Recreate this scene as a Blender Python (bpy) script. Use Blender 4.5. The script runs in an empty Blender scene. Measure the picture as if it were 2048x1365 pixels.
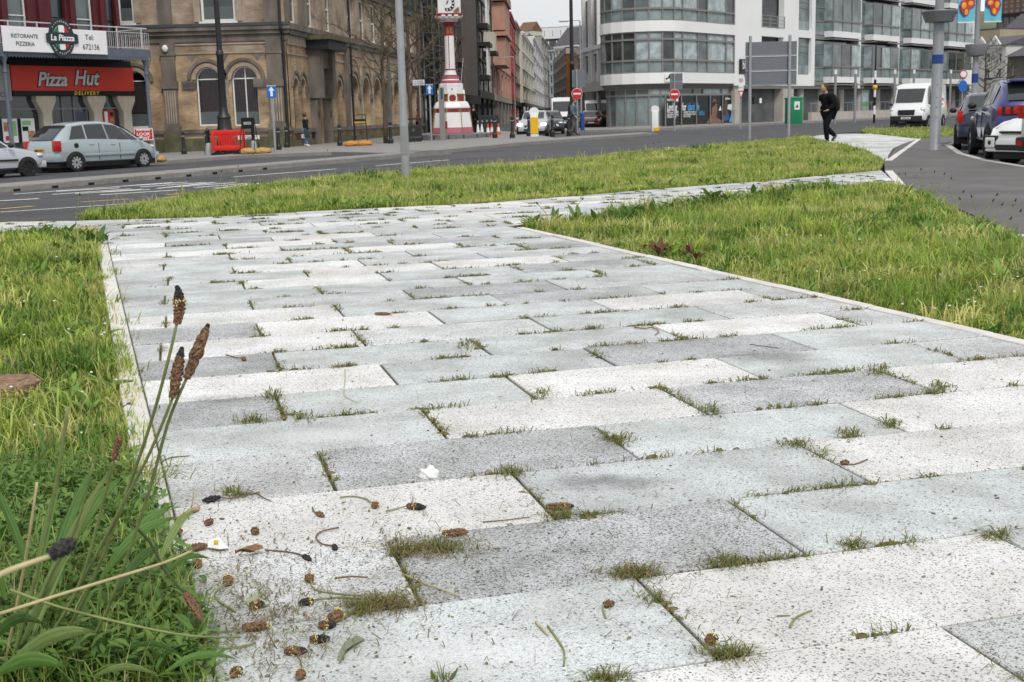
import bpy, bmesh, math, random
import numpy as np
from mathutils import Vector, Matrix
from mathutils.geometry import tessellate_polygon
random.seed(7); RNG = np.random.default_rng(11)
PI = math.pi
scene = bpy.context.scene
COL = scene.collection
# ------------------------------------------------------------------ camera, sky, sun, exposure
F_PX = 2450.0; EYE = 1.04
PITCH = math.atan((682.5 - 233.0) / F_PX); ROLL = math.radians(-1.5)
cam_d = bpy.data.cameras.new('camera'); cam = bpy.data.objects.new('camera', cam_d); COL.objects.link(cam)
cam_d.sensor_width = 36.0; cam_d.lens = 36.0 * F_PX / 2048.0
cam_d.clip_start = 0.05; cam_d.clip_end = 6000
cam.matrix_world = Matrix.Translation((0, 0, EYE)) @ Matrix.Rotation(PI / 2 - PITCH, 4, 'X') @ Matrix.Rotation(ROLL, 4, 'Z')
cam_d.dof.use_dof = True; cam_d.dof.focus_distance = 3.6; cam_d.dof.aperture_fstop = 22.0
scene.camera = cam
SUN_EL, SUN_AZ = math.radians(52), math.radians(165)      # azimuth measured from +Y towards +X
world = bpy.data.worlds.new('World'); scene.world = world; world.use_nodes = True
nt = world.node_tree; nt.nodes.clear()
wo = nt.nodes.new('ShaderNodeOutputWorld'); wb = nt.nodes.new('ShaderNodeBackground')
sky = nt.nodes.new('ShaderNodeTexSky'); sky.sky_type = 'NISHITA'; sky.sun_disc = False
sky.sun_elevation = SUN_EL; sky.sun_rotation = SUN_AZ
wtc = nt.nodes.new('ShaderNodeTexCoord'); wmp = nt.nodes.new('ShaderNodeMapping'); wmp.inputs['Scale'].default_value = (1.0, 1.0, 3.2)
wno = nt.nodes.new('ShaderNodeTexNoise'); wno.inputs['Scale'].default_value = 2.2; wno.inputs['Detail'].default_value = 6
wrp = nt.nodes.new('ShaderNodeValToRGB')
wrp.color_ramp.elements[0].position = 0.30; wrp.color_ramp.elements[0].color = (4.7, 4.82, 4.98, 1)
wrp.color_ramp.elements[1].position = 0.72; wrp.color_ramp.elements[1].color = (7.0, 7.06, 7.14, 1)
wmx = nt.nodes.new('ShaderNodeMixRGB'); wmx.inputs[0].default_value = 0.93
nt.links.new(wtc.outputs['Generated'], wmp.inputs[0]); nt.links.new(wmp.outputs[0], wno.inputs['Vector'])
nt.links.new(wno.outputs[0], wrp.inputs[0]); nt.links.new(sky.outputs[0], wmx.inputs[1]); nt.links.new(wrp.outputs[0], wmx.inputs[2])
nt.links.new(wmx.outputs[0], wb.inputs[0]); wb.inputs[1].default_value = 0.10
nt.links.new(wb.outputs[0], wo.inputs[0])
sun_d = bpy.data.lights.new('sun', 'SUN'); sun_d.energy = 1.5; sun_d.angle = math.radians(16); sun_d.color = (1.0, 0.965, 0.91)
sun = bpy.data.objects.new('sun', sun_d); COL.objects.link(sun)
_sd = Vector((math.sin(SUN_AZ) * math.cos(SUN_EL), math.cos(SUN_AZ) * math.cos(SUN_EL), math.sin(SUN_EL)))
sun.rotation_euler = _sd.to_track_quat('Z', 'Y').to_euler(); sun.location = (20, 20, 60)
vs = scene.view_settings; vs.view_transform = 'Standard'; vs.look = 'None'; vs.exposure = 0.58; vs.gamma = 1.0; vs.use_curve_mapping = False
# ------------------------------------------------------------------ survey helpers: sight lines of the photograph -> places
def ray(px, py):
    x = (px - 1024.0) / F_PX; y = (682.5 - py) / F_PX
    c, s = math.cos(ROLL), math.sin(ROLL); x, y = c * x - s * y, s * x + c * y
    return Vector((x, math.cos(PITCH) + y * math.sin(PITCH), -math.sin(PITCH) + y * math.cos(PITCH)))
def W(px, py, Y):
    d = ray(px, py); t = Y / d.y
    return Vector((d.x * t, Y, EYE + d.z * t))
def G(px, py, z=0.0):
    d = ray(px, py); t = (z - EYE) / d.z
    return Vector((d.x * t, d.y * t, z))
def sstep(a, b, t):
    t = min(1, max(0, (t - a) / (b - a))); return t * t * (3 - 2 * t)
def zr(x, y):                                   # level of the carriageway: falls away towards the promenade
    w = sstep(12, 27, y)
    return -0.06 - 0.05 * w - 0.02 * w * min(max(0.5 - x, 0), 26)
def zp(x, y): return zr(x, y) + 0.125           # level of the raised far pavement
# ------------------------------------------------------------------ objects
def props(o, label=None, cat=None, group=None, kind=None):
    if label: o['label'] = label
    if cat: o['category'] = cat
    if group: o['group'] = group
    if kind: o['kind'] = kind
    return o
def root(name, label, cat, loc=(0, 0, 0), rz=0.0, group=None):
    o = bpy.data.objects.new(name, None); COL.objects.link(o); o.location = loc; o.rotation_euler = (0, 0, rz)
    o.empty_display_size = 0.2
    return props(o, label, cat, group)
def frame_at(name, label, cat, A, B, z, group=None):
    """root at A, local x towards B (left to right as seen from the street), local y into the building"""
    return root(name, label, cat, (A[0], A[1], z), math.atan2(B[1] - A[1], B[0] - A[0]), group)
def clone(o, parent=None, loc=None, rz=None, label=None, group=None):
    c = o.copy(); COL.objects.link(c); c.parent = parent
    if loc is not None: c.location = loc
    if rz is not None: c.rotation_euler = (o.rotation_euler[0], o.rotation_euler[1], rz)
    if label: c['label'] = label
    if group: c['group'] = group
    for ch in o.children: clone(ch, c)
    return c
class MB:
    def __init__(s): s.v = []; s.f = []; s.m = []; s.mi = 0
    def face(s, pts):
        n = len(s.v); s.v.extend([tuple(p) for p in pts]); s.f.append(tuple(range(n, n + len(pts)))); s.m.append(s.mi); return s
    def box(s, x0, x1, y0, y1, z0, z1, M=None):
        P = [(x0, y0, z0), (x1, y0, z0), (x1, y1, z0), (x0, y1, z0), (x0, y0, z1), (x1, y0, z1), (x1, y1, z1), (x0, y1, z1)]
        if M is not None: P = [tuple(M @ Vector(p)) for p in P]
        n = len(s.v); s.v.extend(P)
        for q in ((0, 3, 2, 1), (4, 5, 6, 7), (0, 1, 5, 4), (1, 2, 6, 5), (2, 3, 7, 6), (3, 0, 4, 7)):
            s.f.append(tuple(n + i for i in q)); s.m.append(s.mi)
        return s
    def rbox(s, x0, x1, y0, y1, z0, z1, b=0.02):
        """box with chamfered edges"""
        bm = bmesh.new(); bmesh.ops.create_cube(bm, size=1.0)
        for v in bm.verts: v.co = Vector(((x0 + x1) / 2 + v.co.x * (x1 - x0), (y0 + y1) / 2 + v.co.y * (y1 - y0), (z0 + z1) / 2 + v.co.z * (z1 - z0)))
        bmesh.ops.bevel(bm, geom=list(bm.edges), offset=b, segments=2, affect='EDGES', profile=0.6)
        s.bm(bm); bm.free(); return s
    def bm(s, bm, M=None):
        n = len(s.v); bm.verts.index_update()
        for v in bm.verts: s.v.append(tuple(M @ v.co if M is not None else v.co))
        for f in bm.faces: s.f.append(tuple(n + v.index for v in f.verts)); s.m.append(s.mi)
        return s
    def ring(s, pts_list, close=True, cap0=True, cap1=True):
        """loft through loops of equal length"""
        n0 = len(s.v); k = len(pts_list[0])
        for L in pts_list: s.v.extend([tuple(p) for p in L])
        for i in range(len(pts_list) - 1):
            for j in range(k if close else k - 1):
                a = n0 + i * k + j; b = n0 + i * k + (j + 1) % k
                s.f.append((a, b, b + k, a + k)); s.m.append(s.mi)
        if cap0: s.f.append(tuple(n0 + j for j in reversed(range(k)))); s.m.append(s.mi)
        if cap1: s.f.append(tuple(n0 + (len(pts_list) - 1) * k + j for j in range(k))); s.m.append(s.mi)
        return s
    def lathe(s, prof, n=16, c=(0, 0), rot=0.0, sx=1.0, sy=1.0):
        L = [[(c[0] + sx * r * math.cos(rot + 2 * PI * j / n), c[1] + sy * r * math.sin(rot + 2 * PI * j / n), z) for j in range(n)] for r, z in prof]
        return s.ring(L)
    def tube(s, pts, rad, n=8, caps=True):
        pts = [Vector(p) for p in pts]; m = len(pts)
        if not hasattr(rad, '__len__'): rad = [rad] * m
        L = []; prev = None
        for i, p in enumerate(pts):
            t = (pts[min(i + 1, m - 1)] - pts[max(i - 1, 0)]).normalized()
            if prev is None: a = t.orthogonal().normalized()
            else: a = (prev - t * prev.dot(t)).normalized()
            prev = a; b = t.cross(a)
            L.append([p + (a * math.cos(2 * PI * j / n) + b * math.sin(2 * PI * j / n)) * rad[i] for j in range(n)])
        return s.ring(L, True, caps, caps)
    def cyl(s, p0, p1, r0, r1=None, n=10): return s.tube([p0, p1], [r0, r0 if r1 is None else r1], n)
    def prism(s, poly, z0, z1):
        """poly in xy, extruded in z"""
        s.ring([[(x, y, z0) for x, y in poly], [(x, y, z1) for x, y in poly]]); return s
    def slab(s, poly, y0, y1):
        """poly in xz, extruded in y (y0 is the side that faces the street)"""
        P0 = [(x, y0, z) for x, z in poly]; P1 = [(x, y1, z) for x, z in poly]
        area = sum(poly[i][0] * poly[(i + 1) % len(poly)][1] - poly[(i + 1) % len(poly)][0] * poly[i][1] for i in range(len(poly)))
        if area > 0: P0.reverse(); P1.reverse()
        return s.ring([P0, P1])
    def ell(s, c, r, n=12, m=8, M=None):
        L = []
        for i in range(1, m):
            a = PI * i / m; L.append([(r[0] * math.sin(a) * math.cos(2 * PI * j / n), r[1] * math.sin(a) * math.sin(2 * PI * j / n), -r[2] * math.cos(a)) for j in range(n)])
        L = [[tuple((M @ Vector(p) if M is not None else Vector(p)) + Vector(c)) for p in l] for l in L]
        return s.ring(L)
    def build(s, name, mat, parent=None, smooth=False, loc=None):
        me = bpy.data.meshes.new(name); me.from_pydata(s.v, [], s.f)
        mats = mat if isinstance(mat, (list, tuple)) else [mat]
        for m in mats: me.materials.append(m)
        if len(mats) > 1: me.polygons.foreach_set('material_index', s.m)
        if smooth:
            me.polygons.foreach_set('use_smooth', [True] * len(me.polygons))
            if smooth != 'all': me.set_sharp_from_angle(angle=math.radians(smooth if smooth is not True else 40))
        me.update()
        o = bpy.data.objects.new(name, me); COL.objects.link(o); o.parent = parent
        if loc is not None: o.location = loc
        return o
def bx(name, mat, parent, *a):
    return MB().box(*a).build(name, mat, parent)
def each(name, mat, parent, boxes, fix=None):
    for b in boxes:
        o = bx(name, mat, parent, *b)
        if fix: fix(o)
def inst(o, parent, loc=None, rz=None):
    c = o.copy(); COL.objects.link(c); c.parent = parent
    if loc is not None: c.location = loc
    if rz is not None: c.rotation_euler = (0, 0, rz)
    return c
def txt(s, size, x, z, mat, parent, y=-0.02, align='CENTER', shear=0.0, bold=0.0, space=1.0, name='lettering', ex=0.004, sx=1.0):
    cu = bpy.data.curves.new(name, 'FONT'); cu.body = s; cu.size = size; cu.align_x = align; cu.align_y = 'CENTER'
    cu.shear = shear; cu.offset = bold; cu.space_character = space; cu.extrude = ex; cu.resolution_u = 3
    o = bpy.data.objects.new(name, cu); COL.objects.link(o); o.parent = parent; o.location = (x, y, z); o.rotation_euler = (PI / 2, 0, 0)
    o.scale = (sx, 1, 1)
    cu.materials.append(mat); return o
# ------------------------------------------------------------------ materials
MATS = {}
def mk(name, col, rough=0.75, var=0.12, scale=6.0, bump=0.0, metal=0.0, spec=0.4, detail=5, col2=None, coords='Object', coat=0.0, obrand=0.0, stretch=None):
    if name in MATS: return MATS[name]
    m = bpy.data.materials.new(name); m.use_nodes = True; n = m.node_tree.nodes; l = m.node_tree.links
    b = n['Principled BSDF']; b.inputs['Roughness'].default_value = rough; b.inputs['Metallic'].default_value = metal
    b.inputs['Specular IOR Level'].default_value = spec; b.inputs['Coat Weight'].default_value = coat; b.inputs['Coat Roughness'].default_value = 0.06
    if var > 0 or bump > 0 or col2:
        tc = n.new('ShaderNodeTexCoord'); no = n.new('ShaderNodeTexNoise'); no.inputs['Scale'].default_value = scale; no.inputs['Detail'].default_value = detail
        src = tc.outputs[coords] if coords != 'World' else n.new('ShaderNodeNewGeometry').outputs['Position']
        if stretch:
            mp = n.new('ShaderNodeMapping'); mp.inputs['Scale'].default_value = stretch; l.new(src, mp.inputs[0]); src = mp.outputs[0]
        l.new(src, no.inputs['Vector'])
        r = n.new('ShaderNodeValToRGB'); r.color_ramp.elements[0].position = 0.3; r.color_ramp.elements[1].position = 0.7
        lo = tuple(c * (1 - var) for c in col) + (1,); hi = tuple(min(1, c * (1 + var)) for c in (col2 or col)) + (1,)
        r.color_ramp.elements[0].color = lo; r.color_ramp.elements[1].color = hi
        l.new(no.outputs[0], r.inputs[0]); out = r.outputs[0]
        if obrand > 0:
            oi = n.new('ShaderNodeObjectInfo'); mr = n.new('ShaderNodeMapRange'); mr.inputs[3].default_value = 1 - obrand; mr.inputs[4].default_value = 1 + obrand
            l.new(oi.outputs['Random'], mr.inputs[0]); hs = n.new('ShaderNodeHueSaturation'); l.new(mr.outputs[0], hs.inputs['Value']); l.new(out, hs.inputs['Color']); out = hs.outputs[0]
        l.new(out, b.inputs['Base Color'])
        if bump > 0:
            bp = n.new('ShaderNodeBump'); bp.inputs['Strength'].default_value = bump; bp.inputs['Distance'].default_value = 0.01
            l.new(no.outputs[0], bp.inputs['Height']); l.new(bp.outputs[0], b.inputs['Normal'])
    else: b.inputs['Base Color'].default_value = tuple(col) + (1,)
    MATS[name] = m; return m
def mk_brick(name, c1, c2, mortar, w=0.24, h=0.085):
    m = bpy.data.materials.new(name); m.use_nodes = True; n = m.node_tree.nodes; l = m.node_tree.links; b = n['Principled BSDF']; b.inputs['Roughness'].default_value = 0.9
    tc = n.new('ShaderNodeTexCoord'); sp = n.new('ShaderNodeSeparateXYZ'); cb = n.new('ShaderNodeCombineXYZ'); ad = n.new('ShaderNodeMath'); ad.operation = 'ADD'
    l.new(tc.outputs['Object'], sp.inputs[0]); l.new(sp.outputs['X'], ad.inputs[0]); l.new(sp.outputs['Y'], ad.inputs[1]); l.new(ad.outputs[0], cb.inputs['X']); l.new(sp.outputs['Z'], cb.inputs['Y'])
    br = n.new('ShaderNodeTexBrick'); br.inputs['Color1'].default_value = c1 + (1,); br.inputs['Color2'].default_value = c2 + (1,); br.inputs['Mortar'].default_value = mortar + (1,)
    br.inputs['Scale'].default_value = 1.0; br.inputs['Brick Width'].default_value = w; br.inputs['Row Height'].default_value = h; br.inputs['Mortar Size'].default_value = 0.01
    l.new(cb.outputs[0], br.inputs['Vector'])
    no = n.new('ShaderNodeTexNoise'); no.inputs['Scale'].default_value = 0.9; no.inputs['Detail'].default_value = 6; l.new(tc.outputs['Object'], no.inputs['Vector'])
    r = n.new('ShaderNodeValToRGB'); r.color_ramp.elements[0].position = 0.3; r.color_ramp.elements[0].color = (0.42, 0.39, 0.35, 1); r.color_ramp.elements[1].position = 0.7; r.color_ramp.elements[1].color = (1.1, 1.08, 1.05, 1)
    l.new(no.outputs[0], r.inputs[0]); mx = n.new('ShaderNodeMixRGB'); mx.blend_type = 'MULTIPLY'; mx.inputs[0].default_value = 1; l.new(br.outputs[0], mx.inputs[1]); l.new(r.outputs[0], mx.inputs[2])
    l.new(mx.outputs[0], b.inputs['Base Color']); MATS[name] = m; return m
STAINS = [(*G(1212, 963).xy, 0.17, 0.11, 0.46), (*G(1545, 712).xy, 0.30, 0.12, 0.66), (*G(660, 872).xy, 0.22, 0.10, 2), (*G(960, 1305).xy, 0.28, 0.12, 2), (*G(1720, 655).xy, 0.4, 0.12, 2), (*G(400, 800).xy, 0.2, 0.1, 0.75)]
def mk_granite(name, base, dark, light, amount, stain=(0.8, 0.8, 0.78), rough=0.85):
    """speckled stone paving"""
    m = bpy.data.materials.new(name); m.use_nodes = True; n = m.node_tree.nodes; l = m.node_tree.links; b = n['Principled BSDF']; b.inputs['Roughness'].default_value = rough; b.inputs['Specular IOR Level'].default_value = 0.25
    ge = n.new('ShaderNodeNewGeometry'); oi = n.new('ShaderNodeObjectInfo')
    va = n.new('ShaderNodeVectorMath'); va.operation = 'ADD'; vm = n.new('ShaderNodeVectorMath'); vm.operation = 'SCALE'; vm.inputs[0].default_value = (37.1, 51.7, 0); l.new(oi.outputs['Random'], vm.inputs['Scale'])
    l.new(ge.outputs['Position'], va.inputs[0]); l.new(vm.outputs[0], va.inputs[1])
    vo = n.new('ShaderNodeTexVoronoi'); vo.inputs['Scale'].default_value = 300; l.new(va.outputs[0], vo.inputs['Vector'])
    sx = n.new('ShaderNodeSeparateColor'); l.new(vo.outputs['Color'], sx.inputs[0])
    r = n.new('ShaderNodeValToRGB'); r.color_ramp.interpolation = 'LINEAR'; e = r.color_ramp.elements
    e[0].position = 0.0; e[0].color = dark + (1,); e[1].position = 1.0; e[1].color = light + (1,)
    e.new(amount).color = dark + (1,); e.new(min(0.98, amount + 0.10)).color = base + (1,); e.new(0.85).color = base + (1,)
    l.new(sx.outputs[0], r.inputs[0])
    v2 = n.new('ShaderNodeTexVoronoi'); v2.inputs['Scale'].default_value = 190; l.new(va.outputs[0], v2.inputs['Vector']); s2 = n.new('ShaderNodeSeparateColor'); l.new(v2.outputs['Color'], s2.inputs[0])
    lt = n.new('ShaderNodeMath'); lt.operation = 'LESS_THAN'; lt.inputs[1].default_value = amount * 0.17; l.new(s2.outputs[1], lt.inputs[0])
    mx0 = n.new('ShaderNodeMixRGB'); l.new(lt.outputs[0], mx0.inputs[0]); l.new(r.outputs[0], mx0.inputs[1]); mx0.inputs[2].default_value = tuple(c * 0.55 for c in dark) + (1,)
    no = n.new('ShaderNodeTexNoise'); no.inputs['Scale'].default_value = 2.6; no.inputs['Detail'].default_value = 9; no.inputs['Roughness'].default_value = 0.62; l.new(va.outputs[0], no.inputs['Vector'])
    r2 = n.new('ShaderNodeValToRGB'); r2.color_ramp.elements[0].position = 0.37; r2.color_ramp.elements[0].color = stain + (1,); r2.color_ramp.elements[1].position = 0.62; r2.color_ramp.elements[1].color = (1.08, 1.08, 1.08, 1); l.new(no.outputs[0], r2.inputs[0])
    mx = n.new('ShaderNodeMixRGB'); mx.blend_type = 'MULTIPLY'; mx.inputs[0].default_value = 1; l.new(mx0.outputs[0], mx.inputs[1]); l.new(r2.outputs[0], mx.inputs[2])
    out = mx.outputs[0]
    for (sx_, sy_, rx, ry, c) in STAINS:           # oily or limy marks that belong to particular slabs
        vs_ = n.new('ShaderNodeVectorMath'); vs_.operation = 'SUBTRACT'; l.new(ge.outputs['Position'], vs_.inputs[0]); vs_.inputs[1].default_value = (sx_, sy_, 0)
        vd = n.new('ShaderNodeVectorMath'); vd.operation = 'DIVIDE'; l.new(vs_.outputs[0], vd.inputs[0]); vd.inputs[1].default_value = (rx, ry, 1.0)
        ln = n.new('ShaderNodeVectorMath'); ln.operation = 'LENGTH'; l.new(vd.outputs[0], ln.inputs[0]); ad = n.new('ShaderNodeMath'); ad.operation = 'ADD'; l.new(ln.outputs['Value'], ad.inputs[0])
        nm = n.new('ShaderNodeMath'); nm.operation = 'MULTIPLY_ADD'; l.new(no.outputs[0], nm.inputs[0]); nm.inputs[1].default_value = 2.2; nm.inputs[2].default_value = -1.1; l.new(nm.outputs[0], ad.inputs[1])
        rg = n.new('ShaderNodeMapRange'); rg.inputs[1].default_value = 0.25; rg.inputs[2].default_value = 1.1; rg.inputs[3].default_value = 1.0 if c < 1 else 0.38; rg.inputs[4].default_value = 0.0; l.new(ad.outputs[0], rg.inputs[0])
        ms = n.new('ShaderNodeMixRGB'); ms.blend_type = 'MULTIPLY' if c < 1 else 'MIX'; l.new(rg.outputs[0], ms.inputs[0]); l.new(out, ms.inputs[1]); ms.inputs[2].default_value = (c, c, c, 1) if c < 1 else (0.72, 0.73, 0.73, 1); out = ms.outputs[0]
    mr = n.new('ShaderNodeMapRange'); mr.inputs[3].default_value = 0.92; mr.inputs[4].default_value = 1.06; l.new(oi.outputs['Random'], mr.inputs[0])
    hs = n.new('ShaderNodeHueSaturation'); l.new(mr.outputs[0], hs.inputs['Value']); l.new(out, hs.inputs['Color']); l.new(hs.outputs[0], b.inputs['Base Color'])
    bp = n.new('ShaderNodeBump'); bp.inputs['Strength'].default_value = 0.25; bp.inputs['Distance'].default_value = 0.004; l.new(sx.outputs[1], bp.inputs['Height']); l.new(bp.outputs[0], b.inputs['Normal'])
    MATS[name] = m; return m
def mk_leaf(name, trans=0.35, rough=0.55):
    """foliage: colour comes from the blade's own colour attribute"""
    m = bpy.data.materials.new(name); m.use_nodes = True; n = m.node_tree.nodes; l = m.node_tree.links; b = n['Principled BSDF']; b.inputs['Roughness'].default_value = rough; b.inputs['Specular IOR Level'].default_value = 0.3
    at = n.new('ShaderNodeAttribute'); at.attribute_name = 'Col'; l.new(at.outputs['Color'], b.inputs['Base Color'])
    tr = n.new('ShaderNodeBsdfTranslucent'); l.new(at.outputs['Color'], tr.inputs[0]); ms = n.new('ShaderNodeMixShader'); ms.inputs[0].default_value = trans
    l.new(b.outputs[0], ms.inputs[1]); l.new(tr.outputs[0], ms.inputs[2]); l.new(ms.outputs[0], n['Material Output'].inputs[0]); MATS[name] = m; return m
def mk_glass(name, col=(0.03, 0.04, 0.045), rough=0.06, spec=0.8, var=0.3, scale=0.7):
    return mk(name, col, rough, var, scale, 0, 0, spec, 2)
white = mk('white_paint', (0.72, 0.72, 0.70), 0.5, 0.05, 3)
black = mk('black_paint', (0.010, 0.010, 0.011), 0.45, 0.2, 8, spec=0.25)
steel = mk('grey_steel', (0.27, 0.28, 0.295), 0.45, 0.08, 4, metal=0.25)
# ================================================================== ground, road, pavements
def clip_half(poly, px, py, nx, ny):
    out = []; k = len(poly)
    for i in range(k):
        a = poly[i]; b = poly[(i + 1) % k]; da = (a[0] - px) * nx + (a[1] - py) * ny; db = (b[0] - px) * nx + (b[1] - py) * ny
        if da >= 0: out.append(a)
        if (da >= 0) != (db >= 0):
            t = da / (da - db); out.append((a[0] + (b[0] - a[0]) * t, a[1] + (b[1] - a[1]) * t))
    return out
def clip_rect(poly, x0, x1, y0, y1):
    for q in ((x0, 0, 1, 0), (x1, 0, -1, 0), (0, y0, 0, 1), (0, y1, 0, -1)):
        poly = clip_half(poly, *q)
        if len(poly) < 3: return []
    return poly
def parea(p): return 0.5 * sum(p[i][0] * p[(i + 1) % len(p)][1] - p[(i + 1) % len(p)][0] * p[i][1] for i in range(len(p)))
def sheet(name, poly, zf, mat, step=3.0, skirt=0.0, kind='structure', parent=None, label=None):
    if parea(poly) < 0: poly = poly[::-1]
    m = MB(); xs = [p[0] for p in poly]; ys = [p[1] for p in poly]
    for i in range(int((max(xs) - min(xs)) / step) + 1):
        for j in range(int((max(ys) - min(ys)) / step) + 1):
            x0 = min(xs) + i * step; y0 = min(ys) + j * step; c = clip_rect(poly, x0, x0 + step, y0, y0 + step)
            if len(c) >= 3 and abs(parea(c)) > 1e-5: m.face([(x, y, zf(x, y)) for x, y in c])
    if skirt:
        for i in range(len(poly)):
            a = poly[i]; b = poly[(i + 1) % len(poly)]; k = max(1, int(math.hypot(b[0] - a[0], b[1] - a[1]) / step)); 
            for q in range(k):
                p = [(a[0] + (b[0] - a[0]) * t, a[1] + (b[1] - a[1]) * t) for t in (q / k, (q + 1) / k)]
                z = [zf(*p[0]), zf(*p[1])]
                m.face([(*p[0], z[0] - skirt), (*p[1], z[1] - skirt), (*p[1], z[1]), (*p[0], z[0])])
    o = m.build(name, mat, parent)
    bmm = bmesh.new(); bmm.from_mesh(o.data); bmesh.ops.remove_doubles(bmm, verts=bmm.verts, dist=1e-4); bmm.to_mesh(o.data); bmm.free()
    if kind and not parent: o['kind'] = kind
    if label: o['label'] = label
    return o
def RD(px, py, dz=0.0):
    z = -0.1
    for _ in range(12):
        p = G(px, py, z); z = zr(p.x, p.y) + dz
    return (p.x, p.y)
asphalt_dark = mk('asphalt_road', (0.055, 0.056, 0.060), 0.75, 0.30, 0.55, 0.25, spec=0.35, coords='World', detail=9)
asphalt_foot = mk('asphalt_footway', (0.118, 0.112, 0.110), 0.82, 0.22, 0.9, 0.25, spec=0.3, coords='World', detail=10)
asphalt_far = mk('asphalt_wide', (0.075, 0.075, 0.078), 0.8, 0.1, 0.6, 0, spec=0.3, coords='World')
conc = mk('kerb_concrete', (0.42, 0.40, 0.38), 0.85, 0.14, 9, 0.2)
paving_far = mk('far_paving', (0.235, 0.222, 0.21), 0.85, 0.14, 2.5, 0.1, coords='World', detail=8)
soil = mk('soil', (0.075, 0.062, 0.032), 0.95, 0.35, 14, 0.6, col2=(0.10, 0.105, 0.04), coords='World')
bed = mk('joint_bed', (0.085, 0.07, 0.045), 0.95, 0.4, 40, 0.5, col2=(0.105, 0.105, 0.045), coords='World')
sheet('ground', [(-3000, -60), (3000, -60), (3000, 4000), (-3000, 4000)], lambda x, y: zr(x, y) - 0.03, asphalt_far, 500.0)
for o in (bpy.data.objects['ground'],): bpy.data.objects.remove(o)
def ground_mesh():
    xs = sorted(set([-3000, -400, -100, 3000, 400, 100] + [-60 + 4 * i for i in range(31)])); ys = sorted(set([-60, 4000, 800, 300, 200] + [2 * i for i in range(0, 16)] + [30 + 10 * i for i in range(13)]))
    m = MB(); m.v = [(x, y, zr(x, y) - 0.02) for y in ys for x in xs]; k = len(xs)
    for j in range(len(ys) - 1):
        for i in range(k - 1): m.f.append((j * k + i, j * k + i + 1, (j + 1) * k + i + 1, (j + 1) * k + i)); m.m.append(0)
    o = m.build('ground', asphalt_far); o['kind'] = 'structure'; return o
ground_mesh()
# frame of the far kerb: s along it, n away from the camera
K0 = (-8.5, 31.5); ES = (0.570, 0.8216); EN = (-0.8216, 0.570)
def SN(s, n): return (K0[0] + ES[0] * s + EN[0] * n, K0[1] + ES[1] * s + EN[1] * n)
KERB = [SN(-40, 0), (-11.28, 27.44), (-8.48, 31.53), (-4.82, 37.92), (0.76, 49.73), (7.61, 64.14)]
NEAR = [(-14, 8.5), (-9, 13.2), (-6.04, 14.2), (-5.18, 15.2), (-4.85, 18.94), (-3.15, 23.72), (-1.75, 25.1), (-0.16, 26.75), (1.63, 29.8), (3.83, 33.3), (5.52, 35.6), (6.4, 38.3), (8.1, 44), (12, 50.5), (16, 58), (26, 64), (60, 78)]
road = sheet('road', NEAR + [(60, 110), (30, 96), (18, 80), (9, 70)] + KERB[::-1], lambda x, y: zr(x, y) + 0.004, asphalt_dark, 3.0)
# far pavement, with its drain-slotted kerb strip
med = sheet('kerb_strip', [SN(-40, 0.3), SN(12, 0.3), SN(11, 2.2), SN(-40, 2.2)], zp, paving_far, 3.0, 0.2)
pv = sheet('far_pavement', [SN(11.1, 2.2), SN(12.1, 0.3), (-4.55, 37.9), (1.0, 49.6), (7.75, 64.0), (7.0, 66.2), (2.2, 57), (1.2, 75), (-1.2, 100), (-3.0, 130), (-60, 130), (-70, 40), SN(-40, 12), SN(13.5, 11.5), SN(14.5, 8)], zp, paving_far, 3.0, 0.2)
lane = sheet('lane', [SN(-40, 2.25), SN(11, 2.25), SN(14.3, 8), SN(13.3, 11.4), SN(-40, 11.9)], lambda x, y: zr(x, y) + 0.004, asphalt_dark, 3.0)
def kerb_run(pts, n_from, zoff=0.0):
    return None
# kerb stones with dark drain slots, one stone per metre
stone_m = mk('kerb_stone', (0.23, 0.218, 0.20), 0.85, 0.15, 7, 0.15, obrand=0.08)
slot_m = mk('slot_dark', (0.01, 0.01, 0.01), 0.9, 0)
L = []
for i in range(len(KERB) - 1):
    a, b = KERB[i], KERB[i + 1]; d = math.hypot(b[0] - a[0], b[1] - a[1]); L.append((a, b, d))
path_len = sum(l[2] for l in L); step_k = 1.0
def along(L, s):
    for a, b, d in L:
        if s <= d: return (a[0] + (b[0] - a[0]) * s / d, a[1] + (b[1] - a[1]) * s / d), math.atan2(b[1] - a[1], b[0] - a[0])
        s -= d
    return b, math.atan2(b[1] - a[1], b[0] - a[0])
km = MB().box(0.004, 0.996, 0.0, 0.3, -0.12, 0.128).build('kerb_stone', stone_m, med)
ks = MB().box(0.40, 0.57, -0.006, 0.05, 0.006, 0.07).build('drain_slot', slot_m, km)
first = True; s = 24.0
while s < path_len - 1:
    (x, y), a = along(L, s); z = zr(x, y); par = med if s < 40 + 13.5 else pv
    if first: o = km; o2 = ks; first = False
    else:
        o = km.copy(); COL.objects.link(o)
        if s < 40 + 24: o2 = ks.copy(); COL.objects.link(o2); o2.parent = o
    o.parent = par; o.location = (x, y, z); o.rotation_euler = (0, 0, a); s += step_k
# near kerb of the road: pale concrete line in the grass edge
LN = [((NEAR[i]), (NEAR[i + 1]), math.hypot(NEAR[i + 1][0] - NEAR[i][0], NEAR[i + 1][1] - NEAR[i][1])) for i in range(4, 11)]
nk = MB().box(0.004, 0.996, -0.16, 0.0, -0.14, 0.0).build('kerb_stone', conc, road)
s = 0; tot = sum(l[2] for l in LN); first = True
while s < tot - 0.6:
    (x, y), a = along(LN, s); o = nk if first else inst(nk, road); first = False
    o.location = (x, y, zr(x, y) + 0.10); o.rotation_euler = (0, 0, a); s += 1.0
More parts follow.
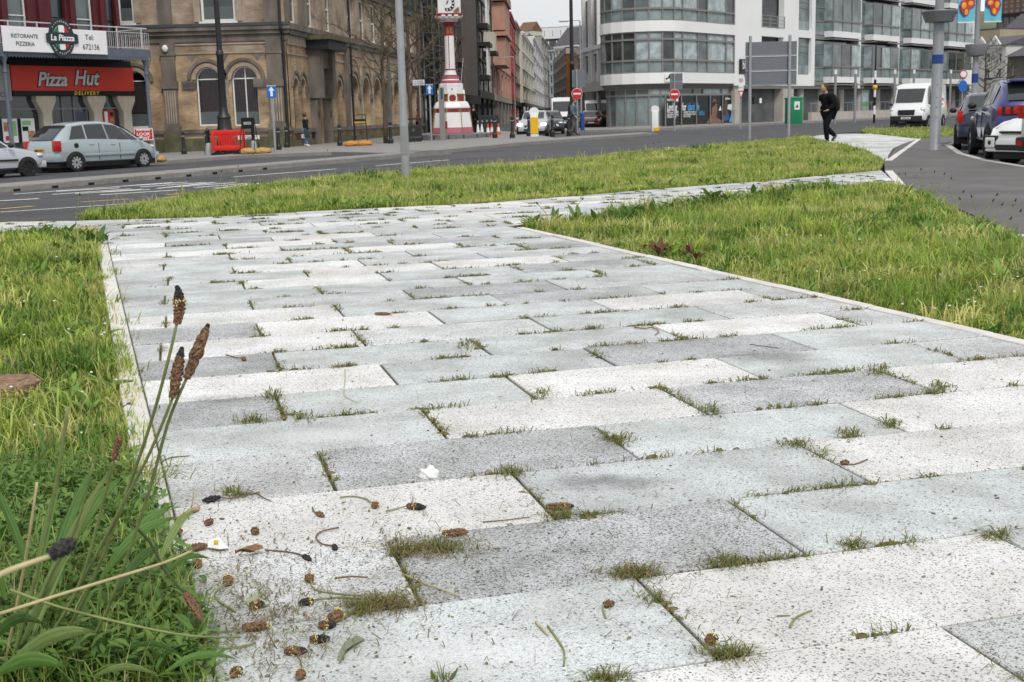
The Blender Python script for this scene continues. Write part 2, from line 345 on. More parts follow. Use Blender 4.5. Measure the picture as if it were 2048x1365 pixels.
# tarmac refuge with the sign posts beside the junction
sheet('traffic_island', [(6.25, 37.9), (5.95, 37.1), (6.6, 37.6), (8.3, 41.0), (11.3, 46.6), (12.4, 50.0), (9.5, 48), (7.7, 44.5)], lambda x, y: -0.004, asphalt_dark, 2.0, 0.15)
# right-hand footway (tarmac), its kerb and the car park
FOOT = [(3.21, 3.5), (3.66, 7.6), (4.03, 9.79), (4.45, 11.71), (4.93, 14.55), (5.27, 16.54), (6.25, 20.44), (7.20, 23.6), (7.38, 24.06), (9.74, 31.1), (11.63, 35.97), (13.14, 39.42), (15.2, 42.5), (15.6, 41.5), (13.9, 38.2), (11.4, 32.2), (9.7, 26.7), (8.85, 23.04), (8.4, 19.77), (8.1, 16), (7.6, 9), (7.4, 3.5)]
sheet('footway', FOOT, lambda x, y: -0.004, asphalt_foot, 3.0, 0.14)
sheet('car_park', [(7.5, 3), (7.7, 9), (8.2, 16), (8.5, 19.8), (8.95, 23), (9.8, 26.7), (11.5, 32.2), (14, 38.1), (15.8, 41.5), (19, 49), (60, 70), (60, 3)], lambda x, y: zr(x, y) + 0.003, asphalt_dark, 4.0)
KR = [(7.6, 9), (8.1, 16), (8.4, 19.77), (8.85, 23.04), (9.7, 26.7), (11.4, 32.2), (13.9, 38.2), (15.6, 41.5)]
LR = [(KR[i], KR[i + 1], math.hypot(KR[i + 1][0] - KR[i][0], KR[i + 1][1] - KR[i][1])) for i in range(len(KR) - 1)]
fk = MB().box(0.004, 0.896, -0.14, 0.0, -0.13, 0.0).build('kerb_stone', conc, bpy.data.objects['footway'])
s = 0; first = True; tot = sum(l[2] for l in LR)
while s < tot - 0.5:
    (x, y), a = along(LR, s); o = fk if first else inst(fk, bpy.data.objects['footway']); first = False
    o.location = (x, y, 0.006); o.rotation_euler = (0, 0, a); s += 0.9
edging_m = mk('pale_edging', (0.62, 0.59, 0.56), 0.8, 0.10, 8, 0.12, obrand=0.05, coords='World')
# ------------------------------------------------------------------ stone paving
PATH = [(0.06, 0.30), (3.93, 0.30), (2.24, 5.25), (0.06, 11.61), (-0.02, 11.80), (0.97, 13.0), (2.32, 14.86), (3.81, 16.05), (5.22, 16.50), (6.2, 20.44), (3.54, 18.03), (1.94, 16.88), (-0.1, 15.2), (-1.9, 14.65), (-3.5, 13.95), (-4.75, 13.95), (-6.0, 14.15), (-9, 13.1), (-9, 12.2), (-5.3, 12.60), (-4.12, 12.45), (-3.77, 11.47)]
PATH2 = [(10.97, 45.63), (9.93, 38.1), (8.84, 30.57), (7.25, 23.7), (7.42, 24.1), (8.2, 26.6), (9.7, 31.1), (11.6, 35.97), (13.1, 39.42), (14.0, 46.0), (14.26, 48.69), (13.61, 49.9), (12.3, 48.6)]
TH = math.radians(15.06); CT, ST = math.cos(TH), math.sin(TH); ROW0, ROWP, PL = 2.037, 0.4508, 0.93
def uv(p): return (CT * p[0] + ST * p[1], -ST * p[0] + CT * p[1])
def xy(u, v): return (CT * u - ST * v, ST * u + CT * v)
paved = sheet('path', PATH, lambda x, y: -0.011, bed, 3.0, 0.1)
paved2 = sheet('far_path', PATH2, lambda x, y: -0.012, bed, 3.0, 0.1)
tone = {'W': mk_granite('paver_white', (0.70, 0.697, 0.69), (0.28, 0.28, 0.28), (0.78, 0.777, 0.772), 0.11, (0.82, 0.81, 0.785)),
        'G': mk_granite('paver_green', (0.545, 0.575, 0.582), (0.35, 0.366, 0.366), (0.69, 0.708, 0.71), 0.20, (0.74, 0.74, 0.715)),
        'L': mk_granite('paver_pale_grey', (0.588, 0.597, 0.605), (0.25, 0.25, 0.255), (0.71, 0.717, 0.723), 0.19, (0.75, 0.745, 0.725)),
        'D': mk_granite('paver_dark_grey', (0.502, 0.512, 0.522), (0.20, 0.203, 0.21), (0.635, 0.645, 0.655), 0.24, (0.70, 0.695, 0.675))}
def inset(poly, d):
    if parea(poly) < 0: poly = poly[::-1]
    out = []; k = len(poly)
    for i in range(k):
        p0, p1, p2 = poly[i - 1], poly[i], poly[(i + 1) % k]
        a = Vector((p1[0] - p0[0], p1[1] - p0[1])); b = Vector((p2[0] - p1[0], p2[1] - p1[1]))
        if a.length < 1e-6 or b.length < 1e-6: continue
        a.normalize(); b.normalize(); n1 = Vector((-a.y, a.x)); n2 = Vector((-b.y, b.x)); m = n1 + n2; den = m.length_squared
        if den < 0.05: continue
        out.append((p1[0] + m.x * 2 * d / den, p1[1] + m.y * 2 * d / den))
    return out
def clean(poly, e=0.012):
    out = []
    for p in poly:
        if not out or math.hypot(p[0] - out[-1][0], p[1] - out[-1][1]) > e: out.append(p)
    while len(out) > 2 and math.hypot(out[0][0] - out[-1][0], out[0][1] - out[-1][1]) < e: out.pop()
    return out
KNOWN = {-1: 'LWLG', 0: 'GWGL', 1: 'LDGD', 2: 'WGWG', 3: 'LDGW', 4: 'GWDW', 5: 'DGWGL', 6: 'WGDGL', 7: 'DGGWL', 8: 'GWLGL', 9: 'DWGWL', 10: 'WWGDG'}
JOINTS = []            # (u, v0, v1) end joints; rows give the rest
FIRSTU = {-1: 1.433, 0: 0.947, 1: 1.381, 2: 0.90, 3: 1.31, 4: 0.805, 5: 1.245, 6: 0.80}
pieces = []
UVP = [uv(p) for p in PATH]; UVP2 = [uv(p) for p in PATH2]
def lay(UVP, rows, tag):
    for r in rows:
        v0 = ROW0 + r * ROWP; v1 = v0 + ROWP; strip = clip_half(clip_half(UVP, 0, v0, 0, 1), 0, v1, 0, -1)
        if len(strip) < 3: continue
        us = [p[0] for p in strip]; base = FIRSTU.get(r, (0.88 if r % 2 == 0 else 0.40) * PL + random.uniform(-0.02, 0.02))
        k0 = math.floor((min(us) - base) / PL); k1 = math.ceil((max(us) - base) / PL); idx = 0
        low = [p for p in strip if p[0] < min(us) + 0.4]; lim0 = max(p[0] for p in low) if len(low) < len(strip) else min(us)
        cuts = [base + k * PL for k in range(k0, k1 + 1) if base + k * PL > lim0 + 0.10 and base + k * PL < max(us) - 0.12]
        cuts = [min(us) - 1] + cuts + [max(us) + 1]
        for ua, ub in zip(cuts[:-1], cuts[1:]):
            c = clip_half(clip_half(strip, ua, 0, 1, 0), ub, 0, -1, 0); c = clean(c)
            if len(c) < 3 or abs(parea(c)) < 0.004: continue
            JOINTS.append((ua, v0, v1))
            kn = KNOWN.get(r, ''); t = kn[idx] if idx < len(kn) and tag == 0 else random.choice('WWWGGGLLD' if r % 2 else 'WWGGGGLD')
            idx += 1; pieces.append((c, t, tag))
lay(UVP, range(-5, 42), 0); lay(UVP2, range(38, 100), 1)
full = {}
pieces.sort(key=lambda q: sum(math.hypot(*xy(*p)) for p in q[0]) / len(q[0]))
rest = {}; npc = 0
for c, t, tag in pieces:
    p = [xy(*q) for q in c]; cx = sum(q[0] for q in p) / len(p); cy = sum(q[1] for q in p) / len(p)
    top = inset(p, 0.0085); mid = inset(p, 0.0055)
    if len(top) < 3 or len(top) != len(mid) or parea(top) < 0.002:
        mid = p if parea(p) > 0 else p[::-1]; top = mid
    if abs(parea(p)) < 0.004: continue
    dist = math.hypot(cx, cy)
    vis = cy > 1.4 and abs(cx) < 0.46 * cy + 0.9
    if npc < 300 and vis and tag == 0:
        npc += 1
        dz = random.gauss(0, 0.0016); tx, ty = random.gauss(0, 0.0025), random.gauss(0, 0.0025)
        f = lambda q, z: (q[0] - cx, q[1] - cy, z + (q[0] - cx) * tx + (q[1] - cy) * ty)
        m = MB(); m.ring([[f(q, -0.06) for q in mid], [f(q, -0.004) for q in mid], [f(q, 0.0) for q in top]], cap0=False)
        m.build('paver', tone[t], paved, loc=(cx, cy, dz))
    else:
        m = rest.setdefault((t, tag), MB()); m.ring([[(q[0], q[1], -0.05) for q in mid], [(q[0], q[1], -0.004) for q in mid], [(q[0], q[1], 0.0) for q in top]], cap0=False)
far_m = {0: MB(), 1: MB()}
for (t, tag), m in rest.items():
    M_ = far_m[tag]; n = len(M_.v); M_.v += m.v; M_.f += [tuple(i + n for i in f) for f in m.f]; M_.m += ['WGLD'.index(t)] * len(m.f)
for tag, M_ in far_m.items():
    if M_.v:
        o = M_.build('paving', [tone[c] for c in 'WGLD'], paved if tag == 0 else paved2); o['kind'] = 'stuff'
# pale edging strips along both sides of the path
def edging(A, B, off, width, n, parent):
    d = Vector((B[0] - A[0], B[1] - A[1])); Lg = d.length; d.normalize(); nn = Vector((-d.y, d.x)) * off; st = Lg / n
    for i in range(n):
        a = Vector(A) + d * (st * i + 0.003); b = Vector(A) + d * (st * (i + 1) - 0.003); w = Vector((-d.y, d.x)) * (width if off > 0 else -width)
        c = [a + nn, b + nn, b + nn + w, a + nn + w]; ctr = sum(c, Vector((0, 0))) / 4
        p = [(q.x - ctr.x, q.y - ctr.y) for q in c]
        if parea(p) < 0: p.reverse()
        t = inset(p, 0.004); m = MB(); m.ring([[(x, y, -0.1) for x, y in p], [(x, y, -0.005) for x, y in p], [(x, y, 0) for x, y in t]], cap0=False)
        m.build('edging_stone', edging_m, parent, loc=(ctr.x, ctr.y, random.uniform(0.002, 0.008)))
edging((0.06, 0.30), (-3.77, 11.47), -0.004 + 0.005, 0.085, 13, paved)
edging((3.93, 0.30), (0.06, 11.61), -0.008, 0.075, 13, paved)
edging((4.12, 9.79), (3.75, 7.6), -0.002, 0.1, 3, paved)
edging((5.22, 16.6), (6.2, 20.3), -0.01, 0.12, 4, paved); edging((7.4, 24.2), (13.0, 39.3), -0.01, 0.12, 14, paved2)
# ------------------------------------------------------------------ road markings
mw = mk('marking_white', (0.78, 0.78, 0.76), 0.7, 0.15, 20, coords='World'); my = mk('marking_yellow', (0.62, 0.40, 0.10), 0.7, 0.15, 20, coords='World')
def mark(pts, mat):
    P = [RD(*p) for p in pts]; cx = sum(p[0] for p in P) / len(P); cy = sum(p[1] for p in P) / len(P)
    if parea(P) < 0: P.reverse()
    m = MB(); z0 = zr(cx, cy)
    m.face([(x - cx, y - cy, zr(x, y) + 0.009 - z0) for x, y in P]); m.build('road_marking', mat, road, loc=(cx, cy, z0))
def dash(x0, y0, x1, y1, w, mat):
    A = Vector(RD(x0, y0)); B = Vector(RD(x1, y1)); n = (B - A).normalized(); n = Vector((-n.y, n.x)) * w / 2; k = max(1, int((B - A).length / 2))
    for i in range(k):
        a = A.lerp(B, i / k); b = A.lerp(B, (i + 1) / k); P = [a - n, b - n, b + n, a + n]; c = (a + b) / 2; z0 = zr(c.x, c.y)
        MB().face([(p.x - c.x, p.y - c.y, zr(p.x, p.y) + 0.009 - z0) for p in P]).build('road_marking', mat, road, loc=(c.x, c.y, z0))
dash(28, 389.5, 345, 366, 0.16, mw); dash(0, 403, 78, 398.5, 0.28, mw); dash(0, 426, 330, 404, 0.10, mw); dash(330, 404, 560, 385, 0.10, mw)
dash(466, 355, 672, 339, 0.17, mw); dash(752, 332.5, 897, 320.8, 0.17, mw)
for a in ((0, 419.5, 68, 413.5), (162, 405.5, 260, 399), (330, 391, 418, 384.5), (470, 377, 545, 370), (575, 367, 655, 360.5), (700, 353, 758, 350.5), (793, 347, 840, 344), (880, 339, 918, 336.5), (948, 333, 988, 330), (1014, 326.5, 1047, 324.5), (1070, 322, 1102, 319.5), (1216, 308, 1238, 306), (1256, 304, 1278, 302.5), (1290, 300, 1310, 298.5), (1327, 297, 1345, 295.5), (1358, 293.5, 1376, 292)): dash(*a, 0.16, my)
# worn lettering, stretched along the lane
for a in ((105, 390, 262, 379), (112, 384, 240, 377), (150, 388.5, 300, 380), (200, 391, 355, 381), (205, 385, 285, 379.5), (245, 373.5, 375, 365.5), (280, 375, 412, 366), (315, 378, 430, 366), (350, 375, 470, 366.5), (390, 376.5, 500, 367.5), (430, 378, 525, 367), (460, 374, 560, 366)): dash(*a, 0.2, mw)
for a in ((318, 398, 405, 389.5), (345, 399.5, 440, 386), (380, 395, 460, 388), (420, 392, 530, 387.5), (545, 373, 625, 366.5), (570, 376, 668, 368), (600, 370.5, 690, 364), (640, 373, 720, 365.5)): dash(*a, 0.16, my)
for a in ((1080, 326, 1130, 321), (1095, 323.5, 1160, 317.5), (1120, 325, 1185, 318.5), (1130, 319.5, 1195, 314), (1160, 322, 1230, 315)): dash(*a, 0.15, my)
mark([(1421, 301), (1431, 301), (1442, 289), (1432, 290)], my)
dash(1300, 262.8, 1400, 259.5, 0.12, mw); dash(1405, 259.3, 1500, 256.5, 0.12, mw)
# ================================================================== grass and weeds
def pip(poly, X, Y):
    r = np.zeros(len(X), bool); k = len(poly); j = k - 1
    for i in range(k):
        xi, yi = poly[i]; xj, yj = poly[j]
        c = ((yi > Y) != (yj > Y)) & (X < (xj - xi) * (Y - yi) / (yj - yi + 1e-12) + xi); r ^= c; j = i
    return r
def nz(X, Y, f, ph=0.0):
    return (np.sin(X * f + 1.3 + ph) * np.cos(Y * f * 1.13 - 0.7 + ph) + 0.6 * np.sin(X * f * 2.3 - Y * f * 1.7 + ph * 2) + 0.4 * np.cos(X * f * 4.1 + Y * f * 3.7 + ph)) / 2.0
def arrays_mesh(name, V, loops, starts, C, mat, parent=None, kind='stuff', smooth=True):
    me = bpy.data.meshes.new(name); me.vertices.add(len(V)); me.vertices.foreach_set('co', V.astype(np.float32).ravel())
    me.loops.add(len(loops)); me.loops.foreach_set('vertex_index', loops.astype(np.int32)); me.polygons.add(len(starts)); me.polygons.foreach_set('loop_start', starts.astype(np.int32))
    a = me.attributes.new('Col', 'FLOAT_COLOR', 'POINT'); a.data.foreach_set('color', np.concatenate([C, np.ones((len(C), 1))], 1).astype(np.float32).ravel())
    me.update(calc_edges=True); me.materials.append(mat)
    if smooth: me.polygons.foreach_set('use_smooth', np.ones(len(starts), bool))
    o = bpy.data.objects.new(name, me); COL.objects.link(o); o.parent = parent
    if kind: o['kind'] = kind
    return o
def blades(P, h, w, az, lean, col, tipcol):
    """P (N,3) bases -> two-segment blades"""
    N = len(P); d = np.stack([np.cos(az), np.sin(az), np.zeros(N)], 1); pr = np.stack([-np.sin(az + RNG.normal(0, .7, N)), np.cos(az), np.zeros(N)], 1)
    up = np.array([0, 0, 1.0]); V = np.zeros((N, 5, 3))
    V[:, 0] = P - pr * w[:, None] / 2; V[:, 1] = P + pr * w[:, None] / 2
    mid = P + d * (lean * h * 0.35)[:, None] + up * (h * 0.62)[:, None]
    V[:, 2] = mid + pr * w[:, None] * 0.42; V[:, 3] = mid - pr * w[:, None] * 0.42
    V[:, 4] = P + d * (lean * h)[:, None] + up * (h * np.sqrt(np.maximum(0.08, 1 - 0.55 * lean ** 2)))[:, None]
    base = np.arange(N)[:, None] * 5; lp = np.concatenate([base + np.array([0, 1, 2, 3]), base + np.array([3, 2, 4])], 1).ravel()
    st = (np.arange(N)[:, None] * 7 + np.array([0, 4])).ravel()
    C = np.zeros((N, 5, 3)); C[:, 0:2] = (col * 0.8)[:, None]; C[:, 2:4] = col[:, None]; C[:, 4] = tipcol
    return V.reshape(-1, 3), lp, st, C.reshape(-1, 3)
def leaves(P, L_, w, az, el, droop, col, rows=6):
    """broad leaves: P bases, el start elevation, droop total bend (radians)"""
    N = len(P); V = np.zeros((N, rows, 3, 3)); t = np.linspace(0, 1, rows)
    prof = np.array([0.16, 0.62, 0.98, 1.0, 0.66, 0.04]) if rows == 6 else np.sin(np.pi * np.clip(t, .05, .98)) ** 0.8
    pos = P.copy(); d = np.stack([np.cos(az), np.sin(az)], 1); side = np.stack([-np.sin(az), np.cos(az), np.zeros(N)], 1)
    for i in range(rows):
        e = el - droop * t[i]; fw = np.stack([d[:, 0] * np.cos(e), d[:, 1] * np.cos(e), np.sin(e)], 1); nr = np.stack([-d[:, 0] * np.sin(e), -d[:, 1] * np.sin(e), np.cos(e)], 1)
        if i: pos = pos + fw * (L_ / (rows - 1))[:, None]
        hw = (w * prof[i] / 2)[:, None]
        V[:, i, 0] = pos - side * hw + nr * hw * 0.35; V[:, i, 1] = pos; V[:, i, 2] = pos + side * hw + nr * hw * 0.35
    k = rows * 3; base = np.arange(N)[:, None] * k; q = []
    for i in range(rows - 1):
        for j in range(2): q += [i * 3 + j, i * 3 + j + 1, i * 3 + j + 4, i * 3 + j + 3]
    q = np.array(q); lp = (base + q).ravel(); nf = (rows - 1) * 2; st = np.arange(N * nf) * 4
    C = np.repeat(col[:, None], k, 1); C = C.reshape(N, rows, 3, 3).copy(); C[:, :, 1] = C[:, :, 1] * 1.2 + 0.012; return V.reshape(-1, 3), lp, st, C.reshape(-1, 3)
def merge(parts):
    Vs, lps, sts, Cs = [], [], [], []; nv = nl = 0
    for V, lp, st, C in parts:
        Vs.append(V); lps.append(lp + nv); sts.append(st + nl); Cs.append(C); nv += len(V); nl += len(lp)
    return np.concatenate(Vs), np.concatenate(lps), np.concatenate(sts), np.concatenate(Cs)
leaf_m = mk_leaf('grass_blades', 0.38, 0.5); weed_m = mk_leaf('weed_leaves', 0.30, 0.58)
GREENS = np.array([(0.085, 0.18, 0.025), (0.20, 0.32, 0.045), (0.33, 0.44, 0.075), (0.46, 0.52, 0.12), (0.58, 0.56, 0.20), (0.60, 0.52, 0.29)])
def grass_cols(X, Y, dry):
    k = np.clip(nz(X, Y, 1.1) * 1.6 + nz(X, Y, 4.3, 2.0) * 1.4 + nz(X, Y, 11.0, 4.0) * 0.8 + dry + RNG.normal(0, 0.95, len(X)), 0, 4.99); i = k.astype(int); f = (k - i)[:, None]
    c = GREENS[i] * (1 - f) + GREENS[np.minimum(i + 1, 5)] * f; return c * RNG.uniform(0.85, 1.15, (len(X), 1))
def scatter(poly, dens, n_try):
    xs = [p[0] for p in poly]; ys = [p[1] for p in poly]
    X = RNG.uniform(min(xs), max(xs), n_try); Y = RNG.uniform(min(ys), max(ys), n_try); area = (max(xs) - min(xs)) * (max(ys) - min(ys))
    keep = pip(poly, X, Y) & (Y > 1.2) & (np.abs(X) < 0.47 * Y + 1.7); X = X[keep]; Y = Y[keep]
    keep = RNG.uniform(0, 1, len(X)) < dens(X, Y) * area / n_try; return X[keep], Y[keep]
def lawn(name, poly, dens, hfun, wfun, dry, n_try, z0=-0.03, label=None):
    sheet(name + '_bed', poly, lambda x, y: z0 + 0.008 * math.sin(x * 3.1) * math.cos(y * 2.3), soil, 1.0, 0.1)
    X, Y = scatter(poly, dens, n_try); N = len(X); P = np.stack([X, Y, np.full(N, z0)], 1)
    dry = dry(X, Y) if callable(dry) else dry; h = hfun(X, Y) * RNG.uniform(0.45, 1.3, N) * (1 + 0.45 * np.clip(nz(X, Y, 5.5, 1.5) + 0.5 * nz(X, Y, 13.0, 3), -0.8, 1.2)); w = wfun(X, Y) * RNG.uniform(0.7, 1.4, N); col = grass_cols(X, Y, dry)
    tip = np.where(RNG.uniform(0, 1, (N, 1)) < 0.16, np.array([[0.36, 0.32, 0.16]]), col * 1.2)
    tall = RNG.uniform(0, 1, N) < 0.035; h = np.where(tall, h * RNG.uniform(1.5, 2.6, N), h); w = np.where(tall, w * 0.75, w); col = np.where(tall[:, None], np.array([[0.44, 0.42, 0.17]]), col)
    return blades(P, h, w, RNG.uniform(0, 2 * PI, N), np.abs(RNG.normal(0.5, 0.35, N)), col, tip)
GL = [(-0.06, 0.7), (-3.87, 11.5), (-4.14, 12.36), (-5.3, 12.50), (-9, 12.1), (-9, 0.7)]
GR = [(2.34, 5.25), (0.15, 11.65), (0.08, 11.78), (1.03, 12.93), (2.37, 14.77), (3.84, 15.95), (5.13, 16.40), (4.83, 14.55), (4.35, 11.7), (4.02, 9.8), (3.65, 7.6), (3.2, 3.5), (2.96, 3.5)]
GF = [(-4.95, 14.08), (-3.5, 14.07), (-1.9, 14.78), (-0.1, 15.32), (1.94, 17.0), (3.54, 18.15), (6.16, 20.46), (7.2, 23.65), (8.78, 30.6), (9.8, 38.1), (10.85, 45.3), (10.6, 44.8), (8.0, 40.4), (6.2, 37.2), (5.6, 35.5), (3.9, 33.2), (1.7, 29.7), (-0.08, 26.6), (-1.67, 25.0), (-3.0, 23.6), (-4.7, 18.9), (-5.05, 15.3)]
G2 = [(14.1, 46.2), (13.2, 39.5), (15.3, 42.6), (17.8, 49), (19.6, 55.5), (16.2, 56.8), (14.4, 49.5)]
def dist(X, Y): return np.hypot(X, Y)
def edge_right(X, Y): return np.maximum(0, (X - 2.34) * 0.9462 + (Y - 5.25) * 0.3238)
def edge_left(X, Y): return np.abs(X - (-0.06 - 0.3527 * (Y - 0.7)))
gp = lawn('left_verge', GL, lambda X, Y: 13000 / (1 + (dist(X, Y) / 3.0) ** 1.5) * np.clip(1.0 + 0.5 * nz(X, Y, 3.0), 0.35, 2), lambda X, Y: np.clip(0.058 + 0.025 * nz(X, Y, 1.7, 3) + np.clip(0.09 - 0.03 * Y, 0, 0.06) + 0.02 * (Y > 9.5), 0.02, 0.2), lambda X, Y: 0.0022 + dist(X, Y) * 0.00055, lambda X, Y: 1.3 + 1.2 * np.clip(1 - edge_left(X, Y) / 0.25, 0, 1) * (Y > 3.2), 900000)
arrays_mesh('grass', *gp, leaf_m)['label'] = 'unmown green grass along the left side of the paved path'
gp = lawn('right_verge', GR, lambda X, Y: 9500 / (1 + (dist(X, Y) / 6.0) ** 1.6), lambda X, Y: np.clip(0.078 + 0.04 * nz(X, Y, 1.9, 1) , 0.03, 0.24) * np.clip(0.35 + 1.1 * edge_right(X, Y), 0.35, 1.0), lambda X, Y: 0.003 + dist(X, Y) * 0.00048, lambda X, Y: 1.75 + 1.3 * np.clip(1 - edge_right(X, Y) / 0.45, 0, 1), 700000)
arrays_mesh('grass', *gp, leaf_m)['label'] = 'rough grass in the triangle between paved path and tarmac footway'
gp = lawn('roadside_verge', GF, lambda X, Y: 7000 / (1 + (dist(X, Y) / 10.0) ** 1.7), lambda X, Y: np.clip(0.085 + 0.035 * nz(X, Y, 0.9, 1), 0.03, 0.24), lambda X, Y: 0.004 + dist(X, Y) * 0.0005, 2.1, 1500000)
arrays_mesh('grass', *gp, leaf_m)['label'] = 'strip of yellowish grass between paved path and road'
gp = lawn('far_verge', G2, lambda X, Y: 500 + 0 * X, lambda X, Y: 0.10 + 0 * X, lambda X, Y: 0.03 + 0 * X, 1.8, 60000)
arrays_mesh('grass', *gp, leaf_m)['label'] = 'small grass patch beside the tarmac footway near the white van'
# taller ragged tussocks
def tussocks(poly, n, hlo, hhi, wk, lo, hi):
    xs = [p[0] for p in poly]; ys = [p[1] for p in poly]; C = []
    while len(C) < n:
        x, y = RNG.uniform(min(xs), max(xs)), RNG.uniform(max(1.6, min(ys)), max(ys))
        if pip(poly, np.array([x]), np.array([y]))[0] and abs(x) < 0.46 * y + 0.3: C.append((x, y))
    B, hh, ww, cc = [], [], [], []
    for x, y in C:
        k = int(RNG.integers(50, 130)); r_ = RNG.uniform(0.04, 0.16); g = GREENS[RNG.integers(0, 5)] * RNG.uniform(.85, 1.15); B.append(np.stack([x + RNG.normal(0, r_, k), y + RNG.normal(0, r_, k), np.full(k, -0.03)], 1)); hh.append(RNG.uniform(hlo, hhi) * RNG.uniform(.5, 1.2, k)); ww.append(np.full(k, 0.003 + wk * math.hypot(x, y)) * RNG.uniform(.7, 1.5, k)); cc.append(np.repeat(g[None], k, 0) * RNG.uniform(.8, 1.2, (k, 1)))
    B, hh, ww, cc = (np.concatenate(q) for q in (B, hh, ww, cc)); N = len(B)
    ok_ = pip(poly, B[:, 0], B[:, 1]); B, hh, ww, cc = B[ok_], hh[ok_], ww[ok_], cc[ok_]; N = len(B)
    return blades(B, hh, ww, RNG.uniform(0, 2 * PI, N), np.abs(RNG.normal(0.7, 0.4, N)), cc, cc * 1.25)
arrays_mesh('tussocks', *merge([tussocks(GR, 130, 0.10, 0.21, 0.0005, 0, 5), tussocks(GF, 150, 0.10, 0.20, 0.0005, 0, 5), tussocks(GL, 110, 0.07, 0.15, 0.0006, 0, 5)]), leaf_m)['label'] = 'taller ragged grass tussocks scattered through the verges'
# blades flopping over the left edging
Yk = RNG.uniform(2.4, 11.4, 2600); Xk = -0.06 - 0.343 * (Yk - 0.65) + RNG.normal(-0.012, 0.035, 2600); kq = RNG.uniform(0, 1, (2600, 1)); ck = GREENS[0][None] * kq + GREENS[3][None] * (1 - kq); ck[RNG.uniform(0, 1, 2600) < 0.25] = (0.42, 0.34, 0.17)
clump = (nz(Xk, Yk, 6.0, 1) > 0.25) & ((Yk < 3.6) | (RNG.uniform(0, 1, 2600) < 0.3))
V = blades(np.stack([Xk, Yk, np.full(2600, -0.01)], 1)[clump], RNG.uniform(.03, .10, 2600)[clump], (0.002 + 0.0006 * Yk)[clump], RNG.normal(0.0, 0.9, 2600)[clump], np.abs(RNG.normal(0.9, .4, 2600))[clump], ck[clump], ck[clump] * 1.2); arrays_mesh('edge_grass', *V, leaf_m)['label'] = 'grass blades hanging over the pale left edging'
# broad-leaved weeds: rosettes thickest along the borders
def rosettes(cent, size, nl, col_lo, col_hi, el=(0.35, 1.25), wr=0.24, z=-0.02):
    P, Ls, Wd, A, E_, D, C = [], [], [], [], [], [], []
    for (x, y), s_ in zip(cent, size):
        k = RNG.integers(nl[0], nl[1]); az = RNG.uniform(0, 2 * PI) + np.arange(k) * 2.399; cc = np.array(col_lo) + (np.array(col_hi) - np.array(col_lo)) * RNG.uniform(0, 1)
        for a in az:
            l = s_ * RNG.uniform(0.6, 1.15); P.append((x + RNG.normal(0, .01), y + RNG.normal(0, .01), z)); Ls.append(l); Wd.append(l * wr * RNG.uniform(0.75, 1.3)); A.append(a)
            E_.append(RNG.uniform(*el)); D.append(RNG.uniform(0.2, 1.3)); C.append(cc * RNG.uniform(0.8, 1.2))
    return leaves(np.array(P), np.array(Ls), np.array(Wd), np.array(A), np.array(E_), np.array(D), np.array(C))
def along_pts(A, B, n, spread, side):
    A = np.array(A); B = np.array(B); d = B - A; d = d / np.linalg.norm(d); nn = np.array([-d[1], d[0]]) * side
    return [tuple(A + (B - A) * RNG.uniform() + nn * abs(RNG.normal(0, spread))) for _ in range(n)]
dk, lt_ = (0.07, 0.165, 0.025), (0.22, 0.34, 0.065)
parts = []
c = along_pts((-0.42, 1.6), (-1.62, 5.0), 60, 0.30, 1); parts.append(rosettes(c, RNG.uniform(.05, .11, len(c)), (5, 9), dk, lt_))
c = along_pts((-1.66, 5.0), (-4.02, 11.6), 70, 0.30, 1); parts.append(rosettes(c, RNG.uniform(.06, .13, len(c)), (5, 9), dk, lt_))
c = [(-3.85 + RNG.normal(0, .12), 10.9 + RNG.normal(0, .4)) for _ in range(16)]; parts.append(rosettes(c, RNG.uniform(.12, .22, len(c)), (6, 10), (0.04, 0.10, 0.015), (0.09, 0.16, 0.03)))
c = [(-4.7 + RNG.normal(0, .35), 12.2 + RNG.normal(0, .15)) for _ in range(16)]; parts.append(rosettes(c, RNG.uniform(.10, .2, len(c)), (5, 9), dk, lt_))
V = merge(parts); arrays_mesh('weeds', *V, weed_m)['label'] = 'low broad-leaved weeds in the grass left of the path'
parts = []
c = along_pts((2.36, 5.3), (0.2, 11.6), 150, 0.4, -1); parts.append(rosettes(c, RNG.uniform(.04, .11, len(c)), (5, 9), dk, lt_))
c = along_pts((0.15, 11.75), (3.8, 15.9), 55, 0.22, -1); parts.append(rosettes(c, RNG.uniform(.13, .24, len(c)), (6, 11), (0.045, 0.11, 0.016), (0.13, 0.21, 0.04), (0.6, 1.35)))
c = along_pts((5.1, 16.3), (3.4, 6.0), 110, 0.4, -1); parts.append(rosettes(c, RNG.uniform(.08, .19, len(c)), (5, 9), dk, lt_, (0.5, 1.3)))
c = [(RNG.uniform(1.2, 4.2), RNG.uniform(7, 14)) for _ in range(230)]; c = [p for p in c if pip(GR, np.array([p[0]]), np.array([p[1]]))[0]]; parts.append(rosettes(c, RNG.uniform(.06, .16, len(c)), (3, 7), dk, (0.24, 0.35, 0.075), (0.6, 1.4), 0.17))
V = merge(parts); arrays_mesh('weeds', *V, weed_m)['label'] = 'leafy plantain and dandelion weeds in the triangular grass patch'
parts = []
for A_, B_, n in (((-4.9, 14.15), (-1.9, 14.85), 60), ((-1.9, 14.85), (3.5, 18.2), 90), ((3.5, 18.2), (7.2, 23.8), 50), ((-4.9, 16), (-1.7, 25), 40)):
    c = along_pts(A_, B_, n, 0.3, 1 if n != 40 else -1); parts.append(rosettes(c, RNG.uniform(.10, .2, len(c)), (5, 8), dk, lt_, (0.4, 1.3)))
V = merge(parts); arrays_mesh('weeds', *V, weed_m)['label'] = 'dark leafy weeds along the roadside grass strip'
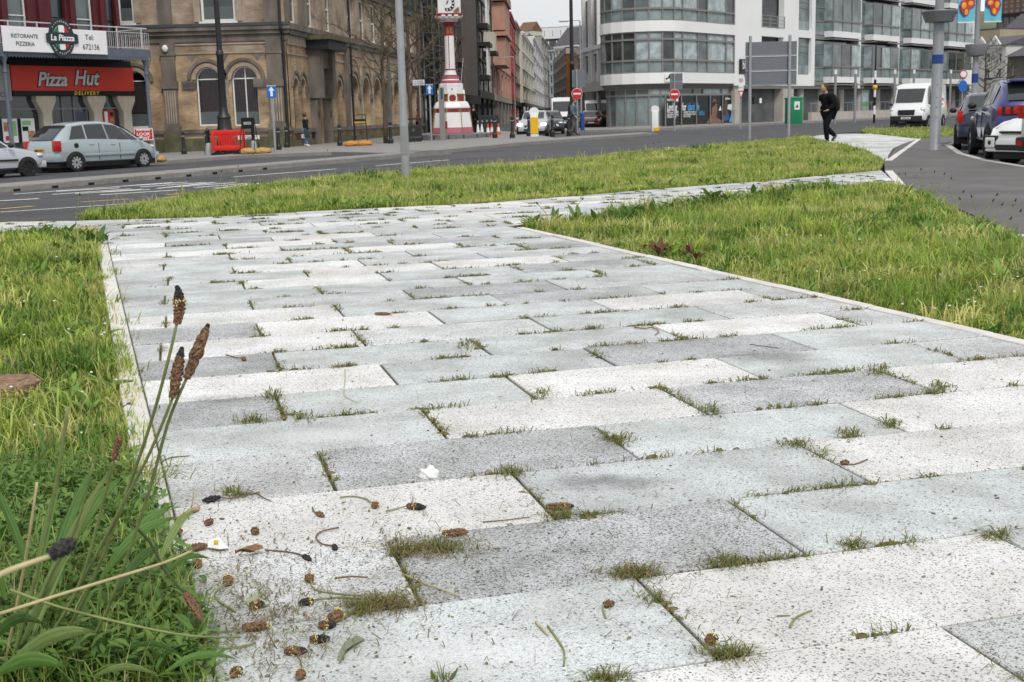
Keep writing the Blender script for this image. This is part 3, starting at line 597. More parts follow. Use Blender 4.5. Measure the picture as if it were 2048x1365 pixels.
# reddish dock leaves in the right-hand patch
c = [tuple(G(1325 + RNG.normal(0, 14), 500 + RNG.normal(0, 6)).xy) for _ in range(4)] + [tuple(G(1390 + RNG.normal(0, 12), 520 + RNG.normal(0, 5)).xy) for _ in range(4)]
V = rosettes(c, RNG.uniform(.09, .17, len(c)), (5, 8), (0.10, 0.03, 0.022), (0.16, 0.10, 0.04), (0.7, 1.4)); o = arrays_mesh('dock_plants', *V, weed_m); o['label'] = 'reddish dock leaves in the grass at the right border of the path'
# grass and moss in the paving joints
pts = []; big = []
PA = np.array(PATH)
for (ua, v0, v1) in JOINTS:
    x, y = xy(ua, (v0 + v1) / 2)
    if y > 22 or y < 1.6: continue
    r = RNG.uniform()
    if r < 0.72:
        a, b = sorted(RNG.uniform(0, 1, 2)); 
        if b - a < 0.3: a = max(0, b - 0.35)
        for _ in range(int(190 * (b - a))): pts.append((*xy(ua + RNG.normal(0, .010), v0 + (v1 - v0) * RNG.uniform(a, b)), 1))
    for _ in range(RNG.integers(1, 6)):      # tufts on the long joints
        uc = ua + RNG.uniform(0, PL); ln = RNG.uniform(0.01, 0.13) ** 1.0
        for _ in range(int(25 + 800 * ln)): pts.append((*xy(uc + RNG.normal(0, ln / 2), v0 + RNG.normal(0, .008)), 1))
for px, py, rx in ((880, 1096, 45), (805, 1105, 28), (1270, 1148, 42), (1450, 1128, 38), (770, 1210, 55), (725, 1222, 30), (1455, 1310, 42), (1240, 882, 26), (1590, 890, 30), (1640, 910, 18), (1020, 948, 26), (1120, 1032, 30), (1705, 1092, 26), (1990, 1072, 26), (1080, 790, 18), (548, 792, 18), (1760, 742, 22), (1880, 775, 24), (1700, 870, 22), (1420, 822, 18), (930, 690, 14), (470, 988, 22), (1215, 1358, 30), (885, 1362, 10), (1310, 1200, 16), (1780, 848, 16), (505, 842, 24), (600, 834, 18)):
    for _ in range(int(rx * 9)): big.append((*G(px + RNG.normal(0, rx * .55), py + RNG.normal(0, 5.5)).xy, 1))
ok = lambda Q: Q[pip(PATH, Q[:, 0], Q[:, 1])]
mm_ = MB(); sel = RNG.choice(len(pts), 1500, replace=False)
for i_ in sel:
    x, y, _ = pts[i_]; s_ = RNG.uniform(.004, .013) * (1 + 0.05 * y); mm_.ell((x, y, -0.003), (s_ * RNG.uniform(1, 2.2), s_ * RNG.uniform(.6, 1.1), 0.004 + 0.3 * s_), 7, 4, Matrix.Rotation(TH + RNG.normal(0, .4), 3, 'Z'))
mo = mm_.build('moss', mk('moss', (0.085, 0.085, 0.03), 0.95, 0.5, 60, 0.6, col2=(0.16, 0.13, 0.06), coords='World'), None, smooth='all'); mo['kind'] = 'stuff'; mo['label'] = 'small cushions of moss and soil along the paving joints'
Q1 = ok(np.array(pts)); Q2 = ok(np.array(big)); Q = np.concatenate([Q1, Q2]); N = len(Q); P = np.stack([Q[:, 0], Q[:, 1], np.full(N, -0.012)], 1)
d_ = np.hypot(Q[:, 0], Q[:, 1]); hh = 0.006 + 0.040 * RNG.uniform(0, 1, N) ** 1.7; hh[len(Q1):] *= 1.1
k = RNG.uniform(0, 1, (N, 1)); colj = np.array([[0.12, 0.165, 0.03]]) * (1 - k) + np.array([[0.25, 0.24, 0.07]]) * k; br_ = RNG.uniform(0, 1, N) < 0.14; colj[br_] = (0.22, 0.14, 0.07)
V = blades(P, hh, 0.0014 + d_ * 0.00052, RNG.uniform(0, 2 * PI, N), np.abs(RNG.normal(1.15, 0.5, N)), colj, colj * 1.4)
arrays_mesh('joint_grass', *V, leaf_m)['label'] = 'moss and short grass growing in the paving joints'
# ================================================================== buildings
def rect(x0, x1, z0, z1): return [(x0, z0), (x1, z0), (x1, z1), (x0, z1)]
def arch(x0, x1, z0, zs, n=12):
    r = (x1 - x0) / 2; c = (x0 + x1) / 2
    return [(x0, z0), (x1, z0)] + [(c + r * math.cos(PI * i / n), zs + r * math.sin(PI * i / n)) for i in range(n + 1)]
def wall_panel(m, outer, holes, depth):
    if len(outer) == 4 and all(len(h) == 4 for h in holes):       # grid of rectangles
        xs = sorted({p[0] for p in outer} | {p[0] for h in holes for p in h}); zs = sorted({p[1] for p in outer} | {p[1] for h in holes for p in h})
        for i in range(len(xs) - 1):
            for j in range(len(zs) - 1):
                cx, cz = (xs[i] + xs[i + 1]) / 2, (zs[j] + zs[j + 1]) / 2
                if any(min(p[0] for p in h) < cx < max(p[0] for p in h) and min(p[1] for p in h) < cz < max(p[1] for p in h) for h in holes): continue
                m.face([(xs[i], 0, zs[j]), (xs[i + 1], 0, zs[j]), (xs[i + 1], 0, zs[j + 1]), (xs[i], 0, zs[j + 1])])
        for h in holes:
            for i in range(4): a, b = h[i], h[(i + 1) % 4]; m.face([(a[0], 0, a[1]), (b[0], 0, b[1]), (b[0], depth, b[1]), (a[0], depth, a[1])])
        return m
    loops = [[Vector((x, z, 0)) for x, z in outer]] + [[Vector((x, z, 0)) for x, z in h] for h in holes]
    flat = [p for l in loops for p in l]
    for t in tessellate_polygon(loops):
        p = [flat[i] for i in t]; nrm = (p[1] - p[0]).cross(p[2] - p[0]).z
        q = [(v.x, 0, v.y) for v in p]; m.face(q if nrm > 0 else q[::-1])
    for h in holes:
        for i in range(len(h)):
            a, b = h[i], h[(i + 1) % len(h)]; m.face([(a[0], 0, a[1]), (b[0], 0, b[1]), (b[0], depth, b[1]), (a[0], depth, a[1])])
    return m
def pane(h, y, mat, parent, name='pane'):
    m = MB(); m.face([(x, y, z) for x, z in h]); return m.build(name, mat, parent)
def win(parent, h, y, glass, frame, bars_x=(), bars_z=(), t=0.06, name='window', blind=None, bt=None):
    """a window: frame bars (its own mesh) with the pane as a sub-part"""
    m = MB(); xs = [p[0] for p in h]; zs = [p[1] for p in h]; x0, x1, z0, z1 = min(xs), max(xs), min(zs), max(zs)
    k = len(h); inn = inset(h, t)
    if len(inn) == k:
        hh = h if parea(h) > 0 else h[::-1]
        for i in range(k):
            a, b, c_, d = hh[i], hh[(i + 1) % k], inn[(i + 1) % k], inn[i]
            m.face([(a[0], y - 0.05, a[1]), (b[0], y - 0.05, b[1]), (c_[0], y - 0.05, c_[1]), (d[0], y - 0.05, d[1])])
            m.face([(d[0], y - 0.05, d[1]), (c_[0], y - 0.05, c_[1]), (c_[0], y, c_[1]), (d[0], y, d[1])])
    bt = bt or t * 0.8
    for bx_ in bars_x: m.box(bx_ - bt / 2, bx_ + bt / 2, y - 0.045, y, z0 + t, z1 - t * 0.5)
    for bz in bars_z: m.box(x0 + t, x1 - t, y - 0.044, y + 0.001, bz - bt / 2, bz + bt / 2)
    w = m.build(name, frame, parent); pane(h, y + 0.002, glass, w)
    return w
def arch_ring(x0, x1, zs, w, y0, y1, n=14, legs=0.0):
    r = (x1 - x0) / 2; c = (x0 + x1) / 2; o = [(c + (r + w) * math.cos(PI * i / n), zs + (r + w) * math.sin(PI * i / n)) for i in range(n + 1)]; i_ = [(c + r * math.cos(PI * i / n), zs + r * math.sin(PI * i / n)) for i in range(n + 1)]
    if legs: o = [(o[0][0], zs - legs)] + o + [(o[-1][0], zs - legs)]; i_ = [(i_[0][0], zs - legs)] + i_ + [(i_[-1][0], zs - legs)]
    m = MB()
    for k in range(len(o) - 1):
        a, b, c2, d = o[k], o[k + 1], i_[k + 1], i_[k]
        m.face([(d[0], y0, d[1]), (a[0], y0, a[1]), (b[0], y0, b[1]), (c2[0], y0, c2[1])])
        m.face([(a[0], y0, a[1]), (a[0], y1, a[1]), (b[0], y1, b[1]), (b[0], y0, b[1])]); m.face([(d[0], y0, d[1]), (c2[0], y0, c2[1]), (c2[0], y1, c2[1]), (d[0], y1, d[1])])
    return m
ybrick = mk_brick('yellow_brick', (0.56, 0.405, 0.245), (0.40, 0.275, 0.17), (0.43, 0.36, 0.28), 0.26, 0.09)
pbrick = mk_brick('buff_brick', (0.48, 0.385, 0.295), (0.36, 0.28, 0.21), (0.42, 0.365, 0.31), 0.26, 0.09)
sand = mk('grey_sandstone', (0.150, 0.131, 0.112), 0.9, 0.38, 1.6, 0.2, detail=8, stretch=(1, 1, 0.5))
sand_l = mk('pale_sandstone', (0.34, 0.278, 0.215), 0.9, 0.3, 2.0, 0.1, detail=8)
moss_st = mk('mossy_stone', (0.105, 0.10, 0.058), 0.95, 0.3, 2.5, 0.2)
lead = mk('dark_lead', (0.055, 0.058, 0.065), 0.6, 0.2, 2)
glass_d = mk_glass('dark_glass'); glass_v = mk_glass('violet_glass', (0.016, 0.012, 0.015))
glass_b = mk_glass('sky_glass', (0.10, 0.125, 0.13), 0.08, 0.8, 0.35, 0.5)
frost = mk('frosted_band', (0.10, 0.12, 0.128), 0.35, 0.05, 2)
interior = mk('dark_interior', (0.02, 0.019, 0.018), 0.9, 0.4, 2)
blackiron = mk('black_iron', (0.012, 0.012, 0.014), 0.45, 0.3, 6, spec=0.5)
# ---------------------------------------------------------------- Victorian brick office: front block
CORN = W(580, 240, 64.0)
def brick_building():
    k = 64.0 / F_PX
    A = (W(250, 240, 64.0).x, 64.0); B = (CORN.x, 64.0); zb = -0.32
    r = frame_at('brick_office', 'Victorian buff brick and grey stone office with round-arched windows', 'building', A, B, zb)
    Wd = B[0] - A[0]
    X = lambda px: (px - 250) * k * (Wd / ((580 - 250) * k)); Z = lambda px, py: W(px, py, 64.0).z - zb
    ztop = Z(430, -70); zc0 = Z(430, 84); zc1 = Z(430, 62); zc2 = Z(430, 52)
    w1 = arch(X(397), X(445), Z(420, 252), Z(420, 159)); w2 = arch(X(468), X(520), Z(495, 252), Z(495, 159)); w0 = arch(X(255), X(297), Z(280, 256), Z(280, 164))
    m = MB(); wall_panel(m, rect(0, Wd, Z(430, 262), Z(430, 108)), [w0, w1, w2], 0.32); wl = m.build('wall', ybrick, r)
    m = MB(); wall_panel(m, rect(0, Wd, Z(430, 84.2), Z(430, -70)), [rect(X(416), X(484), Z(450, 43), Z(450, -60)), rect(X(252), X(284), Z(280, 46), Z(280, -60))], 0.3); m.build('wall', pbrick, r)
    bx('frieze', pbrick, r, 0, Wd, 0.0, 0.4, Z(430, 108), Z(430, 84.2))
    m = MB().box(-0.02, Wd - 0.02, 0.35, 12, 0, ztop - 0.05); m.build('core', interior, r)
    bx('roof', lead, r, -0.1, Wd + 0.1, -0.1, 12, ztop, ztop + 0.3)
    bx('plinth', moss_st, r, -0.02, Wd + 0.06, -0.14, 0.3, -0.3, Z(430, 276)); bx('plinth_wall', pbrick, r, 0, Wd + 0.03, -0.08, 0.3, Z(430, 276), Z(430, 266))
    bx('sill_course', sand, r, -0.02, Wd + 0.1, -0.22, 0.3, Z(430, 266), Z(430, 258.5))
    m = MB().box(0, Wd + 0.3, -0.30, 0.1, zc1, zc2 + 0.05).box(0, Wd + 0.22, -0.2, 0.1, zc1 - 0.2, zc1 - 0.005).box(0, Wd + 0.1, -0.08, 0.1, zc0, zc1 - 0.2); m.build('cornice', sand, r)
    bx('gutter', lead, r, 0, Wd + 0.32, -0.34, -0.305, zc2 - 0.05, zc2 + 0.1)
    m = MB().box(X(360), X(541), -0.05, 0.02, Z(430, 90), Z(430, 87)).box(X(360), X(541), -0.05, 0.02, Z(430, 108), Z(430, 105)); m.build('moulding', sand_l, r)
    for px0, px1 in ((332, 359), (541, 571)):
        w = X(px1) - X(px0); x = X(px0)
        m = MB().box(x, x + w, -0.16, 0.1, Z(430, 264), zc0 - 0.002).box(x - 0.08, x + w + 0.08, -0.24, 0.1, Z(430, 264), Z(430, 250)).box(x - 0.08, x + w + 0.08, -0.22, 0.1, Z(430, 176), Z(430, 162)).box(x - 0.06, x + w + 0.06, -0.2, 0.1, Z(430, 110), Z(430, 105))
        p = m.build('pilaster', sand, r)
        for i in range(5): bx('flute', sand_l, p, x + w * (0.12 + 0.17 * i), x + w * (0.2 + 0.17 * i), -0.175, -0.16, Z(430, 246), Z(430, 180))
        bx('plinth_block', moss_st, p, x - 0.1, x + w + 0.1, -0.3, 0.1, -0.3, Z(430, 262))
        m = MB().box(x, x + w, -0.12, 0.1, zc2 + 0.06, ztop); m.build('pilaster', sand, r)
    for a, b, z in ((397, 445, Z(420, 159)), (468, 520, Z(495, 159)), (255, 297, Z(280, 164))):
        arch_ring(X(a), X(b), z, 0.18, -0.06, 0.05).build('arch', sand_l, r); arch_ring(X(a) - 0.26, X(b) + 0.26, z, 0.15, -0.12, 0.05).build('hood_mould', sand, r)
    for x in (X(383), X(526)): bx('capital_frieze', sand, r, x - 0.36, x + 0.36, -0.12, 0.05, Z(430, 177), Z(430, 161))
    for q in range(8): bx('carving', lead, r, X(372) + q * 0.095, X(372) + q * 0.095 + 0.05, -0.135, -0.12, Z(430, 173), Z(430, 165))
    m = MB(); m.lathe([(0.16, Z(456, 256)), (0.13, Z(456, 250)), (0.12, Z(456, 176)), (0.19, Z(456, 168)), (0.24, Z(456, 160))], 10, (X(456.5), 0.02)); m.build('column', sand_l, r, smooth=30)
    for x, z in ((X(392), Z(430, 118)), (X(456), Z(430, 117)), (X(522), Z(430, 117))): MB().slab([(x - 0.28, z + 0.22), (x + 0.28, z + 0.22), (x, z - 0.2)], -0.01, 0.02).build('spandrel', sand, r)
    for h in (w0, w1, w2):
        xs = [p[0] for p in h]; zsp = Z(450, 158); w = win(r, h, 0.28, glass_v, white, ((min(xs) + max(xs)) / 2,) if h is w2 else (), (zsp,), 0.07)
        zz = min(p[1] for p in h); bx('frosted_band', frost, w, min(xs) + 0.07, max(xs) - 0.07, 0.265, 0.275, zz + 0.07, zz + 0.7)
        n = 13
        for q in range(n):
            x = min(xs) + 0.1 + (max(xs) - min(xs) - 0.2) * q / n; bx('blind', mk('blind', (0.035, 0.026, 0.03), 0.8, 0.1), w, x, x + 0.045, 0.268, 0.272, zz + 0.75, zsp - 0.05)
    for a, b, c in ((416, 484, 450), (252, 284, 280)):
        h = rect(X(a), X(b), Z(c, 43 if c == 450 else 46), Z(c, -60)); w = win(r, h, 0.22, glass_d, white, (), (), 0.12); zz = h[0][1]; bx('frosted_band', frost, w, X(a) + 0.12, X(b) - 0.12, 0.2, 0.212, zz + 0.12, zz + 0.75)
        bx('sill', white, w, X(a) - 0.1, X(b) + 0.1, -0.1, 0.2, zz - 0.12, zz)
        bx('surround', sand_l, w, X(a) - 0.35, X(a) - 0.02, -0.05, 0.02, zz, ztop - 0.3); bx('surround', sand_l, w, X(b) + 0.02, X(b) + 0.35, -0.05, 0.02, zz, ztop - 0.3)
    m = MB().cyl((X(576), -0.2, -0.2), (X(576), -0.2, zc1 - 0.3), 0.075).cyl((X(576), -0.2, zc1 - 0.3), (X(574), -0.38, zc1), 0.075).cyl((X(574), -0.38, zc1), (X(573), -0.2, ztop), 0.075); m.build('downpipe', blackiron, r, smooth=40)
    MB().ell((X(343), -0.25, Z(343, 98)), (0.16, 0.12, 0.19)).build('alarm_box', white, r, smooth='all')
    # street name plate under the windows
    pl = bx('name_plate', white, r, X(474), X(518), -0.16, -0.142, Z(495, 279.5), Z(495, 271)); txt('VICTORIA ST', 0.16, X(496), Z(495, 275.3), black, pl, y=-0.163, sx=0.8)
    # ------- long side along the street: a wing of its own with the same stone
    B2 = (CORN.x + 37.5 * 0.1159, 64 + 37.5 * 0.9933)
    r2 = frame_at('brick_wing', 'long yellow brick wing with deep arched windows and stone porch along the street', 'building', B, B2, zb)
    Ln = 37.6; ZZ = lambda py: (W(580, py, 64.0).z - zb)
    z_sill, z_spr, z_fr0, zt = ZZ(258), ZZ(172), ZZ(84), ZZ(-70)
    arcs = [(0.9, 1.75), (2.25, 3.1), (9.9, 11.1)] + [(13.2 + 3.25 * i, 15.3 + 3.25 * i) for i in range(7)]
    hol = []
    for i, (a, b) in enumerate(arcs): hol.append(arch(a, b, z_sill, z_spr - (0 if i < 3 else 0.15) ))
    up = [(0.9, 2.3), (4.3, 5.6), (8.2, 9.4)] + [(13.4 + 3.25 * i, 14.9 + 3.25 * i) for i in range(7)]
    door = arch(4.6, 6.3, -0.1, z_spr - 0.2)
    m = MB(); wall_panel(m, rect(0.17, Ln, -0.35, z_fr0), hol + [door], 0.55); m.build('wall', ybrick, r2)
    m = MB(); wall_panel(m, rect(0.0, Ln, z_fr0, zt), [rect(a, b, ZZ(42), ZZ(-62)) for a, b in up], 0.3); m.build('wall', pbrick, r2)
    bx('core', interior, r2, 0.5, Ln, 0.6, 11, -0.3, zt - 0.05); bx('roof', lead, r2, 0.2, Ln + 0.1, -0.2, 11, zt, zt + 0.3)
    MB().box(0.2, Ln, -0.34, 0.1, zc1, zc2 + 0.05).box(0.2, Ln, -0.24, 0.1, zc1 - 0.25, zc1 - 0.005).build('cornice', sand, r2)
    bx('frieze', sand_l, r2, 0.2, Ln, -0.06, 0.1, z_fr0 - 0.1, zc1 - 0.26)
    bx('moulding', sand_l, r2, 0.2, Ln, -0.05, 0.02, ZZ(108), ZZ(105))
    for x0, x1 in ((0.2, 4.1), (6.9, Ln)): bx('plinth', moss_st, r2, x0, x1, -0.2, 0.1, -0.35, ZZ(281)); bx('sill_course', sand, r2, x0, x1, -0.26, 0.1, z_sill - 0.22, z_sill)
    for i, h in enumerate(hol):
        a, b = arcs[i]; zs = z_spr - (0 if i < 3 else 0.15); win(r2, h, 0.5, glass_d, white, (), (zs,), 0.07)
        arch_ring(a, b, zs, 0.16, -0.05, 0.05).build('arch', sand_l, r2); arch_ring(a - 0.24, b + 0.24, zs, 0.14, -0.1, 0.05).build('hood_mould', sand, r2)
        bx('impost', sand, r2, b + 0.02, b + 0.42, -0.14, 0.05, zs - 0.35, zs); 
        if i >= 3:
            arch_ring(a - 0.5, b + 0.5, zs + 0.55, 0.12, -0.07, 0.05).build('outer_arch', sand_l, r2)
            bx('pier', sand_l, r2, b + 0.42, b + 0.7, -0.12, 0.05, z_sill, zs + 0.4)
    for a, b in up: w = win(r2, rect(a, b, ZZ(42), ZZ(-62)), 0.2, glass_d, white, (), (ZZ(-10),), 0.12)
    for x0, x1 in ((0.1, 0.45), (11.9, 12.6), (3.3, 3.8), (2.6, 3.0), (24.2, 24.6)): bx('pilaster', sand, r2, x0, x1, -0.18, 0.1, (z_sill if x1 > 4 else zc2 + .1), zt - 0.1 if x1 < 4 else zc1 - 0.3)
    for x in (12.75, 36.8): MB().cyl((x, -0.26, -0.3), (x, -0.26, zt), 0.07).build('downpipe', blackiron, r2)
    # porch: heavy stone jambs and a black cornice box
    p = MB().box(3.9, 4.6, -0.7, 0.2, ZZ(195), ZZ(92)).box(6.5, 7.2, -0.7, 0.2, ZZ(195), ZZ(92)).box(4.6, 6.5, -0.5, 0.2, ZZ(130), ZZ(92))
    p.slab([(3.9, ZZ(195)), (4.6, ZZ(195)), (4.6, ZZ(165))], -0.5, 0.2); p = p.build('porch', sand, r2)
    each('jamb', sand, p, [(4.0, 4.5, -0.4, 0.2, -0.3, ZZ(195)), (6.6, 7.1, -0.4, 0.2, -0.3, ZZ(195))])
    MB().box(3.6, 7.6, -1.3, 0.1, ZZ(92), ZZ(72)).build('porch_cornice', blackiron, p); MB().box(3.4, 7.8, -1.5, 0.1, ZZ(71.8), ZZ(62)).build('porch_top', moss_st, p)
    d = MB().box(4.66, 4.8, 0.1, 0.3, -0.2, z_spr).box(6.1, 6.24, 0.1, 0.3, -0.2, z_spr).box(4.79, 6.11, 0.11, 0.29, z_spr - 0.9, z_spr - 0.75).build('door_frame', white, r2); MB().box(4.82, 6.08, 0.3, 0.36, -0.15, z_spr - 0.9).build('door', black, d); pane(rect(4.8, 6.1, z_spr - 0.72, z_spr + 0.5), 0.32, glass_b, d)
    for x in (4.2, 6.85): bx('plaque', mk('green_plaque', (0.03, 0.05, 0.03), 0.4), p, x - 0.17, x + 0.17, -0.43, -0.402, ZZ(235), ZZ(222))
    pl = bx('name_plate', white, r2, 1.0, 2.4, -0.28, -0.262, ZZ(278), ZZ(270)); txt('VICTORIA STREET', 0.13, 1.7, ZZ(274), black, pl, y=-0.284, sx=0.75)
brick_building()
# ---------------------------------------------------------------- restaurant and takeaway with balcony
def pizza_building():
    A0 = W(21, 200, 55.2); B0 = W(269, 200, 61.0); d = (B0.xy - A0.xy).normalized()
    A = A0.xy - d * 6.0; B = B0.xy + d * 0.25; zb = -0.50
    r = frame_at('restaurant_building', 'maroon restaurant building with white balcony railing over red takeaway shopfront', 'building', A, B, zb)
    Lf = (B - A).length; Lc = Lf - 1.4; o = 6.0; up = lambda px, py, Y: W(px, py, Y).z - zb
    maroon = mk('maroon_paint', (0.085, 0.012, 0.018), 0.5, 0.15, 3); cream = mk('cream_stone', (0.50, 0.45, 0.36), 0.7, 0.1, 4); bluegrey = mk('blue_grey_paint', (0.105, 0.125, 0.16), 0.55, 0.1, 3)
    redm = mk('sign_red', (0.58, 0.03, 0.01), 0.4, 0.04, 2); signw = mk('sign_white', (0.78, 0.78, 0.80), 0.4, 0.03, 2); yel = mk('sign_yellow', (0.62, 0.50, 0.03), 0.5, 0); greyw = mk('lettering_grey', (0.55, 0.55, 0.56), 0.5, 0)
    zt = 11.0; z0 = 4.9
    # upper floor: maroon bays with tall windows
    wl = [(0.4, 1.6), (2.9, 4.0), (6.3, 7.3), (8.55, 9.3), (9.9, 10.9), (11.65, 12.2), (12.95, 13.6)]; wl = [w for w in wl if w[1] < Lf - 0.9]
    m = MB(); wall_panel(m, rect(0, Lf - 0.75, z0, zt), [rect(a, b, z0 + 0.35, zt - 0.6) for a, b in wl], 0.3); m.build('wall', maroon, r)
    for i, (a, b) in enumerate(wl): win(r, rect(a, b, z0 + 0.35, zt - 0.6), 0.25, glass_d if i % 2 else glass_b, black if i % 2 else white, (), (z0 + 1.6, z0 + 2.7), 0.06)
    for x in (0.1, 2.2, 4.6, 5.9, 7.8, 9.5, 11.2, 12.6): 
        if x < Lf - 1.1: bx('pilaster', maroon, r, x, x + 0.24, -0.14, 0.02, z0, zt)
    bx('core', interior, r, 0.05, Lf - 0.95, 0.9, 10, 0, zt); bx('roof', lead, r, -0.1, Lf - 0.7, -0.2, 10, zt, zt + 0.25)
    bx('side_wall', maroon, r, Lf - 0.87, Lf - 0.76, 0.02, 10, 0, zt - 0.01)
    # canopy, balcony floor, scalloped valance
    pz0, pz1 = up(301, 122, 61.0), up(301, 105.5, 61.0)
    fl = bx('balcony_floor', bluegrey, r, -0.2, Lc + 0.5, -2.0, 0.0, pz1 - 0.12, pz1)
    bx('fascia', bluegrey, r, -0.2, Lc + 0.55, -2.08, -2.0, pz0 + 0.05, pz1 + 0.03); bx('fascia', bluegrey, r, Lc + 0.5, Lc + 0.58, -2.0, 0, pz0 + 0.05, pz1 + 0.03)
    m = MB(); n = int((Lc + 0.7) / 0.16)
    for i in range(n): 
        x = -0.2 + i * 0.16; m.slab([(x, pz0 + 0.06), (x + 0.155, pz0 + 0.06), (x + 0.155, pz0 - 0.04), (x + 0.078, pz0 - 0.11), (x, pz0 - 0.04)], -2.07, -2.05)
    m.build('valance', bluegrey, r)
    rail = MB(); rt = up(280, 60, 60.0); 
    rail.box(-0.2, Lc + 0.5, -1.98, -1.94, rt - 0.03, rt + 0.02).box(-0.2, Lc + 0.5, -1.98, -1.94, rt - 0.24, rt - 0.21).box(-0.2, Lc + 0.5, -1.98, -1.94, pz1 + 0.08, pz1 + 0.11).box(Lc + 0.46, Lc + 0.5, -1.94, 0, rt - 0.03, rt + 0.02).box(Lc + 0.46, Lc + 0.5, -1.94, 0, pz1 + 0.08, pz1 + 0.11)
    rw = mk('railing_paint', (0.5, 0.5, 0.52), 0.5, 0.05); rl = rail.build('railing', rw, r)
    bar = MB().box(-0.008, 0.008, -0.008, 0.008, pz1, rt - 0.2).build('baluster', rw, rl, loc=(0.0, -1.96, 0)); post = MB().box(-0.025, 0.025, -0.025, 0.025, pz1, rt + 0.03).build('post', rw, rl, loc=(0, -1.96, 0))
    x = 3.6
    while x < Lc + 0.5: x += 0.115; inst(bar, rl, (x, -1.96, 0))
    x = 3.4
    while x < Lc + 0.5: inst(post, rl, (x, -1.96, 0)); x += 1.42
    for q in range(7): inst(bar, rl, (Lc + 0.48, -1.8 + q * 0.26, 0))
    # white board with the restaurant's name
    bxs = (o - 1.65, o + 3.7); zb0, zb1 = pz0 + 0.12, pz0 + 1.16
    bd = MB().rbox(bxs[0], bxs[1], -2.2, -2.12, zb0, zb1, 0.015).build('name_board', signw, r)
    ink = mk('sign_ink', (0.06, 0.06, 0.065), 0.6, 0)
    cx = bxs[0] + 2.9; zc = (zb0 + zb1) / 2
    txt('RISTORANTE', 0.24, bxs[0] + 1.05, zc + 0.13, ink, bd, y=-2.21, sx=0.95); txt('PIZZERIA', 0.24, bxs[0] + 1.05, zc - 0.19, ink, bd, y=-2.21, sx=0.95)
    txt('Tel:', 0.32, bxs[1] - 0.95, zc + 0.2, ink, bd, y=-2.21); txt('672136', 0.34, bxs[1] - 0.9, zc - 0.22, ink, bd, y=-2.21, sx=0.9)
    oval = lambda rx, rz, n=24: [(cx + rx * math.cos(2 * PI * i / n), zc + 0.14 + rz * math.sin(2 * PI * i / n)) for i in range(n)]
    em = MB().slab(oval(0.66, 0.83), -2.24, -2.2).build('emblem', mk('emblem_dark', (0.02, 0.035, 0.035), 0.5, 0), bd)
    MB().slab(oval(0.43, 0.53), -2.255, -2.24).build('flag_field', signw, em)
    def ovalpart(x0, x1, mat):
        pts = clip_half(clip_half(oval(0.43, 0.53), x0, 0, 1, 0), x1, 0, -1, 0); MB().slab(pts, -2.262, -2.255).build('flag_stripe', mat, em)
    ovalpart(cx - 0.5, cx - 0.15, mk('flag_green', (0.02, 0.17, 0.08), 0.5, 0)); ovalpart(cx + 0.15, cx + 0.5, mk('flag_red', (0.42, 0.02, 0.03), 0.5, 0))
    MB().slab([(cx - 0.82, zc - 0.08), (cx - 0.6, zc - 0.12), (cx + 0.6, zc - 0.12), (cx + 0.84, zc - 0.08), (cx + 0.84, zc + 0.28), (cx + 0.6, zc + 0.36), (cx - 0.6, zc + 0.36), (cx - 0.82, zc + 0.28)], -2.275, -2.262).build('name_band', mk('emblem_dark', (0.02, 0.035, 0.035)), em)
    txt('La Piazza', 0.36, cx, zc + 0.12, signw, em, y=-2.282, shear=0.15, bold=0.008, sx=0.95)
    for wrd, sg in (('RISTORANTE', 1), ('AND PIZZERIA', -1)):
        for i, ch in enumerate(wrd):
            a = (PI / 2 - (i - (len(wrd) - 1) / 2) * 0.2) if sg > 0 else (-PI / 2 + (i - (len(wrd) - 1) / 2) * 0.19)
            t = txt(ch, 0.1, cx + 0.55 * math.cos(a), zc + 0.14 + 0.69 * math.sin(a), signw, em, y=-2.245); t.rotation_euler = (PI / 2, -(a - PI / 2 * sg), 0)
    # red fascia
    rz1, rz0, rk = up(21, 131, 55.2), up(21, 182, 55.2), up(21, 192.6, 55.2)
    fz = bx('shop_fascia', redm, r, o + 0.0, o + 6.75, -0.22, 0.0, rz0, rz1); bx('fascia_band', black, fz, o, o + 6.75, -0.24, 0.0, rk, rz0 - 0.002)
    for dx, mt, y, b in ((0, black, -0.235, 0.06), (0, greyw, -0.25, 0.022)):
        txt('Pizza', 0.86, o + 1.28, rz0 + 0.48, mt, fz, y=y, align='LEFT', shear=0.28, bold=b, sx=0.92); txt('Hut', 0.95, o + 3.25, rz0 + 0.56, mt, fz, y=y, align='LEFT', shear=0.28, bold=b, sx=0.92)
    t = txt('DELIVERY', 0.23, o + 3.9, (rk + rz0) / 2, yel, fz, y=-0.245, shear=0.25, bold=0.008, space=1.5)
    bx('soffit', black, r, 0, Lc + 0.4, -1.95, 0.0, pz0 + 0.0, pz0 + 0.05)
    bx('header', black, r, o, o + 6.75, -0.1, 0.02, rz1 + 0.002, pz0 - 0.002)
    # shopfront: cream posts with raked brackets, glazing behind
    for x in (o + 1.7, o + 4.5, o + 6.25):
        m = MB().box(x - 0.24, x + 0.24, -0.2, 0.2, 0, rk).slab([(x - 0.24, rk - 0.001), (x - 0.24, rk - 0.75), (x - 0.52, rk - 0.22), (x - 0.52, rk - 0.001)], -0.19, 0.19).slab([(x + 0.24, rk - 0.001), (x + 0.24, rk - 0.75), (x + 0.52, rk - 0.22), (x + 0.52, rk - 0.001)], -0.19, 0.19); m.build('shop_post', cream, r)
    gl = pane(rect(o, o + 6.7, 0.2, rk), 0.16, glass_d, r, 'shop_window')
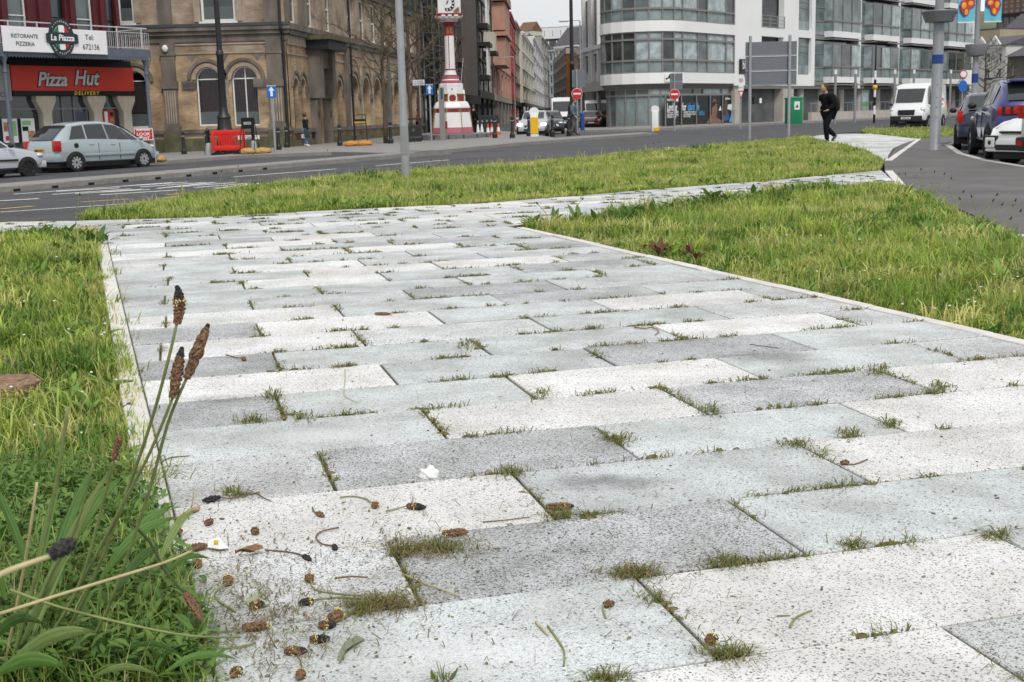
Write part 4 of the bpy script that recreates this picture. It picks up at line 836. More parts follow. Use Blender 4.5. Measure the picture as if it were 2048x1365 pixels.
    each('mullion', mk('shop_frame', (0.20, 0.20, 0.21), 0.4, 0), gl, [(x - 0.03, x + 0.03, 0.1, 0.158, 0.1, rk) for x in (o + 0.05, o + 2.05, o + 2.75, o + 3.4, o + 4.1, o + 5.0)])
    bx('transom', MATS['shop_frame'], gl, o, o + 6.7, 0.09, 0.157, rk - 0.6, rk - 0.54)
    bx('door_panel', mk('door_blue', (0.06, 0.07, 0.11), 0.4), gl, o + 3.45, o + 4.05, 0.11, 0.14, 0.2, rk - 0.7)
    def poster(x0, x1, z0_, z1_, base, bits):
        p = bx('poster', base, gl, x0, x1, 0.05, 0.062, z0_, z1_)
        for (a, b, c_, d_, mt) in bits: bx('poster_print', mt, p, x0 + a, x0 + b, 0.04, 0.048, z0_ + c_, z0_ + d_)
    gm = mk('print_green', (0.25, 0.5, 0.2), 0.6, 0); rm_ = mk('print_red', (0.5, 0.04, 0.03), 0.6, 0); bm_ = mk('print_brown', (0.4, 0.22, 0.12), 0.6, 0.5, 9)
    poster(o + 0.45, o + 1.15, 0.95, 2.0, signw, ((0.05, 0.5, 0.75, 0.95, gm), (0.05, 0.35, 0.5, 0.7, black), (0.32, 0.68, 0.05, 0.5, bm_)))
    poster(o - 0.5, o + 0.25, 0.95, 2.0, signw, ((0.05, 0.3, 0.5, 0.9, bm_), (0.4, 0.7, 0.3, 0.95, gm), (0.1, 0.3, 0.1, 0.3, rm_)))
    poster(o + 4.98, o + 5.65, 1.35, 2.3, rm_, ((0.08, 0.26, 0.05, 0.9, signw), (0.4, 0.62, 0.1, 0.6, bm_), (0.42, 0.6, 0.7, 0.88, black)))
    # neighbouring shopfront on the left
    nb = bx('neighbour_fascia', mk('grey_fascia', (0.30, 0.31, 0.32), 0.6, 0.05), r, 0, o - 0.05, -0.2, 0, rk - 0.2, pz0 - 0.3); txt('OFFICE', 0.28, o - 0.75, rk + 0.05, ink, nb, y=-0.21); bx('shop_window', glass_d, r, 0, o - 0.1, 0.1, 0.15, 0.2, rk - 0.2)
    # iron columns under the canopy
    for x in (o - 1.5, Lc + 0.35, 0.8):
        m = MB().lathe([(0.16, 0), (0.16, 0.25), (0.095, 0.4), (0.085, pz0 - 0.75), (0.12, pz0 - 0.72), (0.09, pz0 - 0.6), (0.10, pz0 - 0.3), (0.19, pz0 - 0.05), (0.19, pz0)], 12, (x, -1.9)); m.build('iron_column', bluegrey, r, smooth=35)
    m = MB().tube([(Lc + 0.35, -1.9, pz0 - 0.8), (Lc + 0.5, -1.9, pz0 - 0.4), (Lc + 0.7, -1.9, pz0)], 0.02); m.build('bracket', bluegrey, r)
    lm = MB().rbox(o - 1.75, o - 1.6, -2.0, -1.8, pz0 - 0.42, pz0 - 0.28, 0.03).build('spot_lamp', black, r); 
pizza_building()
# ---------------------------------------------------------------- glazed corner office on the right
def glass_office():
    clad = mk('white_cladding', (0.80, 0.80, 0.795), 0.45, 0.04, 0.4); mull = mk('grey_mullion', (0.21, 0.205, 0.195), 0.5, 0.1); soff = mk('soffit_grey', (0.16, 0.155, 0.15), 0.6, 0.1); stone = mk('pale_stone', (0.42, 0.385, 0.35), 0.7, 0.12, 1.2)
    panes = [mk_glass('office_glass_a', (0.115, 0.15, 0.155), 0.08, 0.6, 0.45, 0.8), mk_glass('office_glass_b', (0.21, 0.26, 0.265), 0.12, 0.5, 0.3, 0.9), mk_glass('office_glass_c', (0.045, 0.055, 0.055), 0.06, 0.7, 0.6, 0.9), mk_glass('office_glass_d', (0.33, 0.385, 0.40), 0.14, 0.5, 0.35, 1.6)]
    # plan: street side, rounded corner, main front
    dirF = Vector((0.625, 0.7806)); P1 = W(1364, 200, 92.0).xy; rad = 3.2; nF = Vector((dirF.y, -dirF.x))   # outward normal of main front
    C = P1 - nF * rad; a1 = math.atan2(nF.y, nF.x); a0 = math.radians(-178)
    if a1 < a0: a0 -= 2 * PI
    Sx = C + Vector((math.cos(a0), math.sin(a0))) * rad; dS = Vector((0.10, 1.0)).normalized()
    zb = -0.05; r = root('corner_office', 'white office block with rounded glazed corner and blue-green window bands', 'building', (C.x, C.y, zb), 0)
    loc = lambda p: Vector((p[0] - C.x, p[1] - C.y))
    def S(px):                       # metres along the front for a sight line
        k = ray(px, 200); kx = k.x / k.y; return (kx * P1.y - P1.x) / (dirF.x - kx * dirF.y)
    ZZ = lambda py, px=1290, Y=90.8: W(px, py, Y).z - zb
    seg = []                      # polyline of the curved front, (point, outward normal)
    seg.append((loc(Sx + dS * 14), Vector((math.cos(a0), math.sin(a0))))); seg.append((loc(Sx + dS * 7), Vector((math.cos(a0), math.sin(a0)))))
    na = 8
    for i in range(na + 1):
        a = a0 + (a1 - a0) * i / na; n_ = Vector((math.cos(a), math.sin(a))); seg.append((n_ * rad, n_))
    endF = S(1466) - 0.8
    for t in (S(1394), S(1413), S(1450)): seg.append((nF * rad + dirF * t, nF))
    seg.append((nF * rad + dirF * (endF + 0.8), nF))
    def strip(z0, z1, off0, off1, name, mat, parent=r, back=0.6, sg=None):
        sg = sg or seg; m = MB(); fr = [p + n * off0 for p, n in sg]; ft = [p + n * off1 for p, n in sg]; bk = [p - n * back for p, n in sg]
        for i in range(len(sg) - 1):
            a, b, c_, d_ = fr[i], fr[i + 1], ft[i + 1], ft[i]
            m.face([(*a, z0), (*b, z0), (*c_, z1), (*d_, z1)]); m.face([(*d_, z1), (*c_, z1), (*bk[i + 1], z1), (*bk[i], z1)]); m.face([(*bk[i], z0), (*bk[i + 1], z0), (*b, z0), (*a, z0)])
        return m.build(name, mat, parent, smooth=45)
    fz = [(ZZ(168), ZZ(146.5)), (ZZ(63.5), ZZ(42)), (ZZ(-41), ZZ(-62))]        # white spandrel bands
    for z0, z1 in fz: strip(z0, z1, 0.18, 0.18, 'spandrel_band', clad)
    strip(ZZ(178), ZZ(168.3), -0.25, 0.1, 'soffit', soff)
    def glazing(z0, z1, cuts, off, sg=None):
        sg = sg or seg; g = root('glazing', None, None); g.parent = r
        for (p, n_) in sg: 
            m = MB(); q = p + n_ * off; t = Vector((-n_.y, n_.x)); 
            m.prism([(q.x - t.x * 0.05 - n_.x * 0.1, q.y - t.y * 0.05 - n_.y * 0.1), (q.x + t.x * 0.05 - n_.x * 0.1, q.y + t.y * 0.05 - n_.y * 0.1), (q.x + t.x * 0.05 + n_.x * 0.09, q.y + t.y * 0.05 + n_.y * 0.09), (q.x - t.x * 0.05 + n_.x * 0.09, q.y - t.y * 0.05 + n_.y * 0.09)], z0, z1); m.build('mullion', mull, g)
        zz = [z0] + cuts + [z1]
        for c_ in cuts: strip(c_ - 0.07, c_ + 0.07, off + 0.11, off + 0.11, 'transom', mull, g, 0.1 - off, sg)
        strip(z1 - 0.08, z1, off + 0.08, off + 0.08, 'transom', mull, g, 0.1 - off, sg); strip(z0, z0 + 0.08, off + 0.08, off + 0.08, 'transom', mull, g, 0.1 - off, sg)
        for i in range(len(sg) - 1):
            base = random.choice((0, 0, 3, 2, 3, 2))
            for j in range(len(zz) - 1):
                a = sg[i][0] + sg[i][1] * off; b = sg[i + 1][0] + sg[i + 1][1] * off
                MB().face([(*a, zz[j]), (*b, zz[j]), (*b, zz[j + 1]), (*a, zz[j + 1])]).build('pane', panes[base if j != 0 else (1 if base != 2 else 0)], g)
        return g
    glazing(fz[0][1] + 0.01, fz[1][0] - 0.01, [ZZ(121), ZZ(79)], 0.02)
    glazing(fz[1][1] + 0.01, fz[2][0] - 0.01, [ZZ(17), ZZ(-25)], 0.02)
    gs = seg[:-1] if False else seg
    glazing(0.12, ZZ(177.5), [ZZ(191)], -0.35)
    strip(0.0, 0.12, -0.2, -0.2, 'base_course', stone)
    # core and roof
    poly = [tuple(p - n * 0.7) for p, n in seg] + [tuple(nF * rad + dirF * 62 - nF * 0.7), tuple(nF * rad + dirF * 62 - nF * 14), tuple(loc(Sx + dS * 14) + Vector((12, 0)))]
    MB().prism(poly, 0.0, ZZ(-63)).build('core', mk('office_core', (0.10, 0.11, 0.11), 0.8, 0.3, 0.6), r); MB().prism(poly, ZZ(-62.9), ZZ(-66)).build('roof', clad, r)
    # posters in the ground floor windows
    f0 = nF * rad; ang = math.atan2(dirF.y, dirF.x)
    fr = root('main_front', None, None); fr.parent = r; fr.location = (f0.x, f0.y, 0); fr.rotation_euler = (0, 0, ang)   # local x along the front, -y outwards
    s0, s1 = S(1334), S(1473); zp0, zp1 = ZZ(256) + 0.15, ZZ(193)
    dkm = mk('poster_black', (0.012, 0.012, 0.014), 0.3, 0); blu = mk('poster_blue', (0.08, 0.36, 0.72), 0.5, 0); skin = mk('print_skin', (0.22, 0.11, 0.08), 0.6, 0.2, 4); wht = mk('print_white', (0.8, 0.8, 0.8), 0.5, 0)
    po = bx('window_poster', dkm, r, s0, s1, 0.20, 0.215, zp0, zp1); po.parent = r
    po.location = fr.location; po.rotation_euler = fr.rotation_euler
    wS = s1 - s0; px_ = lambda f: s0 + wS * f; pz = lambda f: zp0 + (zp1 - zp0) * f
    txt('Lending', 0.78, px_(0.03), pz(0.60), wht, po, y=0.19, align='LEFT', bold=0.012, sx=0.58); txt('for', 0.78, px_(0.235), pz(0.60), wht, po, y=0.19, align='LEFT', bold=0.012, sx=0.62); txt('island life', 0.78, px_(0.31), pz(0.60), blu, po, y=0.19, align='LEFT', bold=0.014, sx=0.6)
    for i, ln in enumerate(('With over years of', 'experience lending', 'products ready')): txt(ln, 0.26, px_(0.03), pz(0.43 - 0.075 * i), wht, po, y=0.19, align='LEFT', sx=0.8)
    for i, ln in enumerate(('whether for a home or', 'a new business, we are', 'here to help')): txt(ln, 0.26, px_(0.255), pz(0.43 - 0.075 * i), wht, po, y=0.19, align='LEFT', sx=0.75)
    for i, ln in enumerate(('blackhorse', 'offshore.im')): txt(ln, 0.24, px_(0.47), pz(0.42 - 0.08 * i), blu, po, y=0.19, align='LEFT', sx=0.8)
    txt('blackhorse', 0.3, px_(0.03), pz(0.86), wht, po, y=0.19, align='LEFT', sx=0.7); bx('logo_tile', wht, po, px_(0.15), px_(0.18), 0.18, 0.19, pz(0.80), pz(0.93))
    txt('blackhorse', 0.3, px_(0.86), pz(0.88), wht, po, y=0.19, align='LEFT', sx=0.6); bx('logo_tile', wht, po, px_(0.955), px_(0.985), 0.18, 0.19, pz(0.82), pz(0.95))
    hx = lambda cx, cz, rx, rz, n=20: [(px_(cx) + rx * math.cos(2 * PI * i / n), pz(cz) + rz * math.sin(2 * PI * i / n)) for i in range(n)]
    MB().slab([(px_(0.58), pz(0.0)), (px_(0.60), pz(0.12)), (px_(0.64), pz(0.22)), (px_(0.66), pz(0.34)), (px_(0.72), pz(0.34)), (px_(0.725), pz(0.2)), (px_(0.80), pz(0.1)), (px_(0.82), pz(0))], 0.188, 0.198).build('portrait_shoulders', skin, po)
    MB().slab(hx(0.695, 0.52, 0.42, 0.78), 0.178, 0.187).build('portrait_face', skin, po); MB().slab([(px_(0.655), pz(0.55)), (px_(0.66), pz(0.72)), (px_(0.69), pz(0.8)), (px_(0.73), pz(0.72)), (px_(0.70), pz(0.66))], 0.17, 0.177).build('portrait_hair', mk('print_hair', (0.02, 0.014, 0.012), 0.6, 0), po)
    MB().slab([(px_(0.76), pz(0.45)), (px_(0.79), pz(0.62)), (px_(0.80), pz(0.45))], 0.185, 0.195).build('portrait_card', wht, po)
    MB().slab([(px_(0.82), pz(0.05)), (px_(0.86), pz(0.42)), (px_(0.90), pz(0.45)), (px_(0.93), pz(0.1))], 0.188, 0.198).build('portrait_shirt', mk('print_denim', (0.05, 0.1, 0.2), 0.6, 0.3, 9), po); MB().slab(hx(0.865, 0.55, 0.3, 0.6), 0.178, 0.187).build('portrait_face', mk('print_skin_dark', (0.09, 0.05, 0.04), 0.6, 0.2, 4), po)
    MB().slab([(px_(0.89), pz(0.50)), (px_(0.90), pz(0.66)), (px_(0.985), pz(0.70)), (px_(0.98), pz(0.42))], 0.17, 0.18).build('portrait_sheet', mk('print_pale', (0.6, 0.75, 0.8), 0.5, 0), po); MB().slab([(px_(0.92), pz(0.02)), (px_(0.955), pz(0.36)), (px_(0.985), pz(0.42)), (px_(0.985), pz(0.02))], 0.168, 0.179).build('portrait_sleeve', blu, po)
    for q in (0, 0.215, 0.425, 0.625, 0.81): mu = bx('mullion', mull, r, px_(q) - 0.04, px_(q) + 0.04, 0.10, 0.165, zp0 - 0.1, zp1); mu.location = fr.location; mu.rotation_euler = fr.rotation_euler
    # black horse tile on the first band
    aT = a0 + (a1 - a0) * 0.80; nT = Vector((math.cos(aT), math.sin(aT))); tl = bx('logo_tile', wht, r, -0.32, 0.32, -0.03, 0.0, ZZ(165), ZZ(148.5)); tl.location = (nT.x * (rad + 0.2), nT.y * (rad + 0.2), 0); tl.rotation_euler = (0, 0, aT + PI / 2)
    zq = (ZZ(165) + ZZ(148.5)) / 2; MB().slab([(-0.28, zq - 0.1), (-0.2, zq - 0.02), (-0.05, zq + 0.0), (0.05, zq + 0.22), (0.1, zq + 0.24), (0.16, zq + 0.12), (0.13, zq + 0.03), (0.26, zq - 0.12), (0.2, zq - 0.17), (0.08, zq - 0.06), (-0.08, zq - 0.08), (-0.2, zq - 0.2), (-0.24, zq - 0.18), (-0.18, zq - 0.08)], -0.045, -0.03).build('horse_emblem', black, tl)
    def F(o):
        o.parent = r; o.location = fr.location; o.rotation_euler = fr.rotation_euler; return o
    def FB(name, mat, *a): return F(bx(name, mat, r, *a))
    # white wall with a recessed balcony opening
    w0, w1, zt = endF + 0.8, S(1628), ZZ(-180)
    ZA = lambda py, px: (lambda Y: W(px, py, Y).z - zb)(P1.y + S(px) * dirF.y)
    b0, b1 = S(1522), S(1566); ww0, ww1 = S(1595), S(1621)
    zs = ZA(172, 1560)
    holes = [rect(b0, b1, ZA(56, 1545), ZA(-30, 1545)), rect(b0, b1, ZA(110, 1545), ZA(74, 1545))] + [rect(ww0, ww1, ZA(a, 1608), ZA(b, 1608)) for a, b in ((150, 76), (61, -12))]
    m = MB(); wall_panel(m, rect(w0, w1, zs, zt), holes, 0.5); F(m.build('wall', clad, r))
    FB('recess', mk('dark_green', (0.01, 0.035, 0.022), 0.6, 0.3), b0 - 0.1, b1 + 0.1, 1.2, 1.3, zs, zt); 
    rl = MB()
    for q in range(4): rl.box(b0, b1, -0.06, -0.03, ZA(55 - q * 7.2, 1545), ZA(54 - q * 7.2, 1545))
    for q in range(4): x = b0 + (b1 - b0) * q / 3; rl.box(x - 0.03, x + 0.03, -0.07, -0.02, ZA(56, 1545), ZA(32, 1545))
    F(rl.build('railing', steel, r))
    for a, b in ((150, 76), (61, -12)):
        z0, z1 = ZA(a, 1608), ZA(b, 1608); w = win(r, rect(ww0, ww1, z0, z1), 0.3, panes[0], mull, (), (z0 + (z1 - z0) * 0.27, z0 + (z1 - z0) * 0.62, z0 + (z1 - z0) * 0.78), 0.07); F(w)
        ch = bx('pane', panes[1], w, ww0 + 0.07, ww1 - 0.07, 0.27, 0.28, z0 + 0.07, z0 + (z1 - z0) * 0.27)
    # glazed bays between white fins
    ex = [S(q) for q in (1628, 1709, 1786, 1862, 1931)]
    for i in range(4):
        a, b = ex[i], ex[i + 1]; fin = 0.55; FB('fin', clad, b - fin, b, -0.5, 0.3, zs - 0.2, zt)
        for fl in range(3):
            z0 = zs + 0.05 + fl * 3.95; z1 = z0 + 3.9; base = FB('spandrel', mull, a + 0.02, b - fin - 0.02, 0.05, 0.3, z0, z0 + 0.35)
            bay = root('bay_window', None, None); bay.parent = r; bay.location = fr.location; bay.rotation_euler = fr.rotation_euler
            x0, x1 = a + 0.25 + (b - a - fin) * 0.22, b - fin - 0.15; yb = -0.75
            MB().box(x0 - 0.1, x1 + 0.1, yb - 0.15, 0.2, z0 + 0.0, z0 + 0.1).build('bay_ledge', mull, bay); MB().box(x0, x1, yb, 0.1, z0 + 0.22, z0 + 0.75).build('bay_panel', clad, bay)
            MB().box(x0 - 0.06, x1 + 0.06, yb - 0.08, 0.1, z0 + 1.55, z0 + 1.68).build('transom', mull, bay); MB().box(x0, x1, yb, 0.1, z0 + 3.55, z0 + 3.62).build('bay_roof', mull, bay)
            n = 3
            for q in range(n):
                xa = x0 + (x1 - x0) * q / n; xb = x0 + (x1 - x0) * (q + 1) / n
                for (c0, c1, g) in ((0.76, 1.55, 1), (1.68, 3.55, random.choice((0, 2, 0, 3)))): MB().face([(xa, yb + 0.02, z0 + c0), (xb, yb + 0.02, z0 + c0), (xb, yb + 0.02, z0 + c1), (xa, yb + 0.02, z0 + c1)]).build('pane', panes[g], bay)
                MB().box(xa - 0.05, xa + 0.05, yb - 0.05, yb + 0.05, z0 + 0.76, z0 + 3.55).build('mullion', mull, bay)
            for xs_ in (x0, x1):
                for (c0, c1, g) in ((0.76, 1.55, 1), (1.68, 3.55, 3)): MB().face([(xs_, yb + 0.02, z0 + c0), (xs_, 0.1, z0 + c0), (xs_, 0.1, z0 + c1), (xs_, yb + 0.02, z0 + c1)]).build('pane', panes[g], bay)
            for (c0, c1, g) in ((0.4, 1.5, 1), (1.62, 2.7, random.choice((0, 2))), (2.78, 3.85, 0)):
                MB().face([(a + 0.02, 0.1, z0 + c0), (b - fin - 0.02, 0.1, z0 + c0), (b - fin - 0.02, 0.1, z0 + c1), (a + 0.02, 0.1, z0 + c1)]).build('pane', panes[g], bay)
            MB().box(a + 0.02, b - fin - 0.02, 0.06, 0.13, z0 + 1.5, z0 + 1.62).box(a + 0.02, b - fin - 0.02, 0.06, 0.13, z0 + 2.7, z0 + 2.78).build('transom', mull, bay)
    FB('end_wall', clad, ex[-1], ex[-1] + 1.0, -0.6, 14, 0, zt); FB('soffit', soff, w0, ex[-1] + 0.9, 0.02, 3.0, zs - 0.25, zs - 0.02)
    # ground floor of the front: set back behind stone columns, low wall and lobby
    FB('lobby_wall', mk('lobby_stone', (0.20, 0.185, 0.165), 0.8, 0.15, 1), endF + 1.6, S(1566), 1.0, 1.4, 0, zs - 0.25); FB('lobby_pier', stone, endF + 0.9, endF + 2.0, -0.1, 0.8, 0, zs - 0.25); FB('lobby_pier', stone, S(1564), S(1585), -0.1, 0.8, 0, zs - 0.25)
    sg_ = FB('hanging_sign', dkm, S(1501), S(1517), -0.3, -0.15, ZA(209, 1510), ZA(195, 1510)); bx('logo_tile', wht, sg_, S(1512), S(1516.5), -0.32, -0.302, ZA(207, 1510), ZA(197, 1510))
    sg_ = FB('wall_sign', dkm, S(1477), S(1492), -0.2, -0.05, ZA(148, 1485), ZA(119, 1485)); txt('black', 0.95, S(1480), ZA(131, 1485), wht, sg_, y=-0.21, align='LEFT', bold=0.01, sx=0.7)
    bk = FB('ground_floor_back', mk_glass('lobby_glass', (0.06, 0.07, 0.07), 0.1, 0.6, 0.5, 0.3), S(1585), ex[-1], 2.4, 2.5, 0, zs - 0.25)
    x = S(1608)
    while x < ex[-1] - 0.5: c_ = MB().lathe([(0.42, 0), (0.42, zs - 0.26)], 12, (x + 0.4, 0.7)).build('column', stone, r, smooth=50); F(c_); x += (ex[1] - ex[0]) / 2.05
    FB('low_wall', stone, S(1604), ex[-1], -0.9, -0.6, 0, 0.75); 
    rl = MB().box(S(1604), ex[-1], -0.77, -0.73, 1.5, 1.55)
    x = S(1606)
    while x < ex[-1]: rl.box(x - 0.02, x + 0.02, -0.77, -0.73, 0.75, 1.5); x += 1.1
    F(rl.build('handrail', steel, r))
    cm = FB('cash_machine', mk('atm_grey', (0.35, 0.4, 0.38), 0.4, 0.05), S(1728), S(1742), 0.2, 0.8, 0.6, ZA(180, 1735)); bx('screen_panel', mk('atm_green', (0.10, 0.42, 0.08), 0.4, 0), cm, S(1729), S(1741), 0.17, 0.195, ZA(212, 1735), ZA(206, 1735)); bx('screen_panel', mk('print_pale', (0.6, 0.75, 0.8)), cm, S(1731), S(1739), 0.17, 0.195, ZA(203, 1735), ZA(186, 1735))
    return dict(S=S, P1=P1, dirF=dirF, nF=nF)
OFFICE = glass_office()
sheet('office_pavement', [tuple(OFFICE['P1'] + OFFICE['dirF'] * a + OFFICE['nF'] * b) for a, b in ((-12, 3.0), (-5, 4.8), (0, 4.2), (60, 4.0), (60, 0), (10, -3), (-2, -10), (-14, -2))], lambda x, y: 0.02, paving_far, 4.0, 0.2)
# ---------------------------------------------------------------- street of shops beyond the clock
def terrace(name, label, px0, Y0, px1, Y1, ytop, wallm, cols, rows, trim, glass=None, zb=-0.2, gf=4.0, shop=None, group='buildings along the shopping street', wfrac=0.5, cornice=True, depth=9.0, roofm=None, gable=0.0, arched=False, frame=None, pil=False, hfrac=0.6):
    A = W(px0, 230, Y0); B = W(px1, 230, Y1); r = frame_at(name, label, 'building', A.xy, B.xy, zb, group); Lf = (B.xy - A.xy).length
    zt = W((px0 + px1) / 2, ytop, (Y0 + Y1) / 2).z - zb; glass = glass or glass_d; frame = frame or white
    holes = []; fh = (zt - gf - 0.6) / max(rows, 1); cw = Lf / max(cols, 1)
    for i in range(cols):
        for j in range(rows):
            x0 = cw * (i + 0.5 - wfrac / 2); z0 = gf + fh * (j + 0.22); h_ = fh * hfrac
            holes.append(arch(x0, x0 + cw * wfrac, z0, z0 + h_ - cw * wfrac / 2 * (0.9 if h_ > cw * wfrac / 2 else 0.1), 6) if arched and h_ > cw * wfrac else rect(x0, x0 + cw * wfrac, z0, z0 + h_))
    m = MB(); wall_panel(m, rect(0, Lf, gf, zt), holes, 0.3); m.face([(0, 0, gf), (0, depth, gf), (0, depth, zt), (0, 0, zt)]); m.face([(Lf, 0, gf), (Lf, 0, zt), (Lf, depth, zt), (Lf, depth, gf)]); m.build('wall', wallm, r)
    MB().box(0.1, Lf - 0.1, 0.42, depth, 0, zt - 0.1).build('core', interior, r)
    for h in holes: win(r, h, 0.22, glass, frame, (), ((h[0][1] + max(p[1] for p in h)) / 2,), 0.09)
    sm = shop or interior
    MB().box(0.05, Lf - 0.05, 0.1, 0.4, 0, gf - 0.8).build('shopfront', glass_d, r)
    n = max(2, cols)
    for i in range(n + 1): x = Lf * i / n; bx('shop_pilaster', sm if shop else trim, r, max(0, x - 0.25), min(Lf, x + 0.25), -0.05, 0.3, 0, gf - 0.8)
    MB().box(0, Lf, -0.25, 0.4, gf - 0.8, gf - 0.01).build('shop_fascia', sm, r)
    if cornice:
        MB().box(-0.1, Lf + 0.1, -0.45, 0.3, zt - 0.4, zt).box(-0.05, Lf + 0.05, -0.25, 0.2, zt - 0.75, zt - 0.41).build('cornice', trim, r)
        for j in range(1, rows): MB().box(0, Lf, -0.18, 0.1, gf + fh * j - 0.1, gf + fh * j + 0.12).build('string_course', trim, r)
    if pil:
        for i in range(cols + 1): x = cw * i; MB().box(max(0, x - 0.16), min(Lf, x + 0.16), -0.16, 0.05, gf, zt - 0.75).build('pilaster', trim, r)
    rm = roofm or lead
    if gable: MB().ring([[(x, -0.3, zt), (x, depth / 2, zt + gable), (x, depth, zt)] for x in (-0.2, Lf + 0.2)]).build('roof', rm, r)
    else: MB().box(0, Lf, 0, depth, zt + 0.002, zt + 0.25).build('roof', rm, r)
    return r, Lf, zt
dkclad = mk('dark_cladding', (0.028, 0.026, 0.025), 0.6, 0.2, 2); brclad = mk('brown_cladding', (0.10, 0.085, 0.075), 0.6, 0.15, 1.5); pinkst = mk('pink_stone', (0.44, 0.255, 0.19), 0.85, 0.15, 1); redp = mk('red_render', (0.34, 0.035, 0.03), 0.6, 0.1, 1); creamr = mk('cream_render', (0.56, 0.52, 0.43), 0.8, 0.08, 0.6); whiter = mk('white_render', (0.62, 0.61, 0.60), 0.8, 0.06, 0.5); greyr = mk('grey_render', (0.33, 0.315, 0.29), 0.85, 0.1, 0.6); slate = mk('slate_roof', (0.085, 0.08, 0.09), 0.7, 0.15, 1.5); browntile = mk('brown_roof', (0.16, 0.09, 0.05), 0.8, 0.2, 1.5); timber = mk('black_timber', (0.018, 0.017, 0.016), 0.6, 0.2); tancol = mk('tan_render', (0.36, 0.30, 0.22), 0.85, 0.1, 0.8); ochre = mk('ochre_panel', (0.24, 0.11, 0.035), 0.7, 0.2, 1)
# scaffolded block behind the clock
r, Lf, zt = terrace('scaffolded_building', 'dark building wrapped in scaffolding behind the clock tower', 843, 101, 912, 112, -70, dkclad, 4, 4, dkclad, wfrac=0.55, cornice=False, group=None)
m = MB()
for i in range(7):
    x = Lf * i / 6; m.cyl((x, -1.2, 0), (x, -1.2, zt), 0.045, n=6); m.cyl((x, -0.3, 0), (x, -0.3, zt), 0.045, n=6)
for j in range(7):
    z = 2.0 * (j + 1); m.cyl((0, -1.2, z), (Lf, -1.2, z), 0.04, n=6); m.cyl((0, -1.2, z + 1.0), (Lf, -1.2, z + 1.0), 0.04, n=6); m.box(0, Lf, -1.15, -0.35, z - 0.06, z)
for i in range(3): m.cyl((Lf * i / 3, -1.25, 2), (Lf * (i + 1) / 3, -1.25, 6 + 2 * i), 0.04, n=6)
m.build('scaffold', mk('scaffold_tube', (0.13, 0.135, 0.15), 0.4, 0.1, metal=0.5), r)
# modern glazed front with brown cladding
rA, LA, zA = terrace('glazed_shop_block', 'modern shop block with tall pale glazed bay beside the clock tower', 912, 108, 936, 118, -70, mk_glass('pale_glazing', (0.32, 0.35, 0.37), 0.15, 0.5, 0.15, 0.2), 3, 3, dkclad, glass=mk_glass('pale_glazing2', (0.22, 0.245, 0.26), 0.1, 0.6, 0.4, 0.4), frame=steel, wfrac=0.8, cornice=False, hfrac=0.8, group=None)
rB, LB, zB = terrace('brown_clad_block', 'narrow block clad in dark brown ribbed panels', 936, 110, 957, 118, -70, brclad, 0, 1, brclad, cornice=False, gf=3.2, group=None)
for i in range(9): MB().box(LB * (i + 0.3) / 9, LB * (i + 0.6) / 9, -0.06, 0.0, 3.2, zB).build('cladding_rib', brclad, rB)
# black and cream half-timbered bays
rT, LT, zT = terrace('timbered_building', 'tall cream building with black timber bays and bay windows', 957, 128, 986, 152, -60, mk('grey_cream', (0.31, 0.285, 0.245), 0.85, 0.1, 0.8), 3, 4, timber, wfrac=0.5, shop=black, pil=True, group=None)
for j in range(2):
    z0 = 5.0 + j * 5.2; b = bx('bay', timber, rT, 1.2, 5.2, -1.1, 0, z0, z0 + 0.5); bx('bay_cornice', timber, b, 1.0, 5.4, -1.3, 0, z0 + 3.4, z0 + 3.8)
    for q in range(3): MB().box(1.35 + q * 1.3, 2.45 + q * 1.3, -1.05, -0.95, z0 + 0.55, z0 + 3.35).build('bay_pane', glass_b, b); MB().box(1.25 + q * 1.3, 1.35 + q * 1.3, -1.1, -0.9, z0 + 0.5, z0 + 3.4).build('bay_post', white, b)
MB().box(9, 13, -1.3, 0, 8.3, 10.3).build('oriel', creamr, rT); MB().box(8.8, 13.2, -1.5, 0, 7.9, 8.29).build('oriel_base', timber, rT)
rP, LP, zP = terrace('pink_building', 'ornate pink stone building with bay windows in the shopping street', 986, 152, 1022, 205, -30, pinkst, 5, 4, pinkst, wfrac=0.45, arched=True, pil=True, shop=mk('stone_shop', (0.30, 0.25, 0.20), 0.85, 0.1), group=None)
for j in range(3): bb = bx('bay', pinkst, rP, 3, 16, -1.6, 0, 7.5 + 4.2 * j, 10.8 + 4.2 * j); bx('bay_cornice', pinkst, bb, 2.5, 16.5, -1.9, 0, 11 + 4.2 * j, 11.5 + 4.2 * j)
terrace('red_building', 'narrow bright red fronted building in the shopping street', 1022, 205, 1034, 240, 40, redp, 3, 3, redp, wfrac=0.5, group=None)
terrace('taupe_building', 'grey-brown stone fronted building next to the red one', 1033, 240, 1048, 285, 58, mk('taupe_stone', (0.33, 0.285, 0.245), 0.85, 0.1), 4, 4, tancol, wfrac=0.5, group=None)
terrace('cream_building', 'tall cream rendered building with dark arched windows midway down the street', 1047, 262, 1070, 330, 82, creamr, 4, 4, white, wfrac=0.4, arched=True, shop=black, group=None)
terrace('white_terrace', 'white rendered terrace further down the shopping street', 1069, 325, 1090, 450, 98, whiter, 5, 4, white, wfrac=0.4, shop=black, group=None)
terrace('far_grey_terrace', 'small grey terrace at the far end of the street', 1086, 430, 1106, 520, 88, greyr, 4, 5, greyr, wfrac=0.4, group=None)
terrace('pale_blue_terrace', 'pale blue-grey narrow building closing the end of the street', 1100, 480, 1115, 478, 100, mk('pale_blue_render', (0.42, 0.46, 0.52), 0.8, 0.08), 2, 5, white, wfrac=0.5, group=None)
